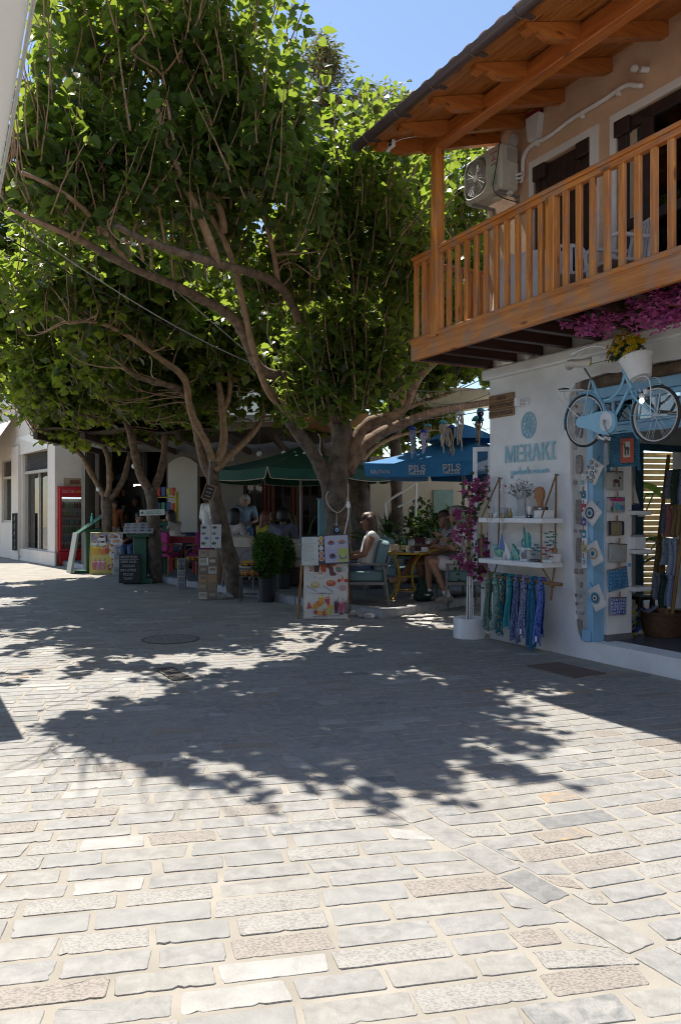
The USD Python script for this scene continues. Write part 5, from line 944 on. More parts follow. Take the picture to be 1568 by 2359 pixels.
# ---------- wares at the shop door ----------
canvas = pm('canvas_cream', (.56, .53, .49), .9, .05, 40., b=.2, bs=200.); navy = plain((.015, .02, .06)); aqua = plain((.03, .24, .32)); mint = plain((.20, .42, .42)); sand = plain((.36, .22, .13)); peg = wood('peg', (.30, .15, .07), (.40, .22, .1), 2, .6)
def disc(c, r, y, ry=None, n=20): return upright((lambda m: (m[0] + [0, 0, 0], m[1]))(prism(circ(c, r, n, ry), .002)))
def dsc(c, r, d, mt, par, ry=None, nm='printed_ring'): m = disc(c, r, 0, ry); obj(nm, (m[0] + [0, -d, 0], m[1]), mt, par)
def cushion(w, h, th=.03):
    def f(sg): return grid(lambda a, b: ((a - .5) * w, sg * th * max(0, math.sin(PI * a) * math.sin(PI * b)) ** .45, (b - .5) * h), 10, 10)
    a, b = f(-1), f(1); return cat((a[0], a[1]), (b[0], b[1][:, ::-1]))
EY = [('white drawstring pouch printed with many small blue eyes, topmost on the blue door post', 1.77, 2.035, .20, .24, .55), ('white pouch with one black and blue eye, second from the top on the blue post', 1.75, 1.59, .21, .21, .72), ('white pouch with a tan ringed eye, third from the top on the blue post', 1.795, 1.16, .17, .24, -.45), ('white zip pouch with a turquoise eye, lowest on the blue post', 1.825, .69, .185, .25, -.50)]
for k, (lab, s, z, w, h, rot) in enumerate(EY):
    T = sthing('eye_pouch', lab, 'pouch', s, .045, z); R_ = lambda m, q=rot: mv(m, ry=q)
    obj('cloth', R_(cushion(w, h)), canvas, T, smooth=True)
    def ring(c, r, d, mt): v, f = disc(c, r, 0); v = v + [0, -d, 0]; obj('printed_ring', R_((v, f)), mt, T)
    if k == 0:
        for x, zz, r in ((-.05, .08, .022), (.03, .085, .02), (-.055, .02, .026), (.0, .035, .02), (.055, .03, .02), (-.05, -.045, .018), (.02, -.02, .03), (.06, -.04, .02), (-.01, -.085, .02), (.05, -.09, .022)):
            ring((x, zz), r, .028, (navy, aqua)[int(x * 1000) % 2]); ring((x, zz), r * .68, .0295, canvas); ring((x, zz), r * .42, .031, (aqua, navy)[int(x * 1000) % 2])
    else:
        a = {1: (navy, canvas, aqua, navy), 2: (sand, canvas, aqua, navy), 3: (aqua, navy, canvas, navy)}[k]
        for q, (r, mt) in enumerate(zip((.062, .042, .03, .014), a)): ring((0, 0), r, .031 + .0015 * q, mt)
    obj('string', R_(tube([(0, 0, h / 2), (0, -.01, h / 2 + .06)], .004, 4)), navy, T)
for k, (z, w, s) in enumerate(((1.90, .09, 1.60), (1.36, .0, 0))):
    if not w: continue
    T = sthing('tag_pouch', 'small white tag with a teal eye hung at the top of the magnet strip', 'tag', s, .02, z); obj('card', box((0, 0, 0), (.07, .01, .16), .003, ry=.25), canvas, T); dsc((.0, .02), .024, .007, aqua, T); dsc((.0, .02), .012, .009, canvas, T)
T = sthing('magnet_strip', 'narrow white board carrying small pegged picture magnets beside the bare stones', 'board', 1.615, .012, 1.50); obj('board', box((0, 0, 0), (.075, .014, 1.02), .003), trim, T)
for k, (z, c1, c2, d) in enumerate(((1.788, (.03, .22, .30), (.015, .02, .06), 'teal picture magnet with a white eye, topmost'), (1.644, (.38, .03, .04), (.55, .2, .2), 'red picture magnet with a pink heart'), (1.495, (.05, .09, .26), (.5, .2, .35), 'blue picture magnet with a pink figure'), (1.363, (.03, .22, .30), (.5, .55, .55), 'teal picture magnet below the blue one'), (1.204, (.50, .42, .12), (.06, .08, .1), 'yellow picture magnet'), (1.066, (.55, .57, .58), (.1, .12, .2), 'white picture magnet with a small boat, lowest'))):
    T = sthing('picture_magnet', d + ' on the narrow board', 'magnet', 1.615, .026, z); obj('card', box((0, 0, 0), (.065, .008, .085), .002), plain(c1), T); dsc((.008, -.005), .02, .006, plain(c2), T, .018, 'print'); dsc((.008, -.005), .009, .0075, trim, T, None, 'print'); obj('peg', box((0, -.008, .06), (.012, .012, .055), .002), peg, T)
# pouches pegged on the white reveal, which faces +s
PO = [(2.04, 1.837, -.126, -.386, 'grey zip pouch printed with a donkey', (.40, .41, .38)), (1.76, 1.596, -.134, -.409, 'zip pouch printed with a white village and pink blossom', (.48, .52, .53)), (1.501, 1.344, -.148, -.386, 'dark zip pouch woven with a landscape', (.14, .10, .05)), (1.258, 1.053, -.163, -.439, 'yellow woven straw pouch', (.42, .36, .12)), (.993, .757, -.148, -.455, 'light blue zip pouch with small gold pineapples', (.12, .32, .46)), (.675, .479, -.178, -.432, 'blue and white tile patterned zip pouch', (.10, .14, .38))]
def sface(name, label, c, s, o, z): return thing(name, label, c, S(s, o, z), math.radians(ROTS) + PI / 2)     # front of the thing looks along +s
for k, (zt_, zb, ol, orr, lab, c) in enumerate(PO):
    w, h = abs(ol - orr), zt_ - zb; T = sface('pegged_pouch', lab + ' pegged on the white door reveal', 'pouch', 1.79, (ol + orr) / 2 , (zt_ + zb) / 2)
    mt = [pm('pouch_grey', c, .9, .1, 30.), pm('pouch_village', c, .8, .1, 30.), pm('pouch_landscape', c, .9, .5, 14., c2=(.36, .24, .07)), pm('straw', c, .9, .3, 120., b=.6, bs=160.), pattern('pouch_blue', [(.10, .30, .46), (.03, .12, .30), (.30, .48, .55)], 26., 'ring', pos=[0, .55, .75]), pattern('pouch_tile', [(.50, .53, .58), (.04, .07, .34), (.45, .5, .56), (.05, .09, .36)], 30., 'ring', pos=[0, .25, .42, .58])][k]
    rot = (0, 0, 0, .06, -.14, .03)[k]; obj('cloth', mv(cushion(w, h, .02), ry=rot), mt, T, smooth=True)
    obj('zip', mv(box((0, -.004, h / 2 - .004), (w * .96, .012, .01), .003), ry=rot), plain((.10, .06, .04)) if k != 4 else terc, T); obj('peg', box((.0, -.022, h / 2 + .02), (.016, .016, .085), .003), peg, T)
    if k == 0:
        dk_ = plain((.09, .055, .04)); obj('print', cat(*[upright((lambda m: (m[0] + [0, 0, .019 + .0002 * i], m[1]))(prism(circ(c_, r, 12, ry), .002))) for i, (c_, r, ry) in enumerate([((0, -.005), .05, .022), ((.055, .03), .018, .014), ((-.04, -.04), .006, .03), ((-.02, -.04), .006, .03), ((.025, -.04), .006, .03), ((.045, -.04), .006, .03)])]), dk_, T)
    if k == 1:
        for i, (x, z, rw, rh, c_) in enumerate([(-.0, .055, .12, .018, (.42, .04, .20)), (-.06, .0, .012, .03, (.45, .1, .3)), (.0, -.02, .035, .045, (.08, .38, .45)), (.07, -.03, .03, .03, (.10, .22, .45)), (-.08, -.045, .02, .03, (.05, .14, .08))]): obj('print', (lambda m: (m[0] + [0, -.0195 - .0004 * i, 0], m[1]))(upright(prism(circ((x, z), rw, 12, rh), .002))), plain(c_), T)
    if k == 2:
        for i, (x, rw) in enumerate(((-.10, .014), (.10, .014))): obj('print', box((x, -.013, 0), (rw * 2, .012, h * .9), .003), navy, T)
T = sthing('blue_woven_bag', 'large teal woven shoulder bag with a red donkey patch, hung by the door', 'bag', 2.10, -.05, 2.24)
bagm = usdkit.material(stage, '/World/Looks/woven_teal', {'g': ('texture_coordinate', {}), 'm': ('mapping', {'scale': (1., 1., 1.)}), 'w': ('wave_texture', {'scale': 22., 'distortion': 6., 'detail': 1., 'bands_direction': 'z', 'detail_scale': 2.}), 'r': ('rgb_ramp', {'ramp': [(.2, (.015, .085, .15)), (.8, (.05, .19, .28))]}), 'b': ('bump', {'strength': .8, 'distance': .01}), 'p': ('principled_bsdf', {'roughness': .9})}, [('g.object', 'm.vector'), ('m.vector', 'w.vector'), ('w.fac', 'r.fac'), ('r.color', 'p.base_color'), ('w.fac', 'b.height'), ('b.normal', 'p.normal')], surface='p.BSDF')
obj('cloth', cushion(.40, .34, .05), bagm, T, smooth=True); obj('flap', mv(cushion(.26, .22, .03), (0, .0, .20)), bagm, T, smooth=True); obj('patch', box((.09, -.056, -.01), (.17, .008, .25), .003), pattern('red_zigzag', [(.38, .06, .03), (.45, .22, .15), (.34, .05, .03)], 18., 'wave', pos=[0, .55, .7]), T)
obj('patch_field', box((.09, -.062, -.0), (.085, .005, .16), .002), pm('felt_cream', (.45, .42, .36), .9), T)
obj('donkey_print', cat(*[upright((lambda m: (m[0] + [0, 0, .064 + .0003 * i], m[1]))(prism(circ(c_, r, 12, ry), .003))) for i, (c_, r, ry) in enumerate([((.092, .01), .030, .017), ((.066, .034), .008, .022), ((.060, .055), .014, .008), ((.068, .068), .003, .012), ((.070, -.03), .0035, .034), ((.080, -.03), .0035, .034), ((.106, -.03), .0035, .034), ((.116, -.028), .0035, .034), ((.124, .0), .003, .016)])]), plain((.05, .035, .03)), T)
for x in (-.2, .2): obj('tassel', cat(ball((x, -.01, -.16), .022, 1), cyl((x, -.01, -.17), (x, -.01, -.22), .016, 6)), bagm, T)
obj('strap', tube(smooth_line([(-.15, 0, .15), (-.08, .02, .38), (0, .02, .48), (.08, .02, .38), (.15, 0, .15)], 14), .01, 6), bagm, T)
# inside the shop
for k, (z, w, lab) in enumerate(((1.59, .14, 'white wall shelf with a toy sailing boat, topmost inside the door'), (1.165, .15, 'white wall shelf with a white box, middle one inside the door'), (.755, .14, 'low white wall shelf just inside the door'))):
    T = sthing('inner_shelf', lab, 'shelf', 1.76, -.62, z); obj('board', box((0, 0, 0), (.20, .26, .045), .004), trim, T)
    obj('bracket', box((0, .08, -.03), (.03, .1, .02), .003), trim, T)
T = sthing('white_carton', 'white carton standing on the middle shelf inside the shop door', 'box', 1.745, -.62, 1.19); obj('body', box((0, 0, .07), (.14, .18, .135), .004), trim, T); obj('lid', box((0, 0, .145), (.147, .187, .025), .004), greyc, T)
T = sthing('model_boat', 'toy sailing boat with cream sails on the topmost inner shelf', 'model boat', 1.74, -.60, 1.613); obj('hull', lathe([(.01, .0), (.05, .02), (.085, .06), (.08, .065)], 14, sy=.4), plain((.02, .04, .12), .4), T, smooth=True); obj('mast', cyl((0, 0, .05), (0, 0, .36), .004, 5), peg, T); obj('sail', upright(prism([(-.065, .08), (-.005, .08), (-.005, .34)], .004)), canvas, T); obj('jib', upright(prism([(.005, .09), (.08, .08), (.005, .30)], .004)), canvas, T)
T = sthing('wicker_basket', 'round brown wicker basket on the shop floor', 'basket', 1.78, -1.02, .203)
wick = usdkit.material(stage, '/World/Looks/wicker', {'g': ('texture_coordinate', {}), 'w': ('wave_texture', {'scale': 30., 'distortion': 1.5, 'bands_direction': 'z'}), 'n': ('noise_texture', {'scale': 30., 'detail': 3.}), 'm': ('math', {'math_type': 'multiply'}), 'r': ('rgb_ramp', {'ramp': [(.1, (.09, .045, .02)), (.6, (.30, .16, .065))]}), 'b': ('bump', {'strength': .9, 'distance': .01}), 'p': ('principled_bsdf', {'roughness': .7})}, [('g.object', 'w.vector'), ('g.object', 'n.vector'), ('w.fac', 'm.value1'), ('n.fac', 'm.value2'), ('m.value', 'r.fac'), ('r.color', 'p.base_color'), ('w.fac', 'b.height'), ('b.normal', 'p.normal')], surface='p.BSDF')
obj('body', lathe([(.0, 0), (.19, 0), (.225, .05), (.235, .22), (.225, .26), (.21, .255), (.215, .05), (0, .03)], 28), wick, T, smooth=40); obj('rim', tube([(.23 * math.cos(t), .23 * math.sin(t), .262) for t in np.linspace(0, 2 * PI, 29)], .016, 7, cap=False), wick, T)
T = sthing('printed_cloth', 'lemon and blue patterned cloth hanging over the wicker basket rim', 'cloth', 1.62, -.86, .36)
obj('cloth', shell(grid(lambda a, b: (-.13 + .26 * a - .05 * b, .10 - .16 * b ** .8 + .02 * math.sin(8 * a), .16 - .30 * b ** 1.3 + .03 * math.sin(5 * a + 2)), 14, 10), .006), pattern('lemon_print', [(.04, .05, .20), (.45, .36, .03), (.25, .30, .45), (.03, .08, .05), (.3, .35, .5)], 22.), T, smooth=True)
T = sthing('wooden_stool', 'dark wooden stool in the shop behind the wicker basket', 'stool', 1.42, -1.05, .203); obj('seat', box((0, 0, .40), (.28, .28, .04), .008), brown, T)
for sx in (-.11, .11):
    for sy in (-.11, .11): obj('leg', box((sx, sy, .19), (.035, .035, .38), .004), brown, T)
T = sthing('scarf_ladder', 'leaning bamboo ladder hung with patterned scarves inside the shop', 'ladder', 0, 0, 0)
bmb = wood('bamboo', (.22, .12, .04), (.34, .20, .07), 2, .45)
A0, A1, B0, B1 = np.array([1.43, 1.2, .205]), np.array([1.62, 1.32, 2.27]), np.array([1.90, .98, .205]), np.array([2.10, 1.1, 2.27])
obj('rail', tube([A0, A1], .022, 9), bmb, T); obj('rail', tube([B0, B1], .022, 9), bmb, T)
rl = np.random.default_rng(44); SCO = [[(.03, .04, .12), (.25, .28, .36), (.02, .03, .06)], [(.02, .14, .13), (.03, .07, .05), (.12, .25, .2)], [(.04, .06, .2), (.2, .24, .35), (.03, .05, .14)], [(.28, .10, .09), (.33, .15, .12), (.2, .06, .06)], [(.12, .14, .10), (.20, .14, .05), (.05, .06, .08)], [(.03, .10, .14), (.25, .33, .4), (.04, .06, .2)]]
nm6 = ['navy leaf print', 'green teal', 'blue floral', 'coral pink', 'olive brown', 'pale blue']
pl6 = ['top', 'second', 'third', 'fourth', 'lowest']
for r_ in range(5):
    t = .90 - .19 * r_; a, b = A0 + (A1 - A0) * t, B0 + (B1 - B0) * t; obj('rung', tube([a, b], .013, 7), bmb, T)
    for j in range(3):
        k = (r_ * 2 + j) % 6; c = a + (b - a) * (.2 + .3 * j); Sx = sthing('ladder_scarf', f'{nm6[k]} scarf, {("left", "middle", "right")[j]} one on the {pl6[r_]} rung of the ladder', 'scarf', c[0], -c[1], c[2], 'scarves on the leaning ladder')
        ph = rl.random() * 6; H = rl.uniform(.30, .42)
        obj('cloth', shell(grid(lambda u, v: ((.10 + .05 * v) * (u - .5) + .01 * math.sin(6 * v + ph), -.025 - .03 * v + .02 * math.sin(u * 10 + ph), .02 - H * v), 12, 10), .008), pattern('ladder_print_%d' % k, SCO[k], 45., 'noise', .9, pos=[0, .48, .56]), Sx, smooth=True); obj('knot', ball((0, -.03, -.02), (.045, .03, .04), 1), pattern('ladder_print_%d' % k, SCO[k], 45., 'noise'), Sx, smooth=True)
# yard seen through the shop
T = sthing('bamboo_blind', 'yellow bamboo slat blind in the sunny yard behind the shop', 'blind', -1.9, -4.4, 0); ba = math.radians(0)
for k in range(26): obj('slat', mv(tube([(-1.4, .02 * (k % 2), .1 + .1 * k), (1.3, .02 * (k % 2), .1 + .1 * k)], .046, 6), rz=PI / 2.6), pm('bamboo_slat', (.28, .19, .07), .6, .2, 6., c2=(.40, .29, .115)), T)
lfp = leafmat('broad_leaf', (.05, .12, .03), (.22, .36, .05), .45, .3, .2)
def broad(t, base, tip, w, droop=.15, mt=None, nm='leaf'):
    b, e = np.asarray(base, float), np.asarray(tip, float); d = e - b; L = np.linalg.norm(d); side = np.cross(d, [0, 0, 1.]); side /= max(np.linalg.norm(side), 1e-6)
    def fn(a, v): q = b + d * v - np.array([0, 0, droop * L * v * v]); return q + side * w * (a - .5) * 2 * math.sin(PI * min(1, .04 + .96 * v) ** .8) + np.array([0, 0, abs(a - .5) * w * .5])
    obj(nm, grid(fn, 4, 8), mt or lfp, t, smooth=True)
def leafy(name, label, p, n, h, Lr, w, seed, stem=True, cat_='plant', mt=None, pot=None, group=None):
    t = thing(name, label, cat_, p, 0, group); g = np.random.default_rng(seed); z0 = 0
    if pot: obj('pot', lathe([(0, 0), (pot * .75, 0), (pot, pot * 1.5), (pot * 1.06, pot * 1.55), (pot * .92, pot * 1.6), (pot * .85, pot * 1.4), (0, pot * 1.4)], 20), plain((.05, .05, .055)) if seed % 2 else terra, t, smooth=40); z0 = pot * 1.4
    for k in range(n):
        a = g.random() * 2 * PI; r = g.uniform(.05, .35) * h; hz = z0 + h * g.uniform(.45, 1.); q = smooth_line([(0, 0, z0), (r * .4 * math.cos(a), r * .4 * math.sin(a), hz * .6), (r * math.cos(a), r * math.sin(a), hz)], 8)
        if stem: obj('stem', tube(q, .012, 5), plain((.10, .18, .05)), t)
        L = Lr * g.uniform(.7, 1.2); broad(t, q[-1], q[-1] + L * np.array([math.cos(a), math.sin(a), g.uniform(-.1, .7)]), w * L, .35, mt)
    return t
leafy('banana_plant', 'tall broad leaved plant in the yard seen through the shop door', S(-.9, -3.4, 0), 12, 2.3, .65, .22, 3)
leafy('banana_plant', 'lower broad leaved plant near the yard door threshold', S(-.45, -2.95, 0), 7, 1.2, .5, .22, 4)

# ---------- on the balcony and upper wall ----------
acw = pm('ac_case', (.56, .55, .49), .45, .05, 5.)
T = sthing('air_conditioner', 'white outdoor air conditioning unit on the upper wall beside the shutters', 'air conditioner', .285, 0, 5.42)
obj('case', box((0, -.21, .275), (.69, .28, .54), .03), acw, T, smooth=30)
gr_ = obj('fan_grille', cat(tube([(-.12 + .215 * np.sign(math.cos(t)) * abs(math.cos(t)) ** .55, -.352, .275 + .235 * np.sign(math.sin(t)) * abs(math.sin(t)) ** .55) for t in np.linspace(0, 2 * PI, 41)], .012, 6, cap=False)), acw, T)
obj('fan_dark', (lambda m: (m[0] + [0, -.3505, 0], m[1]))(upright(prism([(-.12 + .205 * np.sign(math.cos(t)) * abs(math.cos(t)) ** .55, .275 + .225 * np.sign(math.sin(t)) * abs(math.sin(t)) ** .55) for t in np.linspace(0, 2 * PI, 40, endpoint=False)], .003))), pm('grille_dark', (.14, .12, .10), .7), T)
for k in range(14): r = .04 + .0125 * k; obj('grille_ring', tube([(-.12 + r * math.cos(t), -.357, .275 + min(1.09 * r, .215) * math.sin(t)) for t in np.linspace(0, 2 * PI, 25)], .0028, 4, cap=False), acw, gr_)
for k in range(22): a = 2 * PI * k / 22; obj('grille_spoke', tube([(-.12 + .04 * math.cos(a), -.359, .275 + .04 * math.sin(a)), (-.12 + .2 * math.cos(a), -.359, .275 + .215 * math.sin(a))], .0014, 4), acw, gr_)
obj('fan_hub', disc((-.12, .275), .04, 0), acw, gr_); stage.GetPrimAtPath(gr_.GetPath().AppendChild('fan_hub')); 
hub = UsdGeom.Mesh.Get(stage, gr_.GetPath().AppendChild('fan_hub')); hv = np.array(hub.GetPointsAttr().Get()); hv[:, 1] -= .36; hub.GetPointsAttr().Set([Gf.Vec3f(*map(float, q)) for q in hv])
red3 = plain((.50, .05, .05)); 
for a in (90, 210, 330):
    c, s = math.cos(math.radians(a)), math.sin(math.radians(a)); dm = [(0, 0), (.022 * c - .0125 * s, .022 * s + .0125 * c), (.044 * c, .044 * s), (.022 * c + .0125 * s, .022 * s - .0125 * c)]
    m = upright(prism([(x + .215, z + .385) for x, z in dm], .003)); obj('emblem', (m[0] + [0, -.351, 0], m[1]), red3, T)
obj('emblem_text', words('MITSUBISHI', .016, (.215, -.351, .455), .002, True, .12), red3, T); obj('emblem_text', words('ELECTRIC', .016, (.215, -.351, .32), .002, True, .10), plain((.1, .1, .1)), T)
obj('energy_sticker', box((.215, -.351, .14), (.11, .003, .13)), pattern('sticker', [(.25, .40, .36), (.35, .50, .25), (.45, .5, .5)], 30.), T)
obj('side_cover', box((.348, -.16, .20), (.03, .13, .26), .01), acw, T); obj('side_panel', box((.346, -.18, .42), (.008, .16, .16), .003), pm('ac_grey', (.38, .37, .34), .5), T)
for s in (-.2, .26): obj('bracket', cat(box((s, -.17, -.02), (.03, .34, .03), .004), box((s, -.015, -.11), (.03, .03, .22), .004)), plain((.22, .22, .23)), T)
obj('valves', cat(ball((.30, -.17, -.02), (.05, .05, .03), 1), ball((.10, -.2, -.02), (.06, .06, .025), 1)), acw, T)
cab = plain((.03, .03, .03))
T = sthing('black_cable', 'thin black cable hanging over the air conditioning unit', 'cable', .285, 0, 5.42); obj('cable', tube(smooth_line([(.0, -.05, .66), (.18, -.2, .62), (.33, -.36, .50), (.28, -.38, .2), (.25, -.37, -.02), (.33, -.2, -.12), (.42, -.02, -.2)], 30), .006, 5), cab, T); obj('clip', box((.0, -.03, .66), (.03, .03, .03), .004), cab, T)
T = sthing('white_conduit', 'long white pipe running along the peach wall from the air conditioner', 'pipe', 0, 0, 0)
obj('pipe', tube(smooth_line([(.60, -.03, 5.55), (.645, -.03, 5.62), (.66, -.035, 5.80), (.72, -.035, 5.88), (1.0, -.035, 5.895), (1.4, -.035, 5.93), (2.0, -.035, 5.94), (2.25, -.035, 5.93), (2.33, -.035, 5.88), (2.4, -.03, 5.85)], 50), .026, 9), trim, T, smooth=True)
for s in (.9, 1.6, 2.1): obj('clip', box((s, -.03, 5.9 + .02 * (s - .9)), (.03, .06, .07), .006), trim, T)
obj('hose', tube(smooth_line([(.635, -.15, 5.60), (.67, -.08, 5.62), (.66, -.03, 5.66)], 8), .014, 6), trim, T); obj('hose', tube(smooth_line([(.635, -.15, 5.56), (.68, -.08, 5.57), (.665, -.03, 5.63)], 8), .012, 6), trim, T)
T = sthing('alarm_box', 'white tapered alarm box with a dark red top under the eaves', 'alarm box', .87, 0, 6.10)
m = prism([(-.11, .12), (.11, .12), (.07, -.16), (-.07, -.16)], .09); obj('case', (lambda q: (q[0] + [0, 0, 0], q[1]))(upright(m)), trim, T); obj('top_lens', box((0, -.045, .15), (.21, .085, .055), .006), plain((.20, .02, .02), .3), T)
T = sthing('junction_box', 'round white cable box on the wall just under the roof end', 'junction box', .45, 0, 6.10); obj('body', mv(lathe([(.09, 0), (.09, .04), (.06, .06)], 18), rx=PI / 2), trim, T, smooth=40); obj('lid', mv(lathe([(.055, .06), (.04, .068)], 16), rx=PI / 2), trim, T)
T = sthing('wall_bulb', 'bare white bulb holder on the peach wall above the doors', 'lamp', 2.45, 0, 5.99); obj('holder', cyl((0, 0, 0), (-.03, -.08, .0), .03, 10), trim, T); obj('bulb', ball((-.06, -.13, .01), (.04, .045, .04), 2), pm('opal', (.6, .6, .56), .3), T, smooth=True)
T = sthing('floodlight', 'small white floodlight with four lenses on the roof corner', 'floodlight', .24, 1.62, 5.80); obj('case', box((0, 0, .0), (.12, .05, .085), .01), trim, T)
for i in range(4): obj('lens', mv(lathe([(.016, 0), (.016, .006), (.01, .008)], 12), (-.0 + .03 * (i % 2) + .005, -.025, .018 - .036 * (i // 2)), rx=PI / 2), blk, T)
obj('sensor', ball((-.04, -.02, -.055), .022, 2), trim, T, smooth=True); obj('wire', tube([(.06, 0, 0), (.16, .05, .01), (.3, .2, .02)], .004, 4), trim, T)
T = sthing('balcony_table', 'round table under a long white cloth on the balcony', 'table', 1.22, .42, 3.6)
cw = pm('cloth_white', (.62, .63, .66), .85, .05, 8.); obj('tablecloth', shell(grid(lambda a, b: ((.42 * min(1, b * 2) + .05 * max(0, b - .5) * (1 + .8 * math.sin(a * 2 * PI * 9))) * math.cos(2 * PI * a) * 1.05, (.36 * min(1, b * 2) + .04 * max(0, b - .5) * (1 + .8 * math.sin(a * 2 * PI * 9))) * math.sin(2 * PI * a), .76 - max(0, b - .5) * 1.35), 72, 10), .005), cw, T, smooth=60)
obj('leg', cyl((0, 0, 0), (0, 0, .74), .04, 10), cw, T); obj('table_top', lathe([(.34, .725), (.34, .745)], 30), cw, T)
def plastic_chair(label, s, o, rz):
    t = thing('plastic_chair', label, 'chair', S(s, o, 3.602), math.radians(ROTS) + rz, 'white plastic chairs on the balcony')
    obj('seat', box((0, 0, .40), (.42, .42, .03), .012), cw, t)
    for x in (-.19, .19):
        for y in (-.19, .19): obj('leg', box((x * 1.1, y * 1.1, .2), (.045, .045, .4), .008), cw, t)
        obj('arm', tube(smooth_line([(x * 1.15, -.2, .40), (x * 1.2, -.2, .60), (x * 1.2, 0, .62), (x * 1.15, .21, .62)], 12), .022, 7), cw, t, smooth=True)
    obj('back_frame', tube(smooth_line([(-.20, .2, .40), (-.21, .24, .65), (-.16, .27, .80), (0, .28, .83), (.16, .27, .80), (.21, .24, .65), (.20, .2, .40)], 26), .022, 7), cw, t, smooth=True)
    for x in (-.12, -.06, 0, .06, .12): obj('back_slat', box((x, .25, .62), (.038, .012, .38), .004, rx=-.12), cw, t)
plastic_chair('white plastic chair tucked at the cloth covered balcony table', 1.86, .5, .9)
plastic_chair('white plastic chair standing by the open balcony doors', 2.42, .38, -.35)
# potted bougainvillea standard by the shop corner
pl_ = gp(1080, 1468); T = thing('bougainvillea_planter', 'magenta bougainvillea on tied white stakes in a white round planter', 'potted plant', pl_, 0)
obj('pot', lathe([(0, 0), (.195, 0), (.2, .01), (.2, .245), (.193, .255), (.18, .25), (.178, .20), (0, .20)], 32), white, T, smooth=40); obj('soil', lathe([(0, .205), (.178, .205)], 24), plain((.10, .08, .06)), T)
rp_ = np.random.default_rng(50)
for k in range(14): a, r = rp_.random() * 6.28, .15 * rp_.random() ** .5; obj('pebble', mv(ball((0, 0, 0), np.array([.04, .028, .02]) * rp_.uniform(.6, 1.3), 1), (r * math.cos(a), r * math.sin(a), .225), rz=a), stonew, T, smooth=True)
for x, y in ((-.03, .0), (.03, .02), (.0, -.03), (.05, -.02)): obj('stake', cyl((x, y, .2), (x * .7, y * .7, .78), .008, 6), trim, T)
for k in range(3): obj('trunk', tube(smooth_line([(.02 * (k - 1), .01, .2), (.03 * math.cos(k * 2), .03, .6), (.02 * math.cos(k * 2 + 1), 0, 1.1), (.04 * (k - 1), 0, 1.55)], 14), np.linspace(.012, .007, 14), 6), barkl, T)
for d in ((-.16, 0, 1.35), (.06, -.05, 1.75), (.20, 0, 1.95), (.16, .05, 1.2), (.17, .02, .92)): obj('branch', tube(smooth_line([(0, 0, d[2] - .35), (d[0] * .5, d[1], d[2] - .12), d], 8), .006, 5), barkl, T)
CLU = [(-.02, 1.92, .10), (.14, 1.98, .09), (.22, 2.0, .05), (.05, 1.80, .10), (-.02, 1.66, .08), (.02, 1.55, .09), (-.17, 1.62, .05), (-.16, 1.42, .09), (-.08, 1.38, .08), (.05, 1.42, .08), (.17, 1.22, .07), (.20, 1.12, .06), (-.12, 1.06, .07), (-.08, 1.0, .06), (.16, .92, .07), (.2, .87, .05), (.02, .94, .05), (.12, 1.86, .06)]
for x, z, r in CLU:
    for j in range(6): c = np.array([x, 0, z - .06]) + rp_.normal(0, 1, 3) * r * [.7, .8, .7]; obj('flower_cluster', bracts(c + rp_.normal(0, .019, (8, 3)), rp_, .038), bract, T)
Pl = np.array([[CLU[i][0], 0, CLU[i][1] - .05] for i in rp_.integers(0, 18, 170)]) + rp_.normal(0, .085, (170, 3)); obj('foliage', leaves(Pl, rp_.normal(0, 1, (170, 3)) - [0, 0, .5], rp_.normal(0, 1, (170, 3)), np.full(170, .065), BT, BF), bgl, T, kind='stuff')
# white glazed sash at the far shop corner
sp_ = pd(1108, 1340, 10.35); T = thing('glazed_sash', 'tall white glazed window sash standing open at the far shop corner', 'sash', (sp_[0] + .02, 10.35, sp_[2]), math.radians(-20))
w, h = .20, 1.78; obj('stile', box((-w / 2 - .0, 0, h / 2), (.06, .04, h), .004), trim, T); obj('stile', box((w / 2, 0, h / 2), (.06, .04, h), .004), trim, T); obj('top_rail', box((0, 0, h - .03), (w - .06, .038, .06), .004), trim, T); obj('bottom_rail', box((0, 0, .05), (w - .06, .038, .10), .004), trim, T); obj('pane', box((0, 0, h / 2), (w - .05, .006, h - .12)), pane, T); obj('prop', box((0, .03, -.33), (.05, .05, .68), .004), trim, T)
# ---------- people ----------
skin = pm('skin_tan', (.30, .155, .095), .55, .08, 30.); skin2 = pm('skin_brown', (.22, .105, .06), .55, .08, 30.)
def sph(p, r): return m3.Manifold.sphere(float(r), 12).translate(tuple(map(float, p)))
def blob(chains, ref=.025, it=6):
    parts = []
    for ch in chains:
        ss = [sph(p, r) for p, r in ch]
        parts += [m3.Manifold.batch_hull([a, b]) for a, b in zip(ss[:-1], ss[1:])] if len(ss) > 1 else ss
    m = m3.Manifold.batch_boolean(parts, m3.OpType.Add).refine_to_length(ref).to_mesh()
    t = trimesh.Trimesh(m.vert_properties[:, :3], m.tri_verts, process=True)
    trimesh.smoothing.filter_taubin(t, iterations=it); return np.array(t.vertices), np.array(t.faces)
V3 = lambda *a: np.array(a, float)
SEAT = dict(pel=V3(0, .02, .53), wai=V3(0, .05, .70), che=V3(0, .05, .92), nek=V3(0, .03, 1.08), hed=V3(0, -.01, 1.22), shL=V3(-.18, .05, 1.02), shR=V3(.18, .05, 1.02), elL=V3(-.24, -.02, .76), elR=V3(.24, -.02, .76), wrL=V3(-.20, -.24, .70), wrR=V3(.20, -.24, .70), hiL=V3(-.09, .0, .52), hiR=V3(.09, .0, .52), knL=V3(-.11, -.43, .53), knR=V3(.11, -.43, .53), anL=V3(-.11, -.40, .09), anR=V3(.11, -.40, .09))
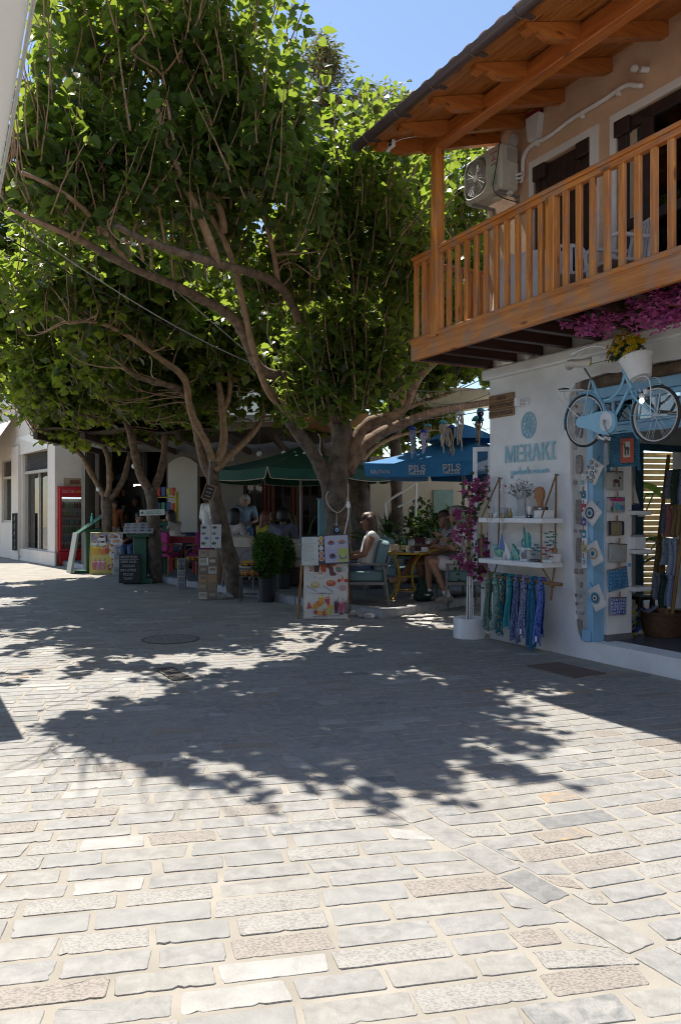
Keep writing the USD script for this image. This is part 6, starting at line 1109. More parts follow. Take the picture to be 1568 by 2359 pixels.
STAND = dict(pel=V3(0, 0, .94), wai=V3(0, 0, 1.10), che=V3(0, .01, 1.32), nek=V3(0, 0, 1.47), hed=V3(0, -.02, 1.61), shL=V3(-.19, .0, 1.42), shR=V3(.19, .0, 1.42), elL=V3(-.25, .02, 1.13), elR=V3(.25, .02, 1.13), wrL=V3(-.22, -.15, .94), wrR=V3(.22, -.15, .94), hiL=V3(-.09, 0, .90), hiR=V3(.09, 0, .90), knL=V3(-.10, -.02, .50), knR=V3(.10, -.02, .50), anL=V3(-.11, .02, .09), anR=V3(.11, .02, .09))
def person(label, loc, rz, pose, hair, top, bottom, shoes, sk=skin, over=None, scale=1., hairlen=0., sleeve=.5, leg=1., sockm=None, group=None, sleeveless=False):
    """one continuous body; clothes and hair are its parts. Faces -y before turning."""
    J = {k: v.copy() for k, v in pose.items()}; J.update({k: V3(*v) for k, v in (over or {}).items()})
    t = thing('person', label, 'person', loc, rz, group); UsdGeom.Xformable(t).AddScaleOp().Set(Gf.Vec3f(scale))
    H = J['hed']; ch = [[(J['pel'], .125), (J['wai'], .11), (J['che'], .125)], [(J['che'] + [0, 0, .05], .09), (J['nek'], .055), (H - [0, 0, .05], .055)], [(H + [0, .005, .02], .098), (H + [0, -.02, -.035], .078), (H + [0, -.035, -.085], .048)],
          [(H + [0, -.10, .0], .010), (H + [0, -.115, -.025], .016)], [(H + [-.09, .0, -.01], .018), (H + [-.095, .01, .02], .016)], [(H + [.09, .0, -.01], .018), (H + [.095, .01, .02], .016)]]
    for s, sg in (('L', -1), ('R', 1)):
        sh, el, wr = J['sh' + s], J['el' + s], J['wr' + s]; d = (wr - el) / np.linalg.norm(wr - el); up = np.array([0, 0, 1.]); sd = np.cross(d, up); sd /= max(np.linalg.norm(sd), 1e-6); dn = np.cross(sd, d)
        ch += [[(J['che'] + [.06 * sg, 0, .03], .10), (sh, .062), (el, .046), (wr, .031)], [(wr, .029), (wr + d * .05, .034), (wr + d * .08, .032)]]
        for q, (o, L) in enumerate(((-.027, .065), (-.009, .078), (.009, .074), (.026, .058))):
            b = wr + d * .085 + sd * o; ch.append([(b, .0095), (b + d * L * .55 - dn * .008, .0085), (b + d * L - dn * .03, .007)])
        ch.append([(wr + d * .03 - sd * .03 * sg, .012), (wr + d * .07 - sd * .055 * sg - dn * .01, .009)])
        hi, kn, an = J['hi' + s], J['kn' + s], J['an' + s]; f = np.array([kn[0] - hi[0], kn[1] - hi[1], 0]); n_ = np.linalg.norm(f); f = f / n_ if n_ > .12 else np.array([0, -1., 0])
        ch += [[(J['pel'] + [.05 * sg, 0, 0], .11), (hi, .092), (kn, .060)], [(kn, .060), (kn * .65 + an * .35 + [0, .012, 0], .057), (an, .040)], [(an - [0, 0, .03], .040), (an + f * .13 - [0, 0, .06], .032)]]
        fm = blob([[(an - [0, 0, .035] - f * .04, .050), (an + f * .07 - [0, 0, .04], .050), (an + f * .15 - [0, 0, .055], .040)]], .03); obj('shoe', fm, shoes, t, smooth=True)
        if sockm is not None: obj('sock', blob([[(an + [0, 0, .0], .047), (an * .85 + kn * .15, .049)]], .03), sockm, t, smooth=True)
    obj('body', blob(ch), sk, t, smooth=True)
    tp = [[(J['pel'] + [0, 0, .05], .137), (J['wai'], .128), (J['che'], .140)], [(J['che'] + [0, 0, .03], .115), (J['nek'] - [0, 0, .04], .072)]]
    for s, sg in (('L', -1), ('R', 1)):
        sh, el = J['sh' + s], J['el' + s]; tp.append([(J['che'] + [.06 * sg, 0, .03], .112), (sh, .072)] if sleeveless else [(J['che'] + [.06 * sg, 0, .03], .112), (sh, .076), (sh + (el - sh) * sleeve, .070)])
    obj('top', blob(tp), top, t, smooth=True); bt = []
    for s, sg in (('L', -1), ('R', 1)):
        hi, kn, an = J['hi' + s], J['kn' + s], J['an' + s]; q = [(J['pel'] + [.05 * sg, 0, 0], .128), (hi, .110), (hi + (kn - hi) * min(leg, 1), .082 if leg >= 1 else .10)]
        if leg > 1: q += [(kn, .076), (kn + (an - kn) * (leg - 1), .058)]
        bt.append(q)
    obj('trousers' if leg > 1 else 'shorts', blob(bt), bottom, t, smooth=True)
    hc = [[(H + [0, .035, .04], .104), (H + [0, .05, -.03], .092)], [(H + [0, -.028, .072], .082), (H + [0, .03, .065], .094)]] + [[(H + [.05 * q, .03, .04], .075), (H + [.06 * q, .045, -.03], .06)] for q in (-1, 1)]
    if hairlen: hc += [[(H + [.06 * sg, .04, .02], .060), (H + [.075 * sg, .05, -.05 - hairlen], .05), (H + [.05 * sg, .07, -.08 - hairlen], .045)] for sg in (-1, 1)] + [[(H + [0, .06, 0], .08), (H + [0, .085, -.06 - hairlen], .07)]]
    obj('hair', blob(hc), hair, t, smooth=True)
    for sg in (-1, 1): obj('eye', ball(H + [.034 * sg, -.084, .012], (.013, .008, .008), 1), plain((.03, .02, .02), .3), t)
    obj('mouth', ball(H + [0, -.083, -.062], (.022, .008, .006), 1), plain((.30, .07, .06)), t)
    return t
hbr = pm('hair_brown', (.055, .026, .016), .5, .4, 60.); hdk = pm('hair_dark', (.018, .014, .012), .5, .4, 60.); hred = pm('hair_red', (.16, .05, .02), .5, .4, 60.); hgy = pm('hair_grey', (.25, .24, .23), .6, .3, 60.)
wtop = pm('tee_white', (.62, .61, .59), .85, .06, 10.); jean = pm('denim', (.05, .085, .17), .9, .15, 40.); sho = pm('shorts_pale', (.52, .50, .50), .9, .06, 12.); bshoe = pm('shoe_beige', (.28, .23, .19), .7, .15, 30.)
TZ = .125
def at(px, py, d, z=TZ): p = pd(px, py, d); return (p[0], d, z)
person('woman with brown bob in a white sleeveless top leaning back in a pale blue armchair', at(838, 0, 12.75), -PI / 2, SEAT, hbr, wtop, jean, bshoe, skin2, dict(che=(0, .12, .94), nek=(0, .10, 1.10), hed=(0, .07, 1.24), shL=(-.17, .12, 1.04), shR=(.17, .12, 1.04), elL=(-.25, .0, .78), wrL=(-.24, -.24, .72), elR=(.25, .0, .76), wrR=(.16, -.26, .68)), 1.06, .06, leg=1.9, sleeveless=True)
person('man in white tee, pale shorts and striped trainers seated at the yellow cafe table', at(1066, 0, 12.75), -PI / 2 - .1, SEAT, hgy, wtop, sho, bshoe, skin, dict(knL=(-.12, -.50, .62), anL=(-.12, -.50, .10), knR=(.12, -.46, .60), anR=(.10, -.22, .10), che=(0, -.02, .96), hed=(0, -.10, 1.26), nek=(0, -.06, 1.12), elR=(.22, -.14, .80), wrR=(.12, -.32, .95), elL=(-.22, -.10, .76), wrL=(-.10, -.34, .80)), 1.12, 0, sleeve=.6, leg=.62, sockm=trim)
dress = pattern('dress_print', [(.22, .20, .20), (.40, .38, .38), (.12, .11, .12)], 90., 'noise', pos=[0, .48, .58])
person('woman in a grey patterned sleeveless dress with crossed legs at the yellow cafe table', at(1025, 0, 13.5), -PI / 2 + .15, SEAT, hbr, dress, dress, sand, skin2, dict(knL=(-.06, -.46, .66), anL=(.10, -.72, .34), knR=(.06, -.44, .55), anR=(.06, -.36, .09), elL=(-.2, -.16, .80), wrL=(-.12, -.42, .78)), 1.1, .10, leg=.45, sleeveless=True)
person('standing man in a loose white tee and dark trousers behind the hanging chalkboard', at(479, 0, 19.), 2.2, STAND, hdk, wtop, pm('trouser_dark', (.03, .03, .04), .9), bshoe, skin, None, 1.14, 0, sleeve=.8, leg=1.95)
person('long haired woman in a pale top leaning on the red table', at(404, 0, 19.9), -PI / 2 - .4, SEAT, hdk, pm('top_beige', (.36, .33, .28), .9), jean, bshoe, skin, dict(che=(0, -.04, .94), nek=(0, -.09, 1.10), hed=(0, -.14, 1.22), shL=(-.17, -.03, 1.04), shR=(.17, -.03, 1.04), elR=(.16, -.28, .84), wrR=(.08, -.26, 1.04), elL=(-.16, -.26, .84), wrL=(-.02, -.40, .82)), 1.12, .16, leg=1.9)
person('grey haired man in a pale blue shirt far back by the glass doors', at(564, 0, 19.6), .3, STAND, hgy, pm('shirt_pale_blue', (.18, .24, .30), .9), jean, bshoe, skin, dict(hed=(0, -.06, 1.60), elL=(-.26, -.05, 1.16), wrL=(-.12, -.25, 1.10), elR=(.26, -.05, 1.16), wrR=(.12, -.25, 1.10)), 1.1, 0, sleeve=.6, leg=1.95)
person('woman with red hair in a yellow top seated under the green parasol', at(613, 0, 17.), PI / 2 + .6, SEAT, hred, pm('top_yellow', (.40, .34, .04), .9), jean, bshoe, skin, None, 1.1, .12, leg=1.9)
stripe = pattern('navy_stripes', [(.03, .035, .07), (.22, .22, .25)], 26., 'bands', pos=[0, .62])
person('man in a dark striped shirt seen from behind under the green parasol', at(652, 0, 16.4), PI - .2, SEAT, hdk, stripe, jean, bshoe, skin2, None, 1.14, 0, sleeve=.7, leg=1.9)
stripe2 = pattern('white_stripes', [(.52, .50, .47), (.20, .14, .12)], 20., 'bands', pos=[0, .68])
person('dark haired person in a white and brown striped tee seated by the leaning trunk', at(541, 0, 16.6), PI - .5, SEAT, hdk, stripe2, jean, bshoe, skin2, None, 1.14, .05, sleeve=.7, leg=1.9)
person('person in an orange and white top standing inside the store behind the fridge side tree', at(262, 0, 22.8), .8, STAND, hdk, pm('top_orange', (.42, .16, .06), .9), wtop, bshoe, skin, None, 1.05, 0, leg=1.9)
person('dark haired person in black standing deep inside the store', at(311, 0, 23.5), .2, STAND, hdk, pm('top_black', (.02, .02, .022), .9), plain((.03, .03, .035)), bshoe, skin2, None, 1.12, .08, leg=1.9)
person('seated customer whose head shows behind the green menu lectern', at(322, 0, 20.2), -.5, SEAT, hdk, plain((.10, .10, .14)), jean, bshoe, skin, None, 1.08, 0, leg=1.9)
for i, (x, y, dx) in enumerate(((1.0, 0, 0),)): pass
# ---------- terrace furniture ----------
teal_c = pm('cushion_teal', (.135, .215, .225), .9, .08, 12., b=.3, bs=150.); alu = pm('chair_frame', (.16, .155, .15), .5, .1, 10.); ymet = pm('yellow_metal', (.52, .31, .015), .4, .08, 10.); creamc = pm('cushion_cream', (.40, .34, .28), .9, .08, 12.)
def rcush(c, s, r=.05, rx=0.): 
    v, f = _ico[3]; v = np.sign(v) * np.abs(v) ** .35; v = v / np.abs(v).max(0); return mv((v * np.asarray(s) / 2, f), c, rx=rx)
def armchair(label, loc, rz, cm=teal_c, fm=alu, group=None, scale=1.12):
    t = thing('armchair', label, 'armchair', loc, rz, group); UsdGeom.Xformable(t).AddScaleOp().Set(Gf.Vec3f(scale))
    obj('seat_frame', box((0, 0, .30), (.62, .60, .05), .01), fm, t)
    for x in (-.30, .30):
        obj('leg', tube([(x, -.27, .56), (x * 1.02, -.30, 0)], .018, 6), fm, t); obj('leg', tube([(x, .24, .58), (x * 1.05, .32, 0)], .018, 6), fm, t); obj('arm', box((x, -.0, .575), (.06, .60, .03), .008), fm, t)
    obj('back_frame', box((0, .30, .56), (.62, .03, .30), .01, rx=-.2), fm, t)
    obj('seat_cushion', rcush((0, -.02, .40), (.56, .58, .17)), cm, t, smooth=True); obj('back_cushion', rcush((0, .22, .68), (.56, .18, .46), rx=-.2), cm, t, smooth=True)
    return t
armchair('pale blue cushioned armchair in which the woman in the white top sits', at(842, 0, 12.8), -PI / 2)
armchair('empty pale blue cushioned armchair facing the yellow cafe table', at(905, 0, 13.9), PI / 2 * .55)
armchair('pale blue cushioned armchair under the man in pale shorts', at(1072, 0, 12.75), -PI / 2 - .1)
armchair('pale blue armchair under the woman in the patterned dress', at(1036, 0, 13.55), -PI / 2 + .15)
armchair('armchair with cream cushions beside the leaning trunk and basil pot', at(570, 0, 15.6), 2.7, creamc)
armchair('cream cushioned armchair further back behind the basil pot', at(640, 0, 17.4), 2.0, creamc)
armchair('cream armchair behind the woman in the white top', at(905, 0, 16.5), .6, creamc)
def bistro(label, loc, R=.42, h=.80, rz=0., mt=ymet):
    t = thing('bistro_table', label, 'table', loc, rz); obj('table_top', lathe([(R - .01, h - .025), (R, h - .012), (R - .01, h), (0, h)], 36), mt, t, smooth=40)
    for k in range(4):
        a = PI / 4 + k * PI / 2; P = [(r * math.cos(a), r * math.sin(a), z) for r, z in ((.34, h - .03), (.20, h - .18), (.15, .42), (.20, .2), (.36, 0.))]; obj('leg', tube(smooth_line(P, 16), .014, 7), mt, t, smooth=True)
    for z, r in ((.40, .155), (.15, .24)): obj('ring', tube([(r * math.cos(q), r * math.sin(q), z) for q in np.linspace(0, 2 * PI, 5 if z < .3 else 21) + PI / 4], .011, 6), mt, t)
    return t
tb = at(934, 0, 13.2); bistro('round yellow metal cafe table holding a hat, bottle and cups', tb)
zt_ = TZ + .80
def on(px, d=13.2, z=zt_): return (pd(px, 0, d)[0], d, z)
hatm = pm('hat_straw', (.50, .41, .31), .8, .06, 40.); T = thing('hat', 'pale straw fedora lying on the yellow cafe table', 'hat', on(907, 13.15)); obj('brim', lathe([(0, .004), (.155, .004), (.16, .012), (.09, .012)], 28, sy=.8), hatm, T, smooth=True); obj('crown', lathe([(.105, .008), (.10, .06), (.088, .125), (.05, .14), (0, .125)], 24, sy=.8), hatm, T, smooth=True); obj('band', lathe([(.107, .014), (.1055, .035)], 24, sy=.8), pm('hat_band', (.36, .29, .22), .8), T)
gb = usdkit.material(stage, '/World/Looks/green_glass', {'p': ('principled_bsdf', {'base_color': (.02, .16, .04), 'roughness': .08, 'transmission_weight': .5})}, [], surface='p.BSDF')
T = thing('water_bottle', 'green glass bottle with a label on the yellow cafe table', 'bottle', on(929)); obj('glass', lathe([(.038, 0), (.042, .01), (.042, .15), (.034, .185), (.016, .22), (.014, .265)], 18), gb, T, smooth=True); obj('label', lathe([(.0425, .04), (.0425, .12)], 18), plain((.38, .36, .22)), T); obj('cap', lathe([(.016, .26), (.016, .285), (0, .287)], 12), alu, T)
T = thing('tall_cup', 'white tall cup next to the green bottle', 'cup', on(938, 13.3)); obj('body', lathe([(.028, 0), (.036, .10), (.033, .10), (.026, .01), (0, .01)], 18), trim, T); obj('lid', lathe([(.034, .094), (.0, .096)], 16), canvas, T)
T = thing('coffee_cup', 'white coffee cup and saucer at the right side of the yellow table', 'cup', on(977, 13.1)); obj('saucer', lathe([(0, .006), (.05, .008), (.085, .02), (.08, .012), (0, .0)], 22), trim, T); obj('cup', lathe([(.03, .012), (.05, .045), (.052, .085), (.047, .085), (.028, .02)], 20), trim, T, smooth=True); obj('handle', tube([(.05 + .02 * math.sin(q), 0, .05 + .022 * math.cos(q)) for q in np.linspace(0, PI, 8)], .005, 5), trim, T)
T = thing('cruet', 'small glass jar and napkins on the yellow table between bottle and cup', 'jar', on(950, 13.0)); obj('jar', lathe([(.03, 0), (.03, .06), (.02, .07), (0, .07)], 14), plain((.10, .12, .18), .2), T); obj('napkin', box((.06, .02, .012), (.10, .08, .02), .004, rz=.4), trim, T)
for px, lab in ((957, 'brown drinking glass left of the coffee cup'), (965, 'brown drinking glass right behind the coffee cup')):
    T = thing('drinking_glass', lab, 'glass', on(px, 13.35)); obj('body', lathe([(.026, 0), (.034, .11), (.031, .11), (.024, .006), (0, .006)], 16), plain((.10, .05, .05), .15), T); obj('straw', cyl((0, 0, .02), (.03, 0, .15), .003, 5), trim, T)
T = thing('backpack', 'dark green cloth bag standing on the terrace under the cafe table', 'bag', at(973, 0, 12.95)); bgm = pm('bag_green', (.015, .045, .03), .9, .2, 20.)
obj('body', (lambda m: (m[0], m[1]))(blob([[((0, 0, .12), .12), ((.02, .02, .26), .085), ((-.02, .02, .36), .05)], [((-.06, 0, .10), .10), ((.09, 0, .10), .10)]], .03)), bgm, T, smooth=True); obj('strap', tube(smooth_line([(-.06, -.05, .30), (-.09, -.10, .2), (.02, -.14, .12), (.12, -.12, .05)], 14), .012, 5), bgm, T); obj('print', box((.05, -.128, .12), (.10, .004, .03), .001, rz=.2), canvas, T)
T = thing('long_table', 'long yellow table further back with a glass of napkins', 'table', at(960, 0, 15.2)); obj('table_top', box((0, 0, .80), (.95, .6, .05), .008), ymet, T); obj('apron', box((0, -.26, .73), (.85, .03, .09), .004), ymet, T)
for x in (-.42, .42):
    for y in (-.25, .25): obj('leg', box((x, y, .39), (.05, .05, .77), .006), ymet, T)
T = thing('napkin_holder', 'white napkin holder on the long yellow table', 'napkin holder', (pd(947, 0, 15.1)[0], 15.1, TZ + .827)); obj('holder', box((0, 0, .05), (.13, .07, .10), .008), trim, T); obj('napkins', box((0, 0, .11), (.11, .05, .05), .006), canvas, T)
T = thing('tray', 'dark round tray on the long yellow table', 'tray', (pd(985, 0, 15.1)[0], 15.1, TZ + .827)); obj('plate', lathe([(0, .004), (.16, .006), (.17, .02), (.16, .012), (0, .0)], 24), blk, T); obj('glass', lathe([(.03, .01), (.035, .09), (0, .09)], 12), stonew, T)
def bench(label, loc, rz, w, cm, pill):
    t = thing('cushioned_bench', label, 'bench', loc, rz); obj('base', box((0, .0, .2), (w, .55, .34), .01), brown, t); obj('seat_cushion', rcush((0, 0, .44), (w, .55, .16)), cm, t, smooth=True); obj('back_rest', box((0, .3, .62), (w, .06, .55), .01), brown, t)
    for k, c in enumerate(pill): T2 = thing('pillow', label.split(' bench')[0] + f' bench pillow, {("left", "middle", "right")[k]} one', 'pillow', loc, rz); obj('cover', rcush((w * (-.30 + .3 * k), .12, .72), (.46, .18, .42), rx=-.25), c, T2, smooth=True); obj('seam', tube([(w * (-.30 + .3 * k) + .2 * x, .12, .72 + .2 * z) for x, z in ((-1, -1), (1, -1), (1, 1), (-1, 1), (-1, -1))], .006, 4), c, T2)
mar = pm('cushion_maroon', (.10, .018, .03), .9); mag = pm('cushion_magenta', (.30, .02, .13), .9)
bench('cream cushioned bench behind the teal post', at(700, 0, 15.8), .1, 1.1, creamc, [creamc, creamc, pm('cushion_pink', (.38, .13, .14), .9)])
bench('maroon bench behind the yellow tables', at(1000, 0, 16.3), -.3, 1.4, mar, [mar, creamc, creamc])
bench('dark bench with bright cushions beside the red table', at(436, 0, 20.8), 0, 1.2, mar, [mag, plain((.04, .06, .16)), mag])
redm = pm('red_paint', (.32, .02, .035), .4, .08, 8.); T = thing('red_table', 'tall square red painted table under the forked mulberry', 'table', at(421, 0, 19.1)); obj('table_top', box((0, 0, .85), (.86, .8, .06), .008), redm, T); obj('apron', box((0, -.35, .78), (.74, .03, .09), .004), redm, T)
for x in (-.37, .37):
    for y in (-.35, .35): obj('leg', box((x, y, .41), (.11, .09, .82), .01), redm, T)
T = thing('ashtray', 'small glass ashtray on the red table', 'ashtray', (pd(425, 0, 19.)[0], 19., TZ + .881)); obj('bowl', lathe([(.04, 0), (.06, .05), (.05, .05), (.035, .01), (0, .01)], 16), greyc, T); obj('rim', tube([(.055 * math.cos(q), .055 * math.sin(q), .05) for q in np.linspace(0, 2 * PI, 15)], .005, 4, cap=False), greyc, T)
for px, d, rz, lab in ((388, 18.6, 2.6, 'red chair with curved arms left of the red table'), (458, 18.7, -2.4, 'red chair with curved arms right of the red table')):
    T = thing('red_chair', lab, 'chair', at(px, 0, d), rz); obj('seat', rcush((0, 0, .46), (.46, .46, .10)), mag, T, smooth=True); obj('back', rcush((0, .22, .78), (.44, .10, .46)), mag, T, smooth=True)
    for x in (-.2, .2):
        for y in (-.2, .2): obj('leg', tube([(x, y, .45), (x * 1.1, y * 1.15, 0)], .018, 6), bmb, T)
    obj('arm', tube(smooth_line([(-.24, -.2, .45), (-.27, -.15, .66), (-.26, .2, .70), (0, .3, .74), (.26, .2, .70), (.27, -.15, .66), (.24, -.2, .45)], 26), .017, 6), bmb, T, smooth=True)
rt = random.Random(5)
for px, d, lab in ((575, 17.6, 'dark round table beside the grey haired man'), (680, 17.2, 'dark round table right of the striped shirt man')):
    bistro(lab, at(px, 0, d), .42, .82, .3, iron)
    for j, (nm, c, r, h) in enumerate((('drinking_glass', (.35, .15, .03), .035, .14), ('sauce_bottle', (.35, .33, .28), .025, .2), ('plate', (.5, .5, .48), .11, .02))):
        T = thing(nm, f'{("amber drinking glass", "pale sauce bottle", "white plate")[j]} on the {lab}', ('glass', 'bottle', 'plate')[j], (pd(px, 0, d)[0] - .2 + .18 * j, d - .1, TZ + .82)); obj('body', lathe([(r * .8, 0), (r, h), (r * .85, h), (0, h * .9)], 14), plain(c, .3), T); obj('rim', tube([(r * math.cos(q), r * math.sin(q), h) for q in np.linspace(0, 2 * PI, 13)], .003, 4, cap=False), plain(c, .3), T)
# plants on the terrace
leafy('potted_plant', 'dark glossy leaved plant behind the woman in the white top', at(868, 0, 15.2), 16, 1.1, .42, .18, 5, pot=.2)
leafy('potted_plant', 'lush palm like plant behind the teal post', at(690, 0, 16.9), 14, 1.2, .62, .08, 6, pot=.2)
leafy('potted_plant', 'broad leaved pot plant right of the back yellow table', at(1022, 0, 15.4), 14, 1.0, .36, .2, 7, pot=.2)
spk = leafmat('spiky_leaf', (.05, .075, .035), (.12, .18, .04), .25)
T = thing('spiky_plant', 'spiky yucca like plant in front of the cream garden wall', 'plant', at(893, 0, 17.2)); gsp = np.random.default_rng(9); obj('trunk', tube([(0, 0, 0), (0, 0, .9)], .06, 8), bark, T)
for k in range(34):
    a = k * 2.4; el = gsp.uniform(-.2, 1.3); L = gsp.uniform(.45, .75); broad(T, (0, 0, .9), (L * math.cos(a) * math.cos(el), L * math.sin(a) * math.cos(el), .9 + L * math.sin(el)), .03, .12, spk)
def shrub(name, label, c, rad, n, seed, size=.10, mt=mulb2, cat_='shrub', pot=None):
    t = thing(name, label, cat_, (c[0], c[1], c[2]), 0); g = np.random.default_rng(seed); u = g.normal(0, 1, (n, 3)); u /= np.linalg.norm(u, axis=1, keepdims=True); P = u * np.asarray(rad) * g.random((n, 1)) ** .35; P = P * (1 + .35 * (meshkit.fbm(P * 3 + seed, 2)[:, None] - .5)); P[:, 2] += rad[2] + (pot[1] if pot else 0)
    if pot: obj('pot', lathe([(0, 0), (pot[0] * .8, 0), (pot[0], pot[1]), (pot[0] * .9, pot[1]), (pot[0] * .85, pot[1] * .9), (0, pot[1] * .9)], 22), blk, t, smooth=40)
    for k in range(7): a = g.random() * 6.28; obj('stem', tube([(0, 0, pot[1] * .8 if pot else 0), (.5 * rad[0] * math.cos(a), .5 * rad[1] * math.sin(a), (pot[1] if pot else 0) + rad[2] * 1.3)], .010, 5), barkl, t)
    obj('foliage', leaves(P, u + g.normal(0, .5, (n, 3)) - [0, 0, .4], g.normal(0, .6, (n, 3)) + u, size * g.uniform(.6, 1.4, n), LT, LF), mt, t, kind='stuff'); return t
hedge = leafmat('hedge_leaf', (.03, .06, .02), (.18, .30, .03), .35)
shrub('garden_shrub', 'dark glossy shrub below the white stair railing', at(925, 0, 16.6), (.62, .45, .45), 900, 31, .09, hedge)
shrub('garden_shrub', 'taller shrub behind the bougainvillea planter', at(1035, 0, 16.8), (.65, .5, .75), 1300, 32, .09, hedge)
shrub('garden_shrub', 'yellow green shrub against the right end of the garden wall', at(970, 0, 18.6), (.4, .4, .9), 700, 33, .09, hedge)
shrub('garden_shrub', 'shrub beside the alley behind the glazed sash', (2.9, 14.2, 0), (.5, .5, .7), 900, 34, .08, hedge)
basil = leafmat('basil_leaf', (.055, .13, .02), (.20, .38, .03), .4)
shrub('basil_plant', 'dense bushy green basil in a tall black pot beside the fruit stand', gp(616, 1386), (.26, .24, .42), 2600, 35, .045, basil, 'potted plant', (.15, .42))
shrub('basil_plant', 'second basil bush in a black pot just behind the first one', gp(652, 1370), (.24, .22, .36), 1500, 36, .045, basil, 'potted plant', (.15, .42))
# ---------- displays along the street edge ----------
fred = pm('fridge_red', (.34, .012, .018), .3, .1, 6.)
fp = gp(158, 1301); FR = thing('drinks_fridge', 'tall red glass fronted drinks fridge beside the cream building', 'fridge', fp, math.radians(37))
W_, D_, H_ = .78, .62, 2.36
obj('case', cat(box((0, D_ / 2 - .02, H_ / 2 + .03), (W_, .04, H_ - .06)), box((-W_ / 2 + .02, 0, H_ / 2 + .03), (.04, D_ - .08, H_ - .06)), box((W_ / 2 - .02, 0, H_ / 2 + .03), (.04, D_ - .08, H_ - .06)), box((0, 0, H_ - .02), (W_, D_, .05)), box((0, 0, .22), (W_ - .08, D_ - .08, .38))), fred, FR)
obj('header', box((0, -D_ / 2 + .01, H_ - .14), (W_ - .02, .06, .22), .01), fred, FR); obj('kick_panel', box((0, -D_ / 2 + .02, .24), (W_ - .02, .05, .38), .01), fred, FR)
dr = obj('door', cat(box((-W_ / 2 + .05, -D_ / 2 + .0, 1.28), (.07, .05, 1.66), .006), box((W_ / 2 - .05, -D_ / 2 + .0, 1.28), (.07, .05, 1.66), .006), box((0, -D_ / 2, 2.08), (W_ - .17, .05, .06), .006), box((0, -D_ / 2, .475), (W_ - .17, .05, .06), .006)), fred, FR)
obj('pane', box((0, -D_ / 2, 1.28), (W_ - .16, .008, 1.56)), pane, dr); obj('handle', cyl((W_ / 2 - .05, -D_ / 2 - .05, 1.1), (W_ / 2 - .05, -D_ / 2 - .05, 1.5), .012, 6), alu, dr)
obj('lining', cat(box((0, D_ / 2 - .045, 1.28), (W_ - .09, .008, 1.6)), *[box((sx * (W_ / 2 - .045), 0, 1.28), (.008, D_ - .1, 1.6)) for sx in (-1, 1)]), pm('fridge_lining', (.50, .54, .58), .4), FR)
fl_ = usdkit.material(stage, '/World/Looks/fridge_light', {'e': ('emission', {'color': (.85, .95, 1.), 'strength': 1.3})}, [], surface='e.emission')
obj('inner_lamp', box((0, -D_ / 2 + .05, 2.02), (W_ - .2, .02, .03)), fl_, FR)
obj('header_lettering', words('Coca-Cola', .09, (-.12, -D_ / 2 - .0215, H_ - .14), .002, False, .36), plain((.45, .30, .28)), FR); obj('header_lettering', words('zero', .06, (.22, -D_ / 2 - .0215, H_ - .14), .002, False, .2), plain((.5, .36, .05)), FR)
obj('side_print', box((-W_ / 2 - .004, -.05, 1.0), (.006, .3, .9), .002), pm('side_print', (.42, .05, .03), .4, .6, 5., c2=(.50, .20, .06)), FR)
rfb = random.Random(12); bc = [[(.02, .02, .02), (.25, .02, .02), (.10, .3, .08)], [(.4, .03, .03), (.4, .38, .1), (.35, .35, .36)], [(.4, .03, .03), (.06, .12, .4), (.3, .42, .05), (.02, .28, .2)], [(.08, .3, .06), (.25, .4, .04), (.05, .2, .04)], [(.12, .25, .4), (.05, .2, .08), (.25, .35, .45)], [(.4, .18, .02), (.3, .05, .02), (.05, .25, .3)]]
shn = ['top shelf', 'second shelf', 'third shelf', 'fourth shelf', 'fifth shelf', 'lowest shelf']
fc, fs = math.cos(math.radians(37)), math.sin(math.radians(37))
cn = {0: 'dark', 1: 'red', 2: 'green'}
def cname(c):
    r, g, b = c
    if max(c) < .06: return 'black'
    if min(c) > .3: return 'silver'
    return 'red' if r > 2.2 * g else 'orange' if r > 1.5 * g else 'yellow' if r > b * 3 and g > .3 and r > .2 else 'green' if g > max(r, b) * 1.15 else 'blue'
for k in range(6):
    z = 1.72 - .245 * k + (0 if k < 5 else -.02); obj('shelf', box((0, .0, z - .015), (W_ - .12, D_ - .16, .02)), fred if k else pm('wire_shelf', (.4, .4, .42), .4), FR)
    for j in range(8):
        x = -.28 + .08 * j; c = rfb.choice(bc[k]); h = .20 if k in (0, 3, 4, 5) else .125; lx, ly = x, -D_ / 2 + .13
        P = (fp[0] + fc * lx - fs * ly, fp[1] + fs * lx + fc * ly, z - .004); nm = cname(c); can = k in (1, 2)
        t = thing('drink_can' if can else 'drink_bottle', f'{nm} drinks {"can" if can else "bottle"} standing on the {shn[k]} of the red fridge', 'can' if can else 'bottle', P, 0, f'{nm} drinks on the {shn[k]} of the red fridge')
        if can: obj('body', lathe([(.026, 0), (.031, .008), (.031, h - .012), (.026, h), (0, h)], 12), plain(c, .3), t); obj('top', lathe([(.026, h), (.024, h + .003), (0, h + .002)], 10), alu, t)
        else: obj('body', lathe([(.03, 0), (.033, .01), (.033, h * .6), (.014, h * .85), (.013, h), (0, h)], 12), plain(c, .3), t); obj('cap', lathe([(.015, h - .005), (.015, h + .015), (0, h + .016)], 8), trim if nm != 'silver' else fred, t)
T = thing('carton', 'cardboard carton lying on top of the red drinks fridge', 'carton', (fp[0] + .05, fp[1] + .05, H_ + .008), math.radians(37)); obj('box', box((0, 0, .13), (.55, .4, .25), .01), pm('cardboard', (.30, .22, .13), .9), T); obj('print', box((.05, -.203, .13), (.3, .004, .12), .001), plain((.16, .05, .03)), T)
grn = pm('stand_green', (.012, .085, .05), .5, .12, 8.)
sg1 = gp(204, 1318); T = thing('menu_lectern', 'dark green lectern stand with a sloping top seen from its side, near the fridge', 'lectern', sg1, .5)
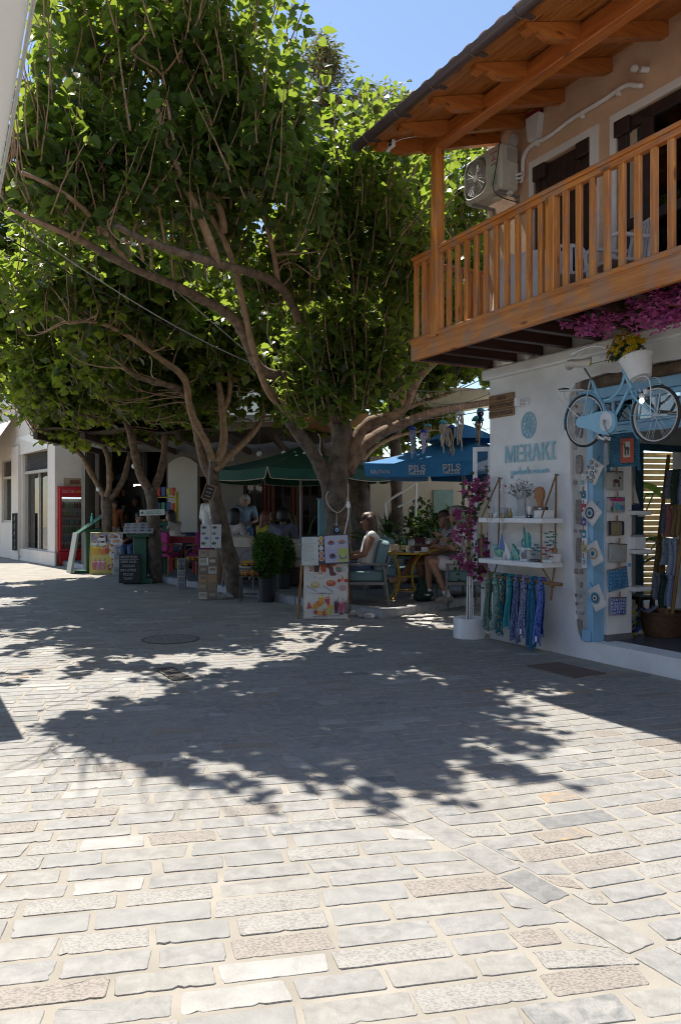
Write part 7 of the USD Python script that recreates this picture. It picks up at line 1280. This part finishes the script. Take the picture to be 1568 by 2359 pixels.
obj('body', box((.12, 0, .58), (.42, .36, 1.16), .01), grn, T); obj('sloping_top', box((.06, 0, 1.28), (.86, .5, .05), .008, ry=-.62), grn, T); obj('side_board', box((-.40, .02, .52), (.06, .62, 1.08), .008, ry=.16), pm('board_pale', (.19, .21, .185), .6), T); obj('base', box((.05, 0, .03), (.8, .5, .06), .008), grn, T)
T = thing('small_bottle', 'tiny turquoise bottle standing on the dark green lectern', 'bottle', (sg1[0] + .12, sg1[1] - .1, 1.42)); obj('body', lathe([(.03, -.08), (.03, .05), (.012, .09), (.012, .12), (0, .12)], 12), plain((.02, .40, .42), .2), T); obj('cap', lathe([(.014, .12), (.014, .14), (0, .141)], 10), trim, T)
rp2 = random.Random(77)
def poster(t, w, h, y, bg, items, tilt, z0=0., thick=.03, border=None):
    """a printed board leaning back by tilt: flat shapes a hair above it"""
    F_ = lambda m: mv(m, (0, y, z0), rx=-tilt)
    obj('board', F_(box((0, 0, h / 2), (w, thick, h), .006)), bg, t)
    if border: obj('border', F_(cat(*[box((sx * w * .485, -thick / 2 - .002, h / 2), (w * .012, .003, h * .97)) for sx in (-1, 1)], *[box((0, -thick / 2 - .0018, hh), (w * .96, .003, w * .012)) for hh in (h * .018, h * .982)])), border, t)
    for q, (nm, pl, c) in enumerate(items): m = upright(prism(pl, .002)); obj(nm, F_((m[0] * [w, 1, h] + [0, -thick / 2 - .0012 - .0003 * q, 0], m[1])), plain(c), t)
def E(cx, cy, rx, ry, n=16): return circ((cx, cy), rx, n, ry)
def cup(cx, cy, r, c, asp): return [('printed_plate', E(cx, cy - r * asp * .5, r * 1.5, r * asp * .55), (.50, .50, .50)), ('printed_cup', E(cx, cy, r, r * asp * .8), (.60, .60, .58)), ('printed_coffee', E(cx, cy + r * asp * .3, r * .8, r * asp * .35), c)]
def glass_(cx, cy, w, h, c): return [('printed_glass', [(cx - w * .4, cy), (cx + w * .4, cy), (cx + w * .6, cy + h), (cx - w * .6, cy + h)], c), ('printed_foam', E(cx, cy + h, w * .6, h * .10), tuple(min(.7, x * 1.6 + .12) for x in c)), ('printed_straw', [(cx + w * .1, cy + h), (cx + w * .2, cy + h), (cx + w * .45, cy + h * 1.45), (cx + w * .33, cy + h * 1.45)], (.08, .08, .12))]
def sundae(cx, cy, r, asp, c): return glass_(cx, cy, r * 1.2, r * asp * 1.5, c)[:1] + [('printed_scoop', E(cx + dx * r, cy + r * asp * (1.7 + dy), r * .6, r * asp * .5), cc) for dx, dy, cc in ((-.5, 0, c), (.5, 0, (.55, .45, .4)), (0, .5, (.35, .08, .06)))]
def plate(cx, cy, r, asp, cs): return [('printed_plate', E(cx, cy, r, r * asp * .6), (.55, .56, .56)), ('printed_rim', E(cx, cy, r * .8, r * asp * .45), (.42, .44, .47))] + [('printed_food', E(cx + r * rp2.uniform(-.45, .45), cy + r * asp * rp2.uniform(-.15, .3), r * .35, r * asp * .25, 9), c) for c in cs]
pp = gp(243, 1323); T = thing('picture_menu', 'yellow framed picture menu board of drinks and desserts near the fridge', 'menu board', pp, .12)
its = [('printed_band', [(-.48, .72), (.48, .72), (.48, .985), (-.48, .985)], (.25, .22, .28))] + cup(-.15, .86, .10, (.08, .04, .02), .77) + cup(-.36, .74, .09, (.3, .2, .12), .77) + cup(-.12, .74, .09, (.08, .04, .02), .77) + plate(.22, .88, .2, .77, [(.3, .1, .06), (.35, .12, .08), (.45, .3, .2)]) + plate(.32, .76, .2, .77, [(.5, .2, .06), (.5, .3, .1)]) + [('printed_glass', E(-.3, .93, .05, .05), (.5, .35, .1))]
its += glass_(-.33, .46, .2, .17, (.55, .32, .03)) + glass_(-.12, .46, .16, .15, (.5, .18, .05)) + glass_(.02, .48, .1, .15, (.4, .05, .04)) + plate(.24, .64, .16, .77, [(.45, .3, .15), (.4, .1, .08)]) + plate(.3, .46, .21, .77, [(.06, .05, .08), (.3, .25, .3), (.5, .5, .5)])
its += [x for i, c in enumerate([(.35, .12, .14), (.45, .15, .3), (.40, .18, .22)]) for x in glass_(-.36 + .14 * i, .10, .10, .19, c)] + sundae(.1, .08, .07, .77, (.42, .1, .06)) + sundae(.26, .12, .08, .77, (.1, .06, .06)) + sundae(.2, .24, .06, .77, (.5, .3, .15))
poster(T, .82, 1.08, .06, pm('poster_yellow', (.46, .36, .05), .5, .1, 3., c2=(.50, .42, .16)), its, .12, .01, border=plain((.40, .32, .06)))
obj('back_leg', tube([(0, .1, 1.0), (0, .42, .01)], .018, 6), brown, T)
def leaning_rack(name, label, p, w, h, rz, frame, pages, tilt=.22, cols=2, rows=5, fc=None):
    t = thing(name, label, 'brochure rack', p, rz); F_ = lambda m: mv(m, (0, 0, .01), rx=-tilt)
    obj('board', F_(box((0, 0, h / 2), (w, .02, h), .004)), frame, t); g = random.Random(len(label))
    for i in range(cols):
        for j in range(rows):
            x, z = -w / 2 + w * (i + .5) / cols, h * (j + .5) / rows; obj('card', F_(box((x, -.014, z), (w / cols * .86, .008, h / rows * .84), .002)), plain(g.choice(pages)), t)
            obj('card_print', F_(box((x, -.0195, z + h / rows * .1), (w / cols * .6, .003, h / rows * .35), .001)), plain(g.choice(pages)), t)
    obj('strut', tube([(0, .03, h * .85), (0, h * .42, .01)], .012, 6), fc or iron, t); return t
leaning_rack('brochure_rack', 'slim clear brochure rack right of the yellow picture menu', gp(271, 1326), .22, .78, .2, greyc, [(.3, .3, .3), (.2, .22, .24), (.4, .4, .38)], cols=1, rows=4)
# the lectern with the chalk board
lp = gp(320, 1343); T = thing('menu_lectern', 'green lectern with an open picture menu and a chalkboard at its foot', 'lectern', lp, .12)
obj('base', box((0, .05, .06), (.66, .5, .12), .012), grn, T); obj('column', box((.02, .12, .60), (.30, .24, .98), .01), grn, T); obj('rest', box((.0, .05, 1.07), (.52, .36, .06), .01), grn, T)
def open_menu(t, w, h, c, tilt, pages): 
    F_ = lambda m: mv(m, c, rx=-tilt)
    for sx in (-1, 1): obj('page', F_(box((sx * w / 4, -.0, 0), (w / 2 - .006, .012, h), .003, rz=sx * .05)), pm('paper', (.52, .53, .54), .35, .04, 6.), t)
    for sx, pl, cc in pages: m = upright(prism(pl, .002)); obj('print', F_((m[0] * [w / 2, 1, h] + [sx * w / 4, -.011 - .001 * abs(sx), 0], m[1])), plain(cc), t)
pg_ = [(sx, E(x, y, .16, .10, 10), c) for sx in (-1, 1) for x, y in ((-.25, .3), (.25, .3), (-.25, 0), (.25, 0), (-.25, -.3), (.25, -.3)) for c in [(.16, .17, .16) if sx > 0 else (.34, .32, .25)]]
open_menu(T, .66, .40, (0, -.02, 1.24), 1.0, pg_)
T = thing('chalkboard', 'black chalkboard listing dishes from greek salad to toast, leaning on the green lectern', 'chalkboard', (lp[0] - .13, lp[1] - .30, .02), .12)
blkb = pm('chalk_black', (.022, .022, .024), .8, .3, 8.); chalk = plain((.45, .44, .42), .9)
F_ = lambda m: mv(m, rx=-.16)
obj('board', F_(box((0, 0, .33), (.47, .03, .64), .008)), blkb, T)
for k, (tx, w) in enumerate((('ARISTIDIS', .36), ('GREEK SALAD', .34), ('SOUVLAKI', .27), ('PITA GYROS', .34), ('PIZZA', .22), ('TOAST', .2))): obj('chalk_line', F_(words(tx, .052, (-.03 + .0 * k, -.0155, .585 - .093 * k - (.012 if k else 0)), .002, False, w)), chalk, T)
obj('underline', F_(box((-.02, -.0165, .535), (.40, .003, .007))), chalk, T)
sp3 = pd(351, 1180, 17.55); T = thing('name_board', 'small white painted name board tied to the slim forked mulberry', 'sign', sp3, .0); obj('board', box((0, 0, 0), (.56, .025, .135), .006, ry=-.035), pm('board_white', (.52, .53, .46), .7, .1, 10.), T)
obj('lettering', mv(words('ARISTIDIS', .075, (.03, -.0135, 0), .002, False, .33), ry=-.035), plain((.02, .16, .17)), T); obj('rosette', mv((lambda m: (m[0] + [-.225, -.0135, 0], m[1]))(disc((0, 0), .028, 0)), ry=-.035), plain((.08, .12, .05)), T)
cs2 = at(357, 0, 18.6, 0.05); T = thing('chalkboard_stand', 'green framed standing chalkboard half hidden behind the slim forked trunk', 'chalkboard', cs2, 0)
obj('frame', cat(box((-.24, 0, .62), (.06, .05, 1.24), .01), box((.24, 0, .62), (.06, .05, 1.24), .01), box((0, 0, 1.27), (.62, .05, .1), .02)), grn, T); obj('board', box((0, .0, .66), (.42, .03, 1.12)), blkb, T)
for k, (tx, w) in enumerate((('ARISTIDIS', .36), ('MENU', .22), ('SOUVLAKI', .30), ('PIZZA', .22), ('SALAD', .24), ('TOAST', .24), ('PITA', .18))): obj('chalk_line', words(tx, .06, (.0, -.0155, 1.14 - .155 * k), .002, False, w), chalk, T)
leaning_rack('leaning_leaflets', 'narrow grey board of leaflets leaning in front of the red table', gp(417, 1357), .16, .64, .15, greyc, [(.10, .11, .12), (.16, .17, .18), (.22, .2, .18)], cols=1, rows=5, tilt=.26)
# fruit on stands
orange = pm('orange_fruit', (.60, .21, .012), .4, .15, 30., b=.15, bs=300.); lemon = pm('lemon_fruit', (.62, .42, .02), .4, .12, 30.); lime = pm('green_apple', (.16, .24, .03), .35, .15, 30.)
def fruits(stand, c, n, R, seed, names):
    g = random.Random(seed)
    for k in range(n):
        a = 2 * PI * k / n + .3; x, y = R * math.cos(a), R * .7 * math.sin(a); mt, nm = g.choice(names); t = thing(nm, f'{nm} in the {stand}', 'fruit', (c[0] + x, c[1] + y, c[2]), 0, f'{nm}s in the {stand}')
        obj('skin', ball((0, 0, .045), (.047, .047, .044), 2), mt, t, smooth=True); obj('stalk', ball((0, 0, .088), .007, 1), lime, t)
def fruit_stand(label, p, tiers, R, h):
    t = thing('fruit_stand', label, 'fruit stand', p)
    for a in range(4): q = PI / 4 + a * PI / 2; obj('leg', tube([(R * 1.1 * math.cos(q), R * .9 * math.sin(q), h), (R * 1.15 * math.cos(q), R * math.sin(q), 0)], .011, 5), iron, t)
    obj('brace', tube([(R * math.cos(q) * .8, R * .65 * math.sin(q), .14) for q in np.linspace(0, 2 * PI, 5) + PI / 4], .008, 5), iron, t)
    for z in tiers:
        for dz, rr in ((0, .8), (.06, 1.05)): obj('basket_ring', tube([(R * rr * math.cos(q), R * rr * .75 * math.sin(q), z + dz) for q in np.linspace(0, 2 * PI, 21)], .008, 5, cap=False), iron, t)
        for k in range(10): q = 2 * PI * k / 10; obj('basket_wire', tube([(R * .8 * math.cos(q), R * .6 * math.sin(q), z), (R * 1.05 * math.cos(q), R * .78 * math.sin(q), z + .06)], .005, 4), iron, t)
        obj('basket_floor', lathe([(R * .8, z - .004), (R * .8, z + .004), (0, z + .004)], 18, sy=.75), iron, t)
    obj('handle', tube([(R * math.cos(q), 0, max(tiers) + .06 + .22 * math.sin(q)) for q in np.linspace(0, PI, 14)], .009, 5), iron, t)
f1 = gp(447, 1352); fruit_stand('black wire stand with one basket of oranges left of the postcard board', f1, [.56], .19, .56); fruits('single basket left of the postcard board', (f1[0], f1[1], .565), 7, .13, 1, [(orange, 'orange'), (orange, 'orange'), (lime, 'lime')]); 
f2 = gp(577, 1386); fruit_stand('black wire stand with two baskets of oranges and lemons left of the basil', f2, [.46, .64], .21, .46); fruits('lower basket left of the basil', (f2[0], f2[1], .465), 8, .14, 2, [(orange, 'orange')]); fruits('upper basket left of the basil', (f2[0], f2[1], .645), 8, .14, 3, [(lemon, 'lemon'), (orange, 'orange'), (lemon, 'lemon')])
# postcards board with menu lectern
cp = gp(478, 1383); leaning_rack('postcard_board', 'tall board of brown postcards leaning under an open white menu', cp, .34, .92, .10, pm('board_brown', (.20, .16, .11), .6, .2, 8.), [(.22, .17, .11), (.30, .26, .18), (.16, .13, .10), (.35, .2, .1), (.4, .38, .33)], cols=2, rows=6, tilt=.16, fc=trim)
T = thing('open_menu', 'open white menu displayed above the brown postcard board', 'menu', (cp[0] + .02, cp[1] + .12, .9), .12)
open_menu(T, .38, .46, (.02, 0, .26), .42, [(sx, E(x, y, .22, .06, 10), c) for sx in (-1, 1) for x, y, c in ((-.15, .36, (.1, .1, .1)), (-.2, .1, (.2, .2, .2)), (.1, -.1, (.12, .2, .3)), (-.2, -.32, (.1, .1, .1)))])
obj('prop', cyl((.1, .1, .2), (.12, .18, -.88), .014, 6), trim, T)
wp = gp(527, 1360); T = thing('wooden_counter', 'brown wooden lectern cabinet between the postcard board and leaning trunk', 'cabinet', wp, .05); cab_w = wood('cabinet_wood', (.17, .065, .022), (.26, .11, .04), 2, .4)
obj('body', box((0, .2, .46), (.44, .36, .92), .01), cab_w, T); obj('top', box((0, .2, .94), (.50, .42, .04), .008), cab_w, T); obj('panel', box((0, .015, .46), (.34, .012, .7), .004), cab_w, T)
# the easel in front of the thick trunk
ep = gp(750, 1427); T = thing('easel', 'wooden easel holding the tall picture poster in front of the thick trunk', 'easel', ep, -.02)
ew = wood('easel_wood', (.26, .12, .04), (.36, .18, .065), 2, .5)
obj('leg', tube([(-.33, .02, 1.20), (-.42, .12, 0)], .022, 6), ew, T); obj('leg', tube([(.30, .04, 1.20), (.33, .14, 0)], .022, 6), ew, T); obj('back_leg', tube([(0, .10, 1.15), (0, .55, 0)], .022, 6), ew, T)
T = thing('food_poster', 'tall white poster of coffees, ice creams and fruit juices on the easel', 'poster', ep, -.02)
A_ = .72
its = [x for c, xx in (((.08, .04, .02), -.30), ) for x in glass_(xx, .80, .14, .10, (.3, .25, .2))] + glass_(-.20, .80, .12, .17, (.07, .035, .03)) + glass_(-.05, .80, .13, .17, (.45, .07, .03)) + sundae(.16, .74, .13, A_, (.10, .04, .05)) + plate(.34, .84, .17, A_, [(.45, .12, .06), (.5, .4, .25), (.35, .08, .05), (.06, .25, .22)])
its += cup(-.12, .76, .09, (.45, .33, .2), A_) + cup(-.33, .81, .06, (.4, .15, .06), A_) + [('printed_plate', E(-.28, .50, .19, .065), (.50, .52, .54)), ('printed_plate', E(.08, .50, .19, .065), (.50, .52, .54)), ('printed_spoon', [(-.42, .57), (-.20, .475), (-.21, .465), (-.43, .56)], (.12, .12, .14)), ('printed_spoon', [(-.05, .57), (.16, .475), (.15, .465), (-.06, .56)], (.12, .12, .14)), ('printed_bowl', E(-.24, .58, .10, .06), (.45, .33, .10)), ('printed_food', E(-.24, .60, .085, .035), (.52, .46, .28)), ('printed_bowl', E(.12, .61, .11, .055), (.42, .09, .05)), ('printed_food', E(.10, .635, .07, .025), (.5, .22, .08)), ('printed_cone', [(.34, .64), (.42, .64), (.37, .76)], (.5, .18, .06)), ('printed_scoop', E(.38, .60, .09, .06), (.50, .46, .44)), ('printed_scoop', E(.30, .655, .045, .03), (.42, .04, .03)), ('printed_scoop', E(.46, .655, .05, .03), (.42, .04, .03)), ('printed_scoop', E(.38, .53, .08, .05), (.45, .25, .26))]
its += glass_(-.10, .22, .09, .16, (.55, .30, .03)) + glass_(.04, .18, .09, .18, (.42, .06, .05)) + glass_(-.02, .16, .09, .12, (.45, .08, .09)) + [('printed_fruit', E(x, y, r, r * .75, 10), c) for x, y, r, c in ((-.22, .22, .07, (.55, .26, .03)), (-.16, .27, .06, (.5, .18, .04)), (.10, .20, .07, (.55, .3, .04)), (-.22, .12, .05, (.42, .06, .05)), (-.12, .11, .06, (.55, .35, .06)), (-.02, .10, .06, (.45, .1, .05)), (.08, .13, .08, (.45, .42, .12)), (-.02, .22, .07, (.52, .46, .36)))] + [('printed_melon', [(-.42, .17), (-.30, .19), (-.38, .30)], (.48, .06, .05))] + [x for i, c in enumerate([(.06, .03, .03), (.40, .05, .14), (.16, .12, .10)]) for x in glass_(.24 + .11 * i, .13 - .02 * (i == 1), .095, .17, c)] + [('printed_foot', E(.24 + .11 * i, .115 - .02 * (i == 1), .05, .018), (.08, .08, .09)) for i in range(3)]
poster(T, .665, .87, -.035, pm('poster_white', (.55, .55, .51), .5, .05, 4.), its, .10, .01, .02, border=pm('poster_border', (.35, .33, .24), .6, .5, 60.))
for k, (tx, x, z) in enumerate((('COFFEES', -.2, .71), ('ICE CREAM WITH FRUIT', -.02, .44), ('FRESH FRUIT JUICES', -.12, .045), ('MILK SHAKES', .22, .06), ('BANANA SPLIT', .2, .775))): obj('caption', mv(words(tx, .016, (x * .665, -.0125, z * .87), .0015, True), (0, -.035, .01), rx=-.10), plain((.18, .12, .28)), T)
T = thing('menu_book', 'open menu book with food photos clipped on top of the easel', 'menu', (ep[0], ep[1] - .06, .83), -.02)
F_ = lambda m: mv(m, (0, 0, 0), rx=-.12, ry=-.05)
obj('cover', F_(box((-.005, .006, .21), (.71, .02, .43), .004)), plain((.05, .08, .11)), T); obj('left_page', F_(box((-.22, -.010, .20), (.25, .014, .42), .004, ry=.04)), pm('page_green', (.46, .52, .50), .4), T); obj('middle_page', F_(box((-.055, -.012, .22), (.085, .008, .41), .002)), plain((.03, .03, .035)), T); obj('right_page', F_(box((.17, -.010, .215), (.35, .012, .40), .003)), pm('page_lilac', (.40, .41, .50), .4), T)
q = 0
for j in range(11): obj('text_line', F_(box((-.235 - .01 * (j % 2), -.0185, .37 - .03 * j), (.13 + .03 * (j % 3), .002, .006))), plain((.22, .24, .25)), T)
for (x, z, r, c) in ((-.055, .38, .036, (.5, .38, .06)), (-.055, .31, .036, (.35, .18, .05)), (-.055, .235, .034, (.5, .52, .55)), (-.055, .16, .036, (.36, .20, .12)), (-.055, .08, .038, (.40, .14, .06))): obj('food_photo', F_((lambda m: (m[0] + [0, -.0165, 0], m[1]))(disc((x, z), r, 0))), plain((.55, .55, .55)), T); obj('food_photo', F_((lambda m: (m[0] + [0, -.0185, 0], m[1]))(disc((x, z), r * .75, 0))), plain(c), T)
for (x, z, w, h, c, c2) in ((.095, .325, .14, .14, (.42, .44, .55), (.30, .03, .03)), (.255, .33, .14, .13, (.40, .42, .52), (.42, .16, .05)), (.11, .125, .14, .17, (.36, .36, .52), (.06, .03, .02)), (.265, .12, .15, .19, (.36, .42, .10), (.40, .46, .16))): obj('food_photo', F_(box((x, -.0175, z), (w, .003, h))), plain(c), T); obj('food_photo', F_((lambda m: (m[0] + [0, -.0215, 0], m[1]))(disc((x, z - .02), w * .38, 0, h * .22))), plain((.10, .16, .30)), T); obj('food_photo', F_((lambda m: (m[0] + [0, -.0235, 0], m[1]))(disc((x, z - .005), w * .25, 0, h * .18))), plain(c2), T)
for x in (-.36, .36): obj('clip', F_(box((x, -.01, .30), (.05, .05, .035), .008)), alu, T)
rk2 = np.random.default_rng(60)
for k in range(12):
    c = gp(825 + rk2.uniform(-18, 26), 1418 + rk2.uniform(-5, 7)); T = thing('pebble', 'pale rounded stone in the small heap at the foot of the poster', 'stone', c, rk2.random() * 3, 'pale stones heaped beside the poster'); obj('stone', ball((0, 0, .03), np.array([.07, .05, .04]) * rk2.uniform(.6, 1.3), 1), rock[2] if k % 2 else stonew, T, smooth=True)
for k in range(6):
    c = gp(508 + rk2.uniform(-8, 30), 1378 + rk2.uniform(-6, 6)); T = thing('pebble', 'grey stone lying at the foot of the leaning trunk', 'stone', c, rk2.random() * 3, 'grey stones at the leaning trunk'); obj('stone', ball((0, 0, .04), np.array([.10, .07, .05]) * rk2.uniform(.6, 1.3), 1), rock[2], T, smooth=True)
tp_ = at(742, 0, 13.1); T = thing('teal_post', 'teal painted boxed post standing beside the thick trunk', 'post', tp_, .2); obj('post', box((0, 0, .84), (.14, .14, 1.68), .01), pm('teal_paint', (.10, .22, .25), .5, .1, 6.), T); obj('cap', box((0, 0, 1.69), (.16, .16, .025), .006), pm('teal_paint', (.10, .22, .25)), T)
# hung on the trees
T = thing('hanging_chalkboard', 'small wood framed chalkboard hanging crooked on the leaning trunk', 'chalkboard', pd(481, 1134, 14.25), 0)
F_ = lambda m: mv(m, ry=.32, rx=-.08); obj('board', F_(box((0, 0, 0), (.17, .012, .25), .003)), blkb, T); obj('frame', F_(cat(box((-.094, 0, 0), (.018, .025, .285), .003), box((.094, 0, 0), (.018, .025, .285), .003), box((0, 0, .133), (.17, .025, .018), .003), box((0, 0, -.133), (.17, .025, .018), .003))), ew, T); obj('string', tube([(0, 0, .14), (.01, .02, .62)], .003, 4), pip, T)
for k, (tx, w) in enumerate((('SUMMER', .10), ('SPECIAL', .11), ('COFFEE', .10))): obj('chalk_line', F_(words(tx, .022, (0, -.0065, .07 - .07 * k), .001, False, w)), chalk, T)
T = thing('blue_eye_pendant', 'blue glass eye pendant hanging on a cord from the thick trunk', 'pendant', pd(775, 1220, 12.18), 0)
gbl = plain((.01, .015, .05), .15); obj('glass', mv(lathe([(.0, -.014), (.05, -.010), (.058, 0), (.05, .010), (0, .014)], 24), rx=PI / 2), gbl, T, smooth=40)
for r, c, dy in ((.030, (.12, .36, .50), .015), (.020, (.5, .55, .55), .0165), (.012, (.02, .15, .4), .018), (.006, (.01, .01, .02), .0195)): obj('eye_ring', (lambda m: (m[0] + [.005, -dy, -.005], m[1]))(disc((0, 0), r, 0, r * 1.15)), plain(c, .2), T)
obj('bead', cat(box((0, 0, .075), (.028, .02, .02), .004), box((0, 0, .10), (.028, .02, .02), .004)), plain((.3, .32, .42), .3), T); obj('string', tube([(0, 0, .055), (0, 0, .28)], .004, 4), pip, T)
T = thing('cord_loop', 'pale cord looped around the thick trunk above the blue pendant', 'cord', pd(776, 1150, 12.2), 0); lo = [np.array(pd(x, y, 12.16)) - pd(776, 1150, 12.2) for x, y in ((757, 1131), (751, 1145), (756, 1163), (768, 1176), (777, 1180), (790, 1172), (799, 1155), (801, 1140))]; obj('cord', tube(smooth_line(lo, 30), .008, 6), pip, T)
T = thing('plug_socket', 'white plug and cable hanging beside the thick trunk', 'plug', pd(802, 1165, 12.1), 0); obj('plug', cat(box((0, 0, 0), (.06, .04, .07), .01), cyl((0, 0, .03), (0, 0, .07), .02, 8)), trim, T); obj('cable', tube(smooth_line([(0, 0, -.03), (-.01, 0, -.2), (-.05, 0, -.38), (-.06, -.1, -.5)], 14), .009, 6), trim, T); obj('upper_cord', tube([(0, 0, .06), (-.01, .05, .35)], .006, 5), pip, T)
# jellyfish mobiles between the thick trunk and the shop
JF = [(645, 400, 800, (.015, .03, .24), (.25, .28, .42), 'deep blue capped jellyfish mobile with blue white strands, leftmost'), (770, 430, 715, (.015, .03, .24), (.42, .38, .56), 'deep blue capped jellyfish mobile with lilac strands'), (818, 362, 600, (.02, .24, .30), (.34, .28, .22), 'small turquoise jellyfish mobile with tan strands behind the lilac one'), (983, 332, 720, (.02, .24, .30), (.38, .33, .27), 'turquoise jellyfish mobile with long cream strands'), (1035, 368, 640, (.50, .52, .52), (.38, .34, .28), 'white capped jellyfish mobile close behind the turquoise one'), (1080, 380, 740, (.02, .04, .28), (.34, .29, .23), 'blue capped jellyfish mobile with tan strands and a black tail'), (1172, 235, 700, (.52, .56, .56), (.44, .38, .32), 'large white capped jellyfish mobile with long cream strands'), (1370, 300, 640, (.05, .26, .28), (.32, .25, .17), 'turquoise jellyfish mobile nearest the shop with brown strands'), (1400, 195, 380, (.02, .24, .34), (.01, .015, .05), 'small teal jellyfish mobile with dark navy strands at the shop corner')]
for k, (X, Y0, Y1, c1, c2, lab) in enumerate(JF):
    d = (11.4, 11.2, 11.9, 11.2, 11.7, 11.3, 10.9, 11.2, 10.8)[k]; c = pd(815.4 + .208 * X, 896.9 + .208 * (Y0 + 45), d); R = (.062, .058, .052, .062, .055, .055, .07, .088, .055)[k]; L = .208 * (Y1 - Y0 - 45) / FD * d
    T = thing('jellyfish_mobile', lab, 'mobile', c); g = np.random.default_rng(70 + k)
    obj('cap', lathe([(R, 0), (R * 1.02, .008), (R * .9, R * .4), (R * .6, R * .72), (R * .25, R * .86), (0, R * .88)], 20), pm('glaze_%d' % k, c1, .2, .1, 10.), T, smooth=True)
    sm_ = pm('strand_%d' % k, c2, .9, .15, 40.)
    for j in range(11):
        a = g.random() * 6.28; r = R * .75 * math.sqrt(g.random()); l = L * g.uniform(.55, 1.); P = [(r * math.cos(a) * (1 - .5 * q) + .012 * math.sin(9 * q + a), r * math.sin(a) * (1 - .5 * q), -l * q) for q in np.linspace(0, 1, 8)]; obj('strand', tube(P, np.linspace(.011, .006, 8), 5), sm_ if not (k == 5 and j > 7) else plain((.01, .012, .03)), T, smooth=True)
    obj('thread', tube([(0, 0, R * .85), (.005, 0, R + .45)], .0015, 3), pip, T)
wire = plain((.30, .29, .27)); wireb = plain((.03, .03, .03))
def line(label, A_, B_, sag, r, mt, clips=0):
    A_, B_ = np.asarray(A_), np.asarray(B_); t = thing('overhead_line', label, 'line', A_); P = [(B_ - A_) * q - np.array([0, 0, 4 * sag * q * (1 - q)]) for q in np.linspace(0, 1, 24)]; obj('wire', tube(P, r, 5), mt, t)
    for k in range(2): obj('end_knot', ball(P[-k], r * 2.6, 1), mt, t)
    for k in range(clips): p = P[4 + 18 * k // max(1, clips)]; obj('clip', tube([p, p + [.01, 0, -.05], p + [-.012, 0, -.075], p + [-.012, 0, -.02], p], .003, 4), wire, t)
sc_ = np.array(S(-.06, -.05, 3.2))
line('thin line from the thick trunk limb to the upper shop corner', pd(944, 896, 12.8), sc_, .05, .006, wire, 3); line('second thin line with clips strung to the shop corner', pd(940, 905, 12.9), sc_ + [0, .05, -.08], .16, .006, wire, 4); line('lower thin line strung from the limb to the shop corner', pd(925, 965, 12.9), sc_ + [0, .1, -.28], .04, .006, wire)
line('pale overhead line crossing the leaves from upper left to the thick limb', pd(12, 312, 7.2), pd(600, 836, 10.7), .03, .006, wire); line('lower pale overhead line from the left edge to the thick limb', pd(-20, 470, 7.), pd(585, 838, 10.6), .12, .006, wire); line('dark overhead cable below the pale lines at left', pd(-30, 520, 8.), pd(500, 800, 12.), .06, .008, wireb)
for k, (x, y, d) in enumerate(((308, 1073, 18.), (226, 1126, 20.), (533, 1055, 16.), (597, 1045, 16.), (653, 1044, 16.))):
    T = thing('hanging_bulb', ('pale hanging bulb left of the slim forked mulberry', 'pale hanging bulb near the drinks fridge', 'hanging bulb right of the leaning trunk', 'hanging bulb above the left side of the green parasol', 'hanging bulb just above the green parasol top')[k], 'bulb', pd(x, y, d)); obj('bulb', ball((0, 0, 0), (.05, .05, .062), 2), pm('opal', (.6, .6, .56), .3), T, smooth=True); obj('socket', cyl((0, 0, .05), (0, 0, .12), .022, 8), blk, T); obj('flex', tube([(0, 0, .12), (0, 0, .8)], .006, 4), wireb, T)
for k, (x, y, y2, d) in enumerate(((395, 615, 690, 9.1), (472, 600, 650, 8.6), (552, 665, 735, 10.2), (345, 820, 870, 12.2), (612, 700, 790, 10.5), (733, 1000, 1050, 12.))):
    T = thing('dangling_string', ('frayed string dangling from the long left limb', 'short frayed string at the broken limb stub', 'pale string dangling from the middle limb', 'string dangling from the leaning tree', 'long pale creeper stem hanging in the dark leaves', 'string hanging at the thick trunk fork')[k], 'string', pd(x, y, d)); h = (y2 - y) / FD * d; obj('string', tube(smooth_line([(0, 0, 0), (.03, 0, -h * .4), (.02, 0, -h * .7), (.06, 0, -h)], 10), .006, 4), pip, T); obj('knot', ball((0, 0, 0), .012, 1), pip, T)
dp = stage.GetPrimAtPath('/World')
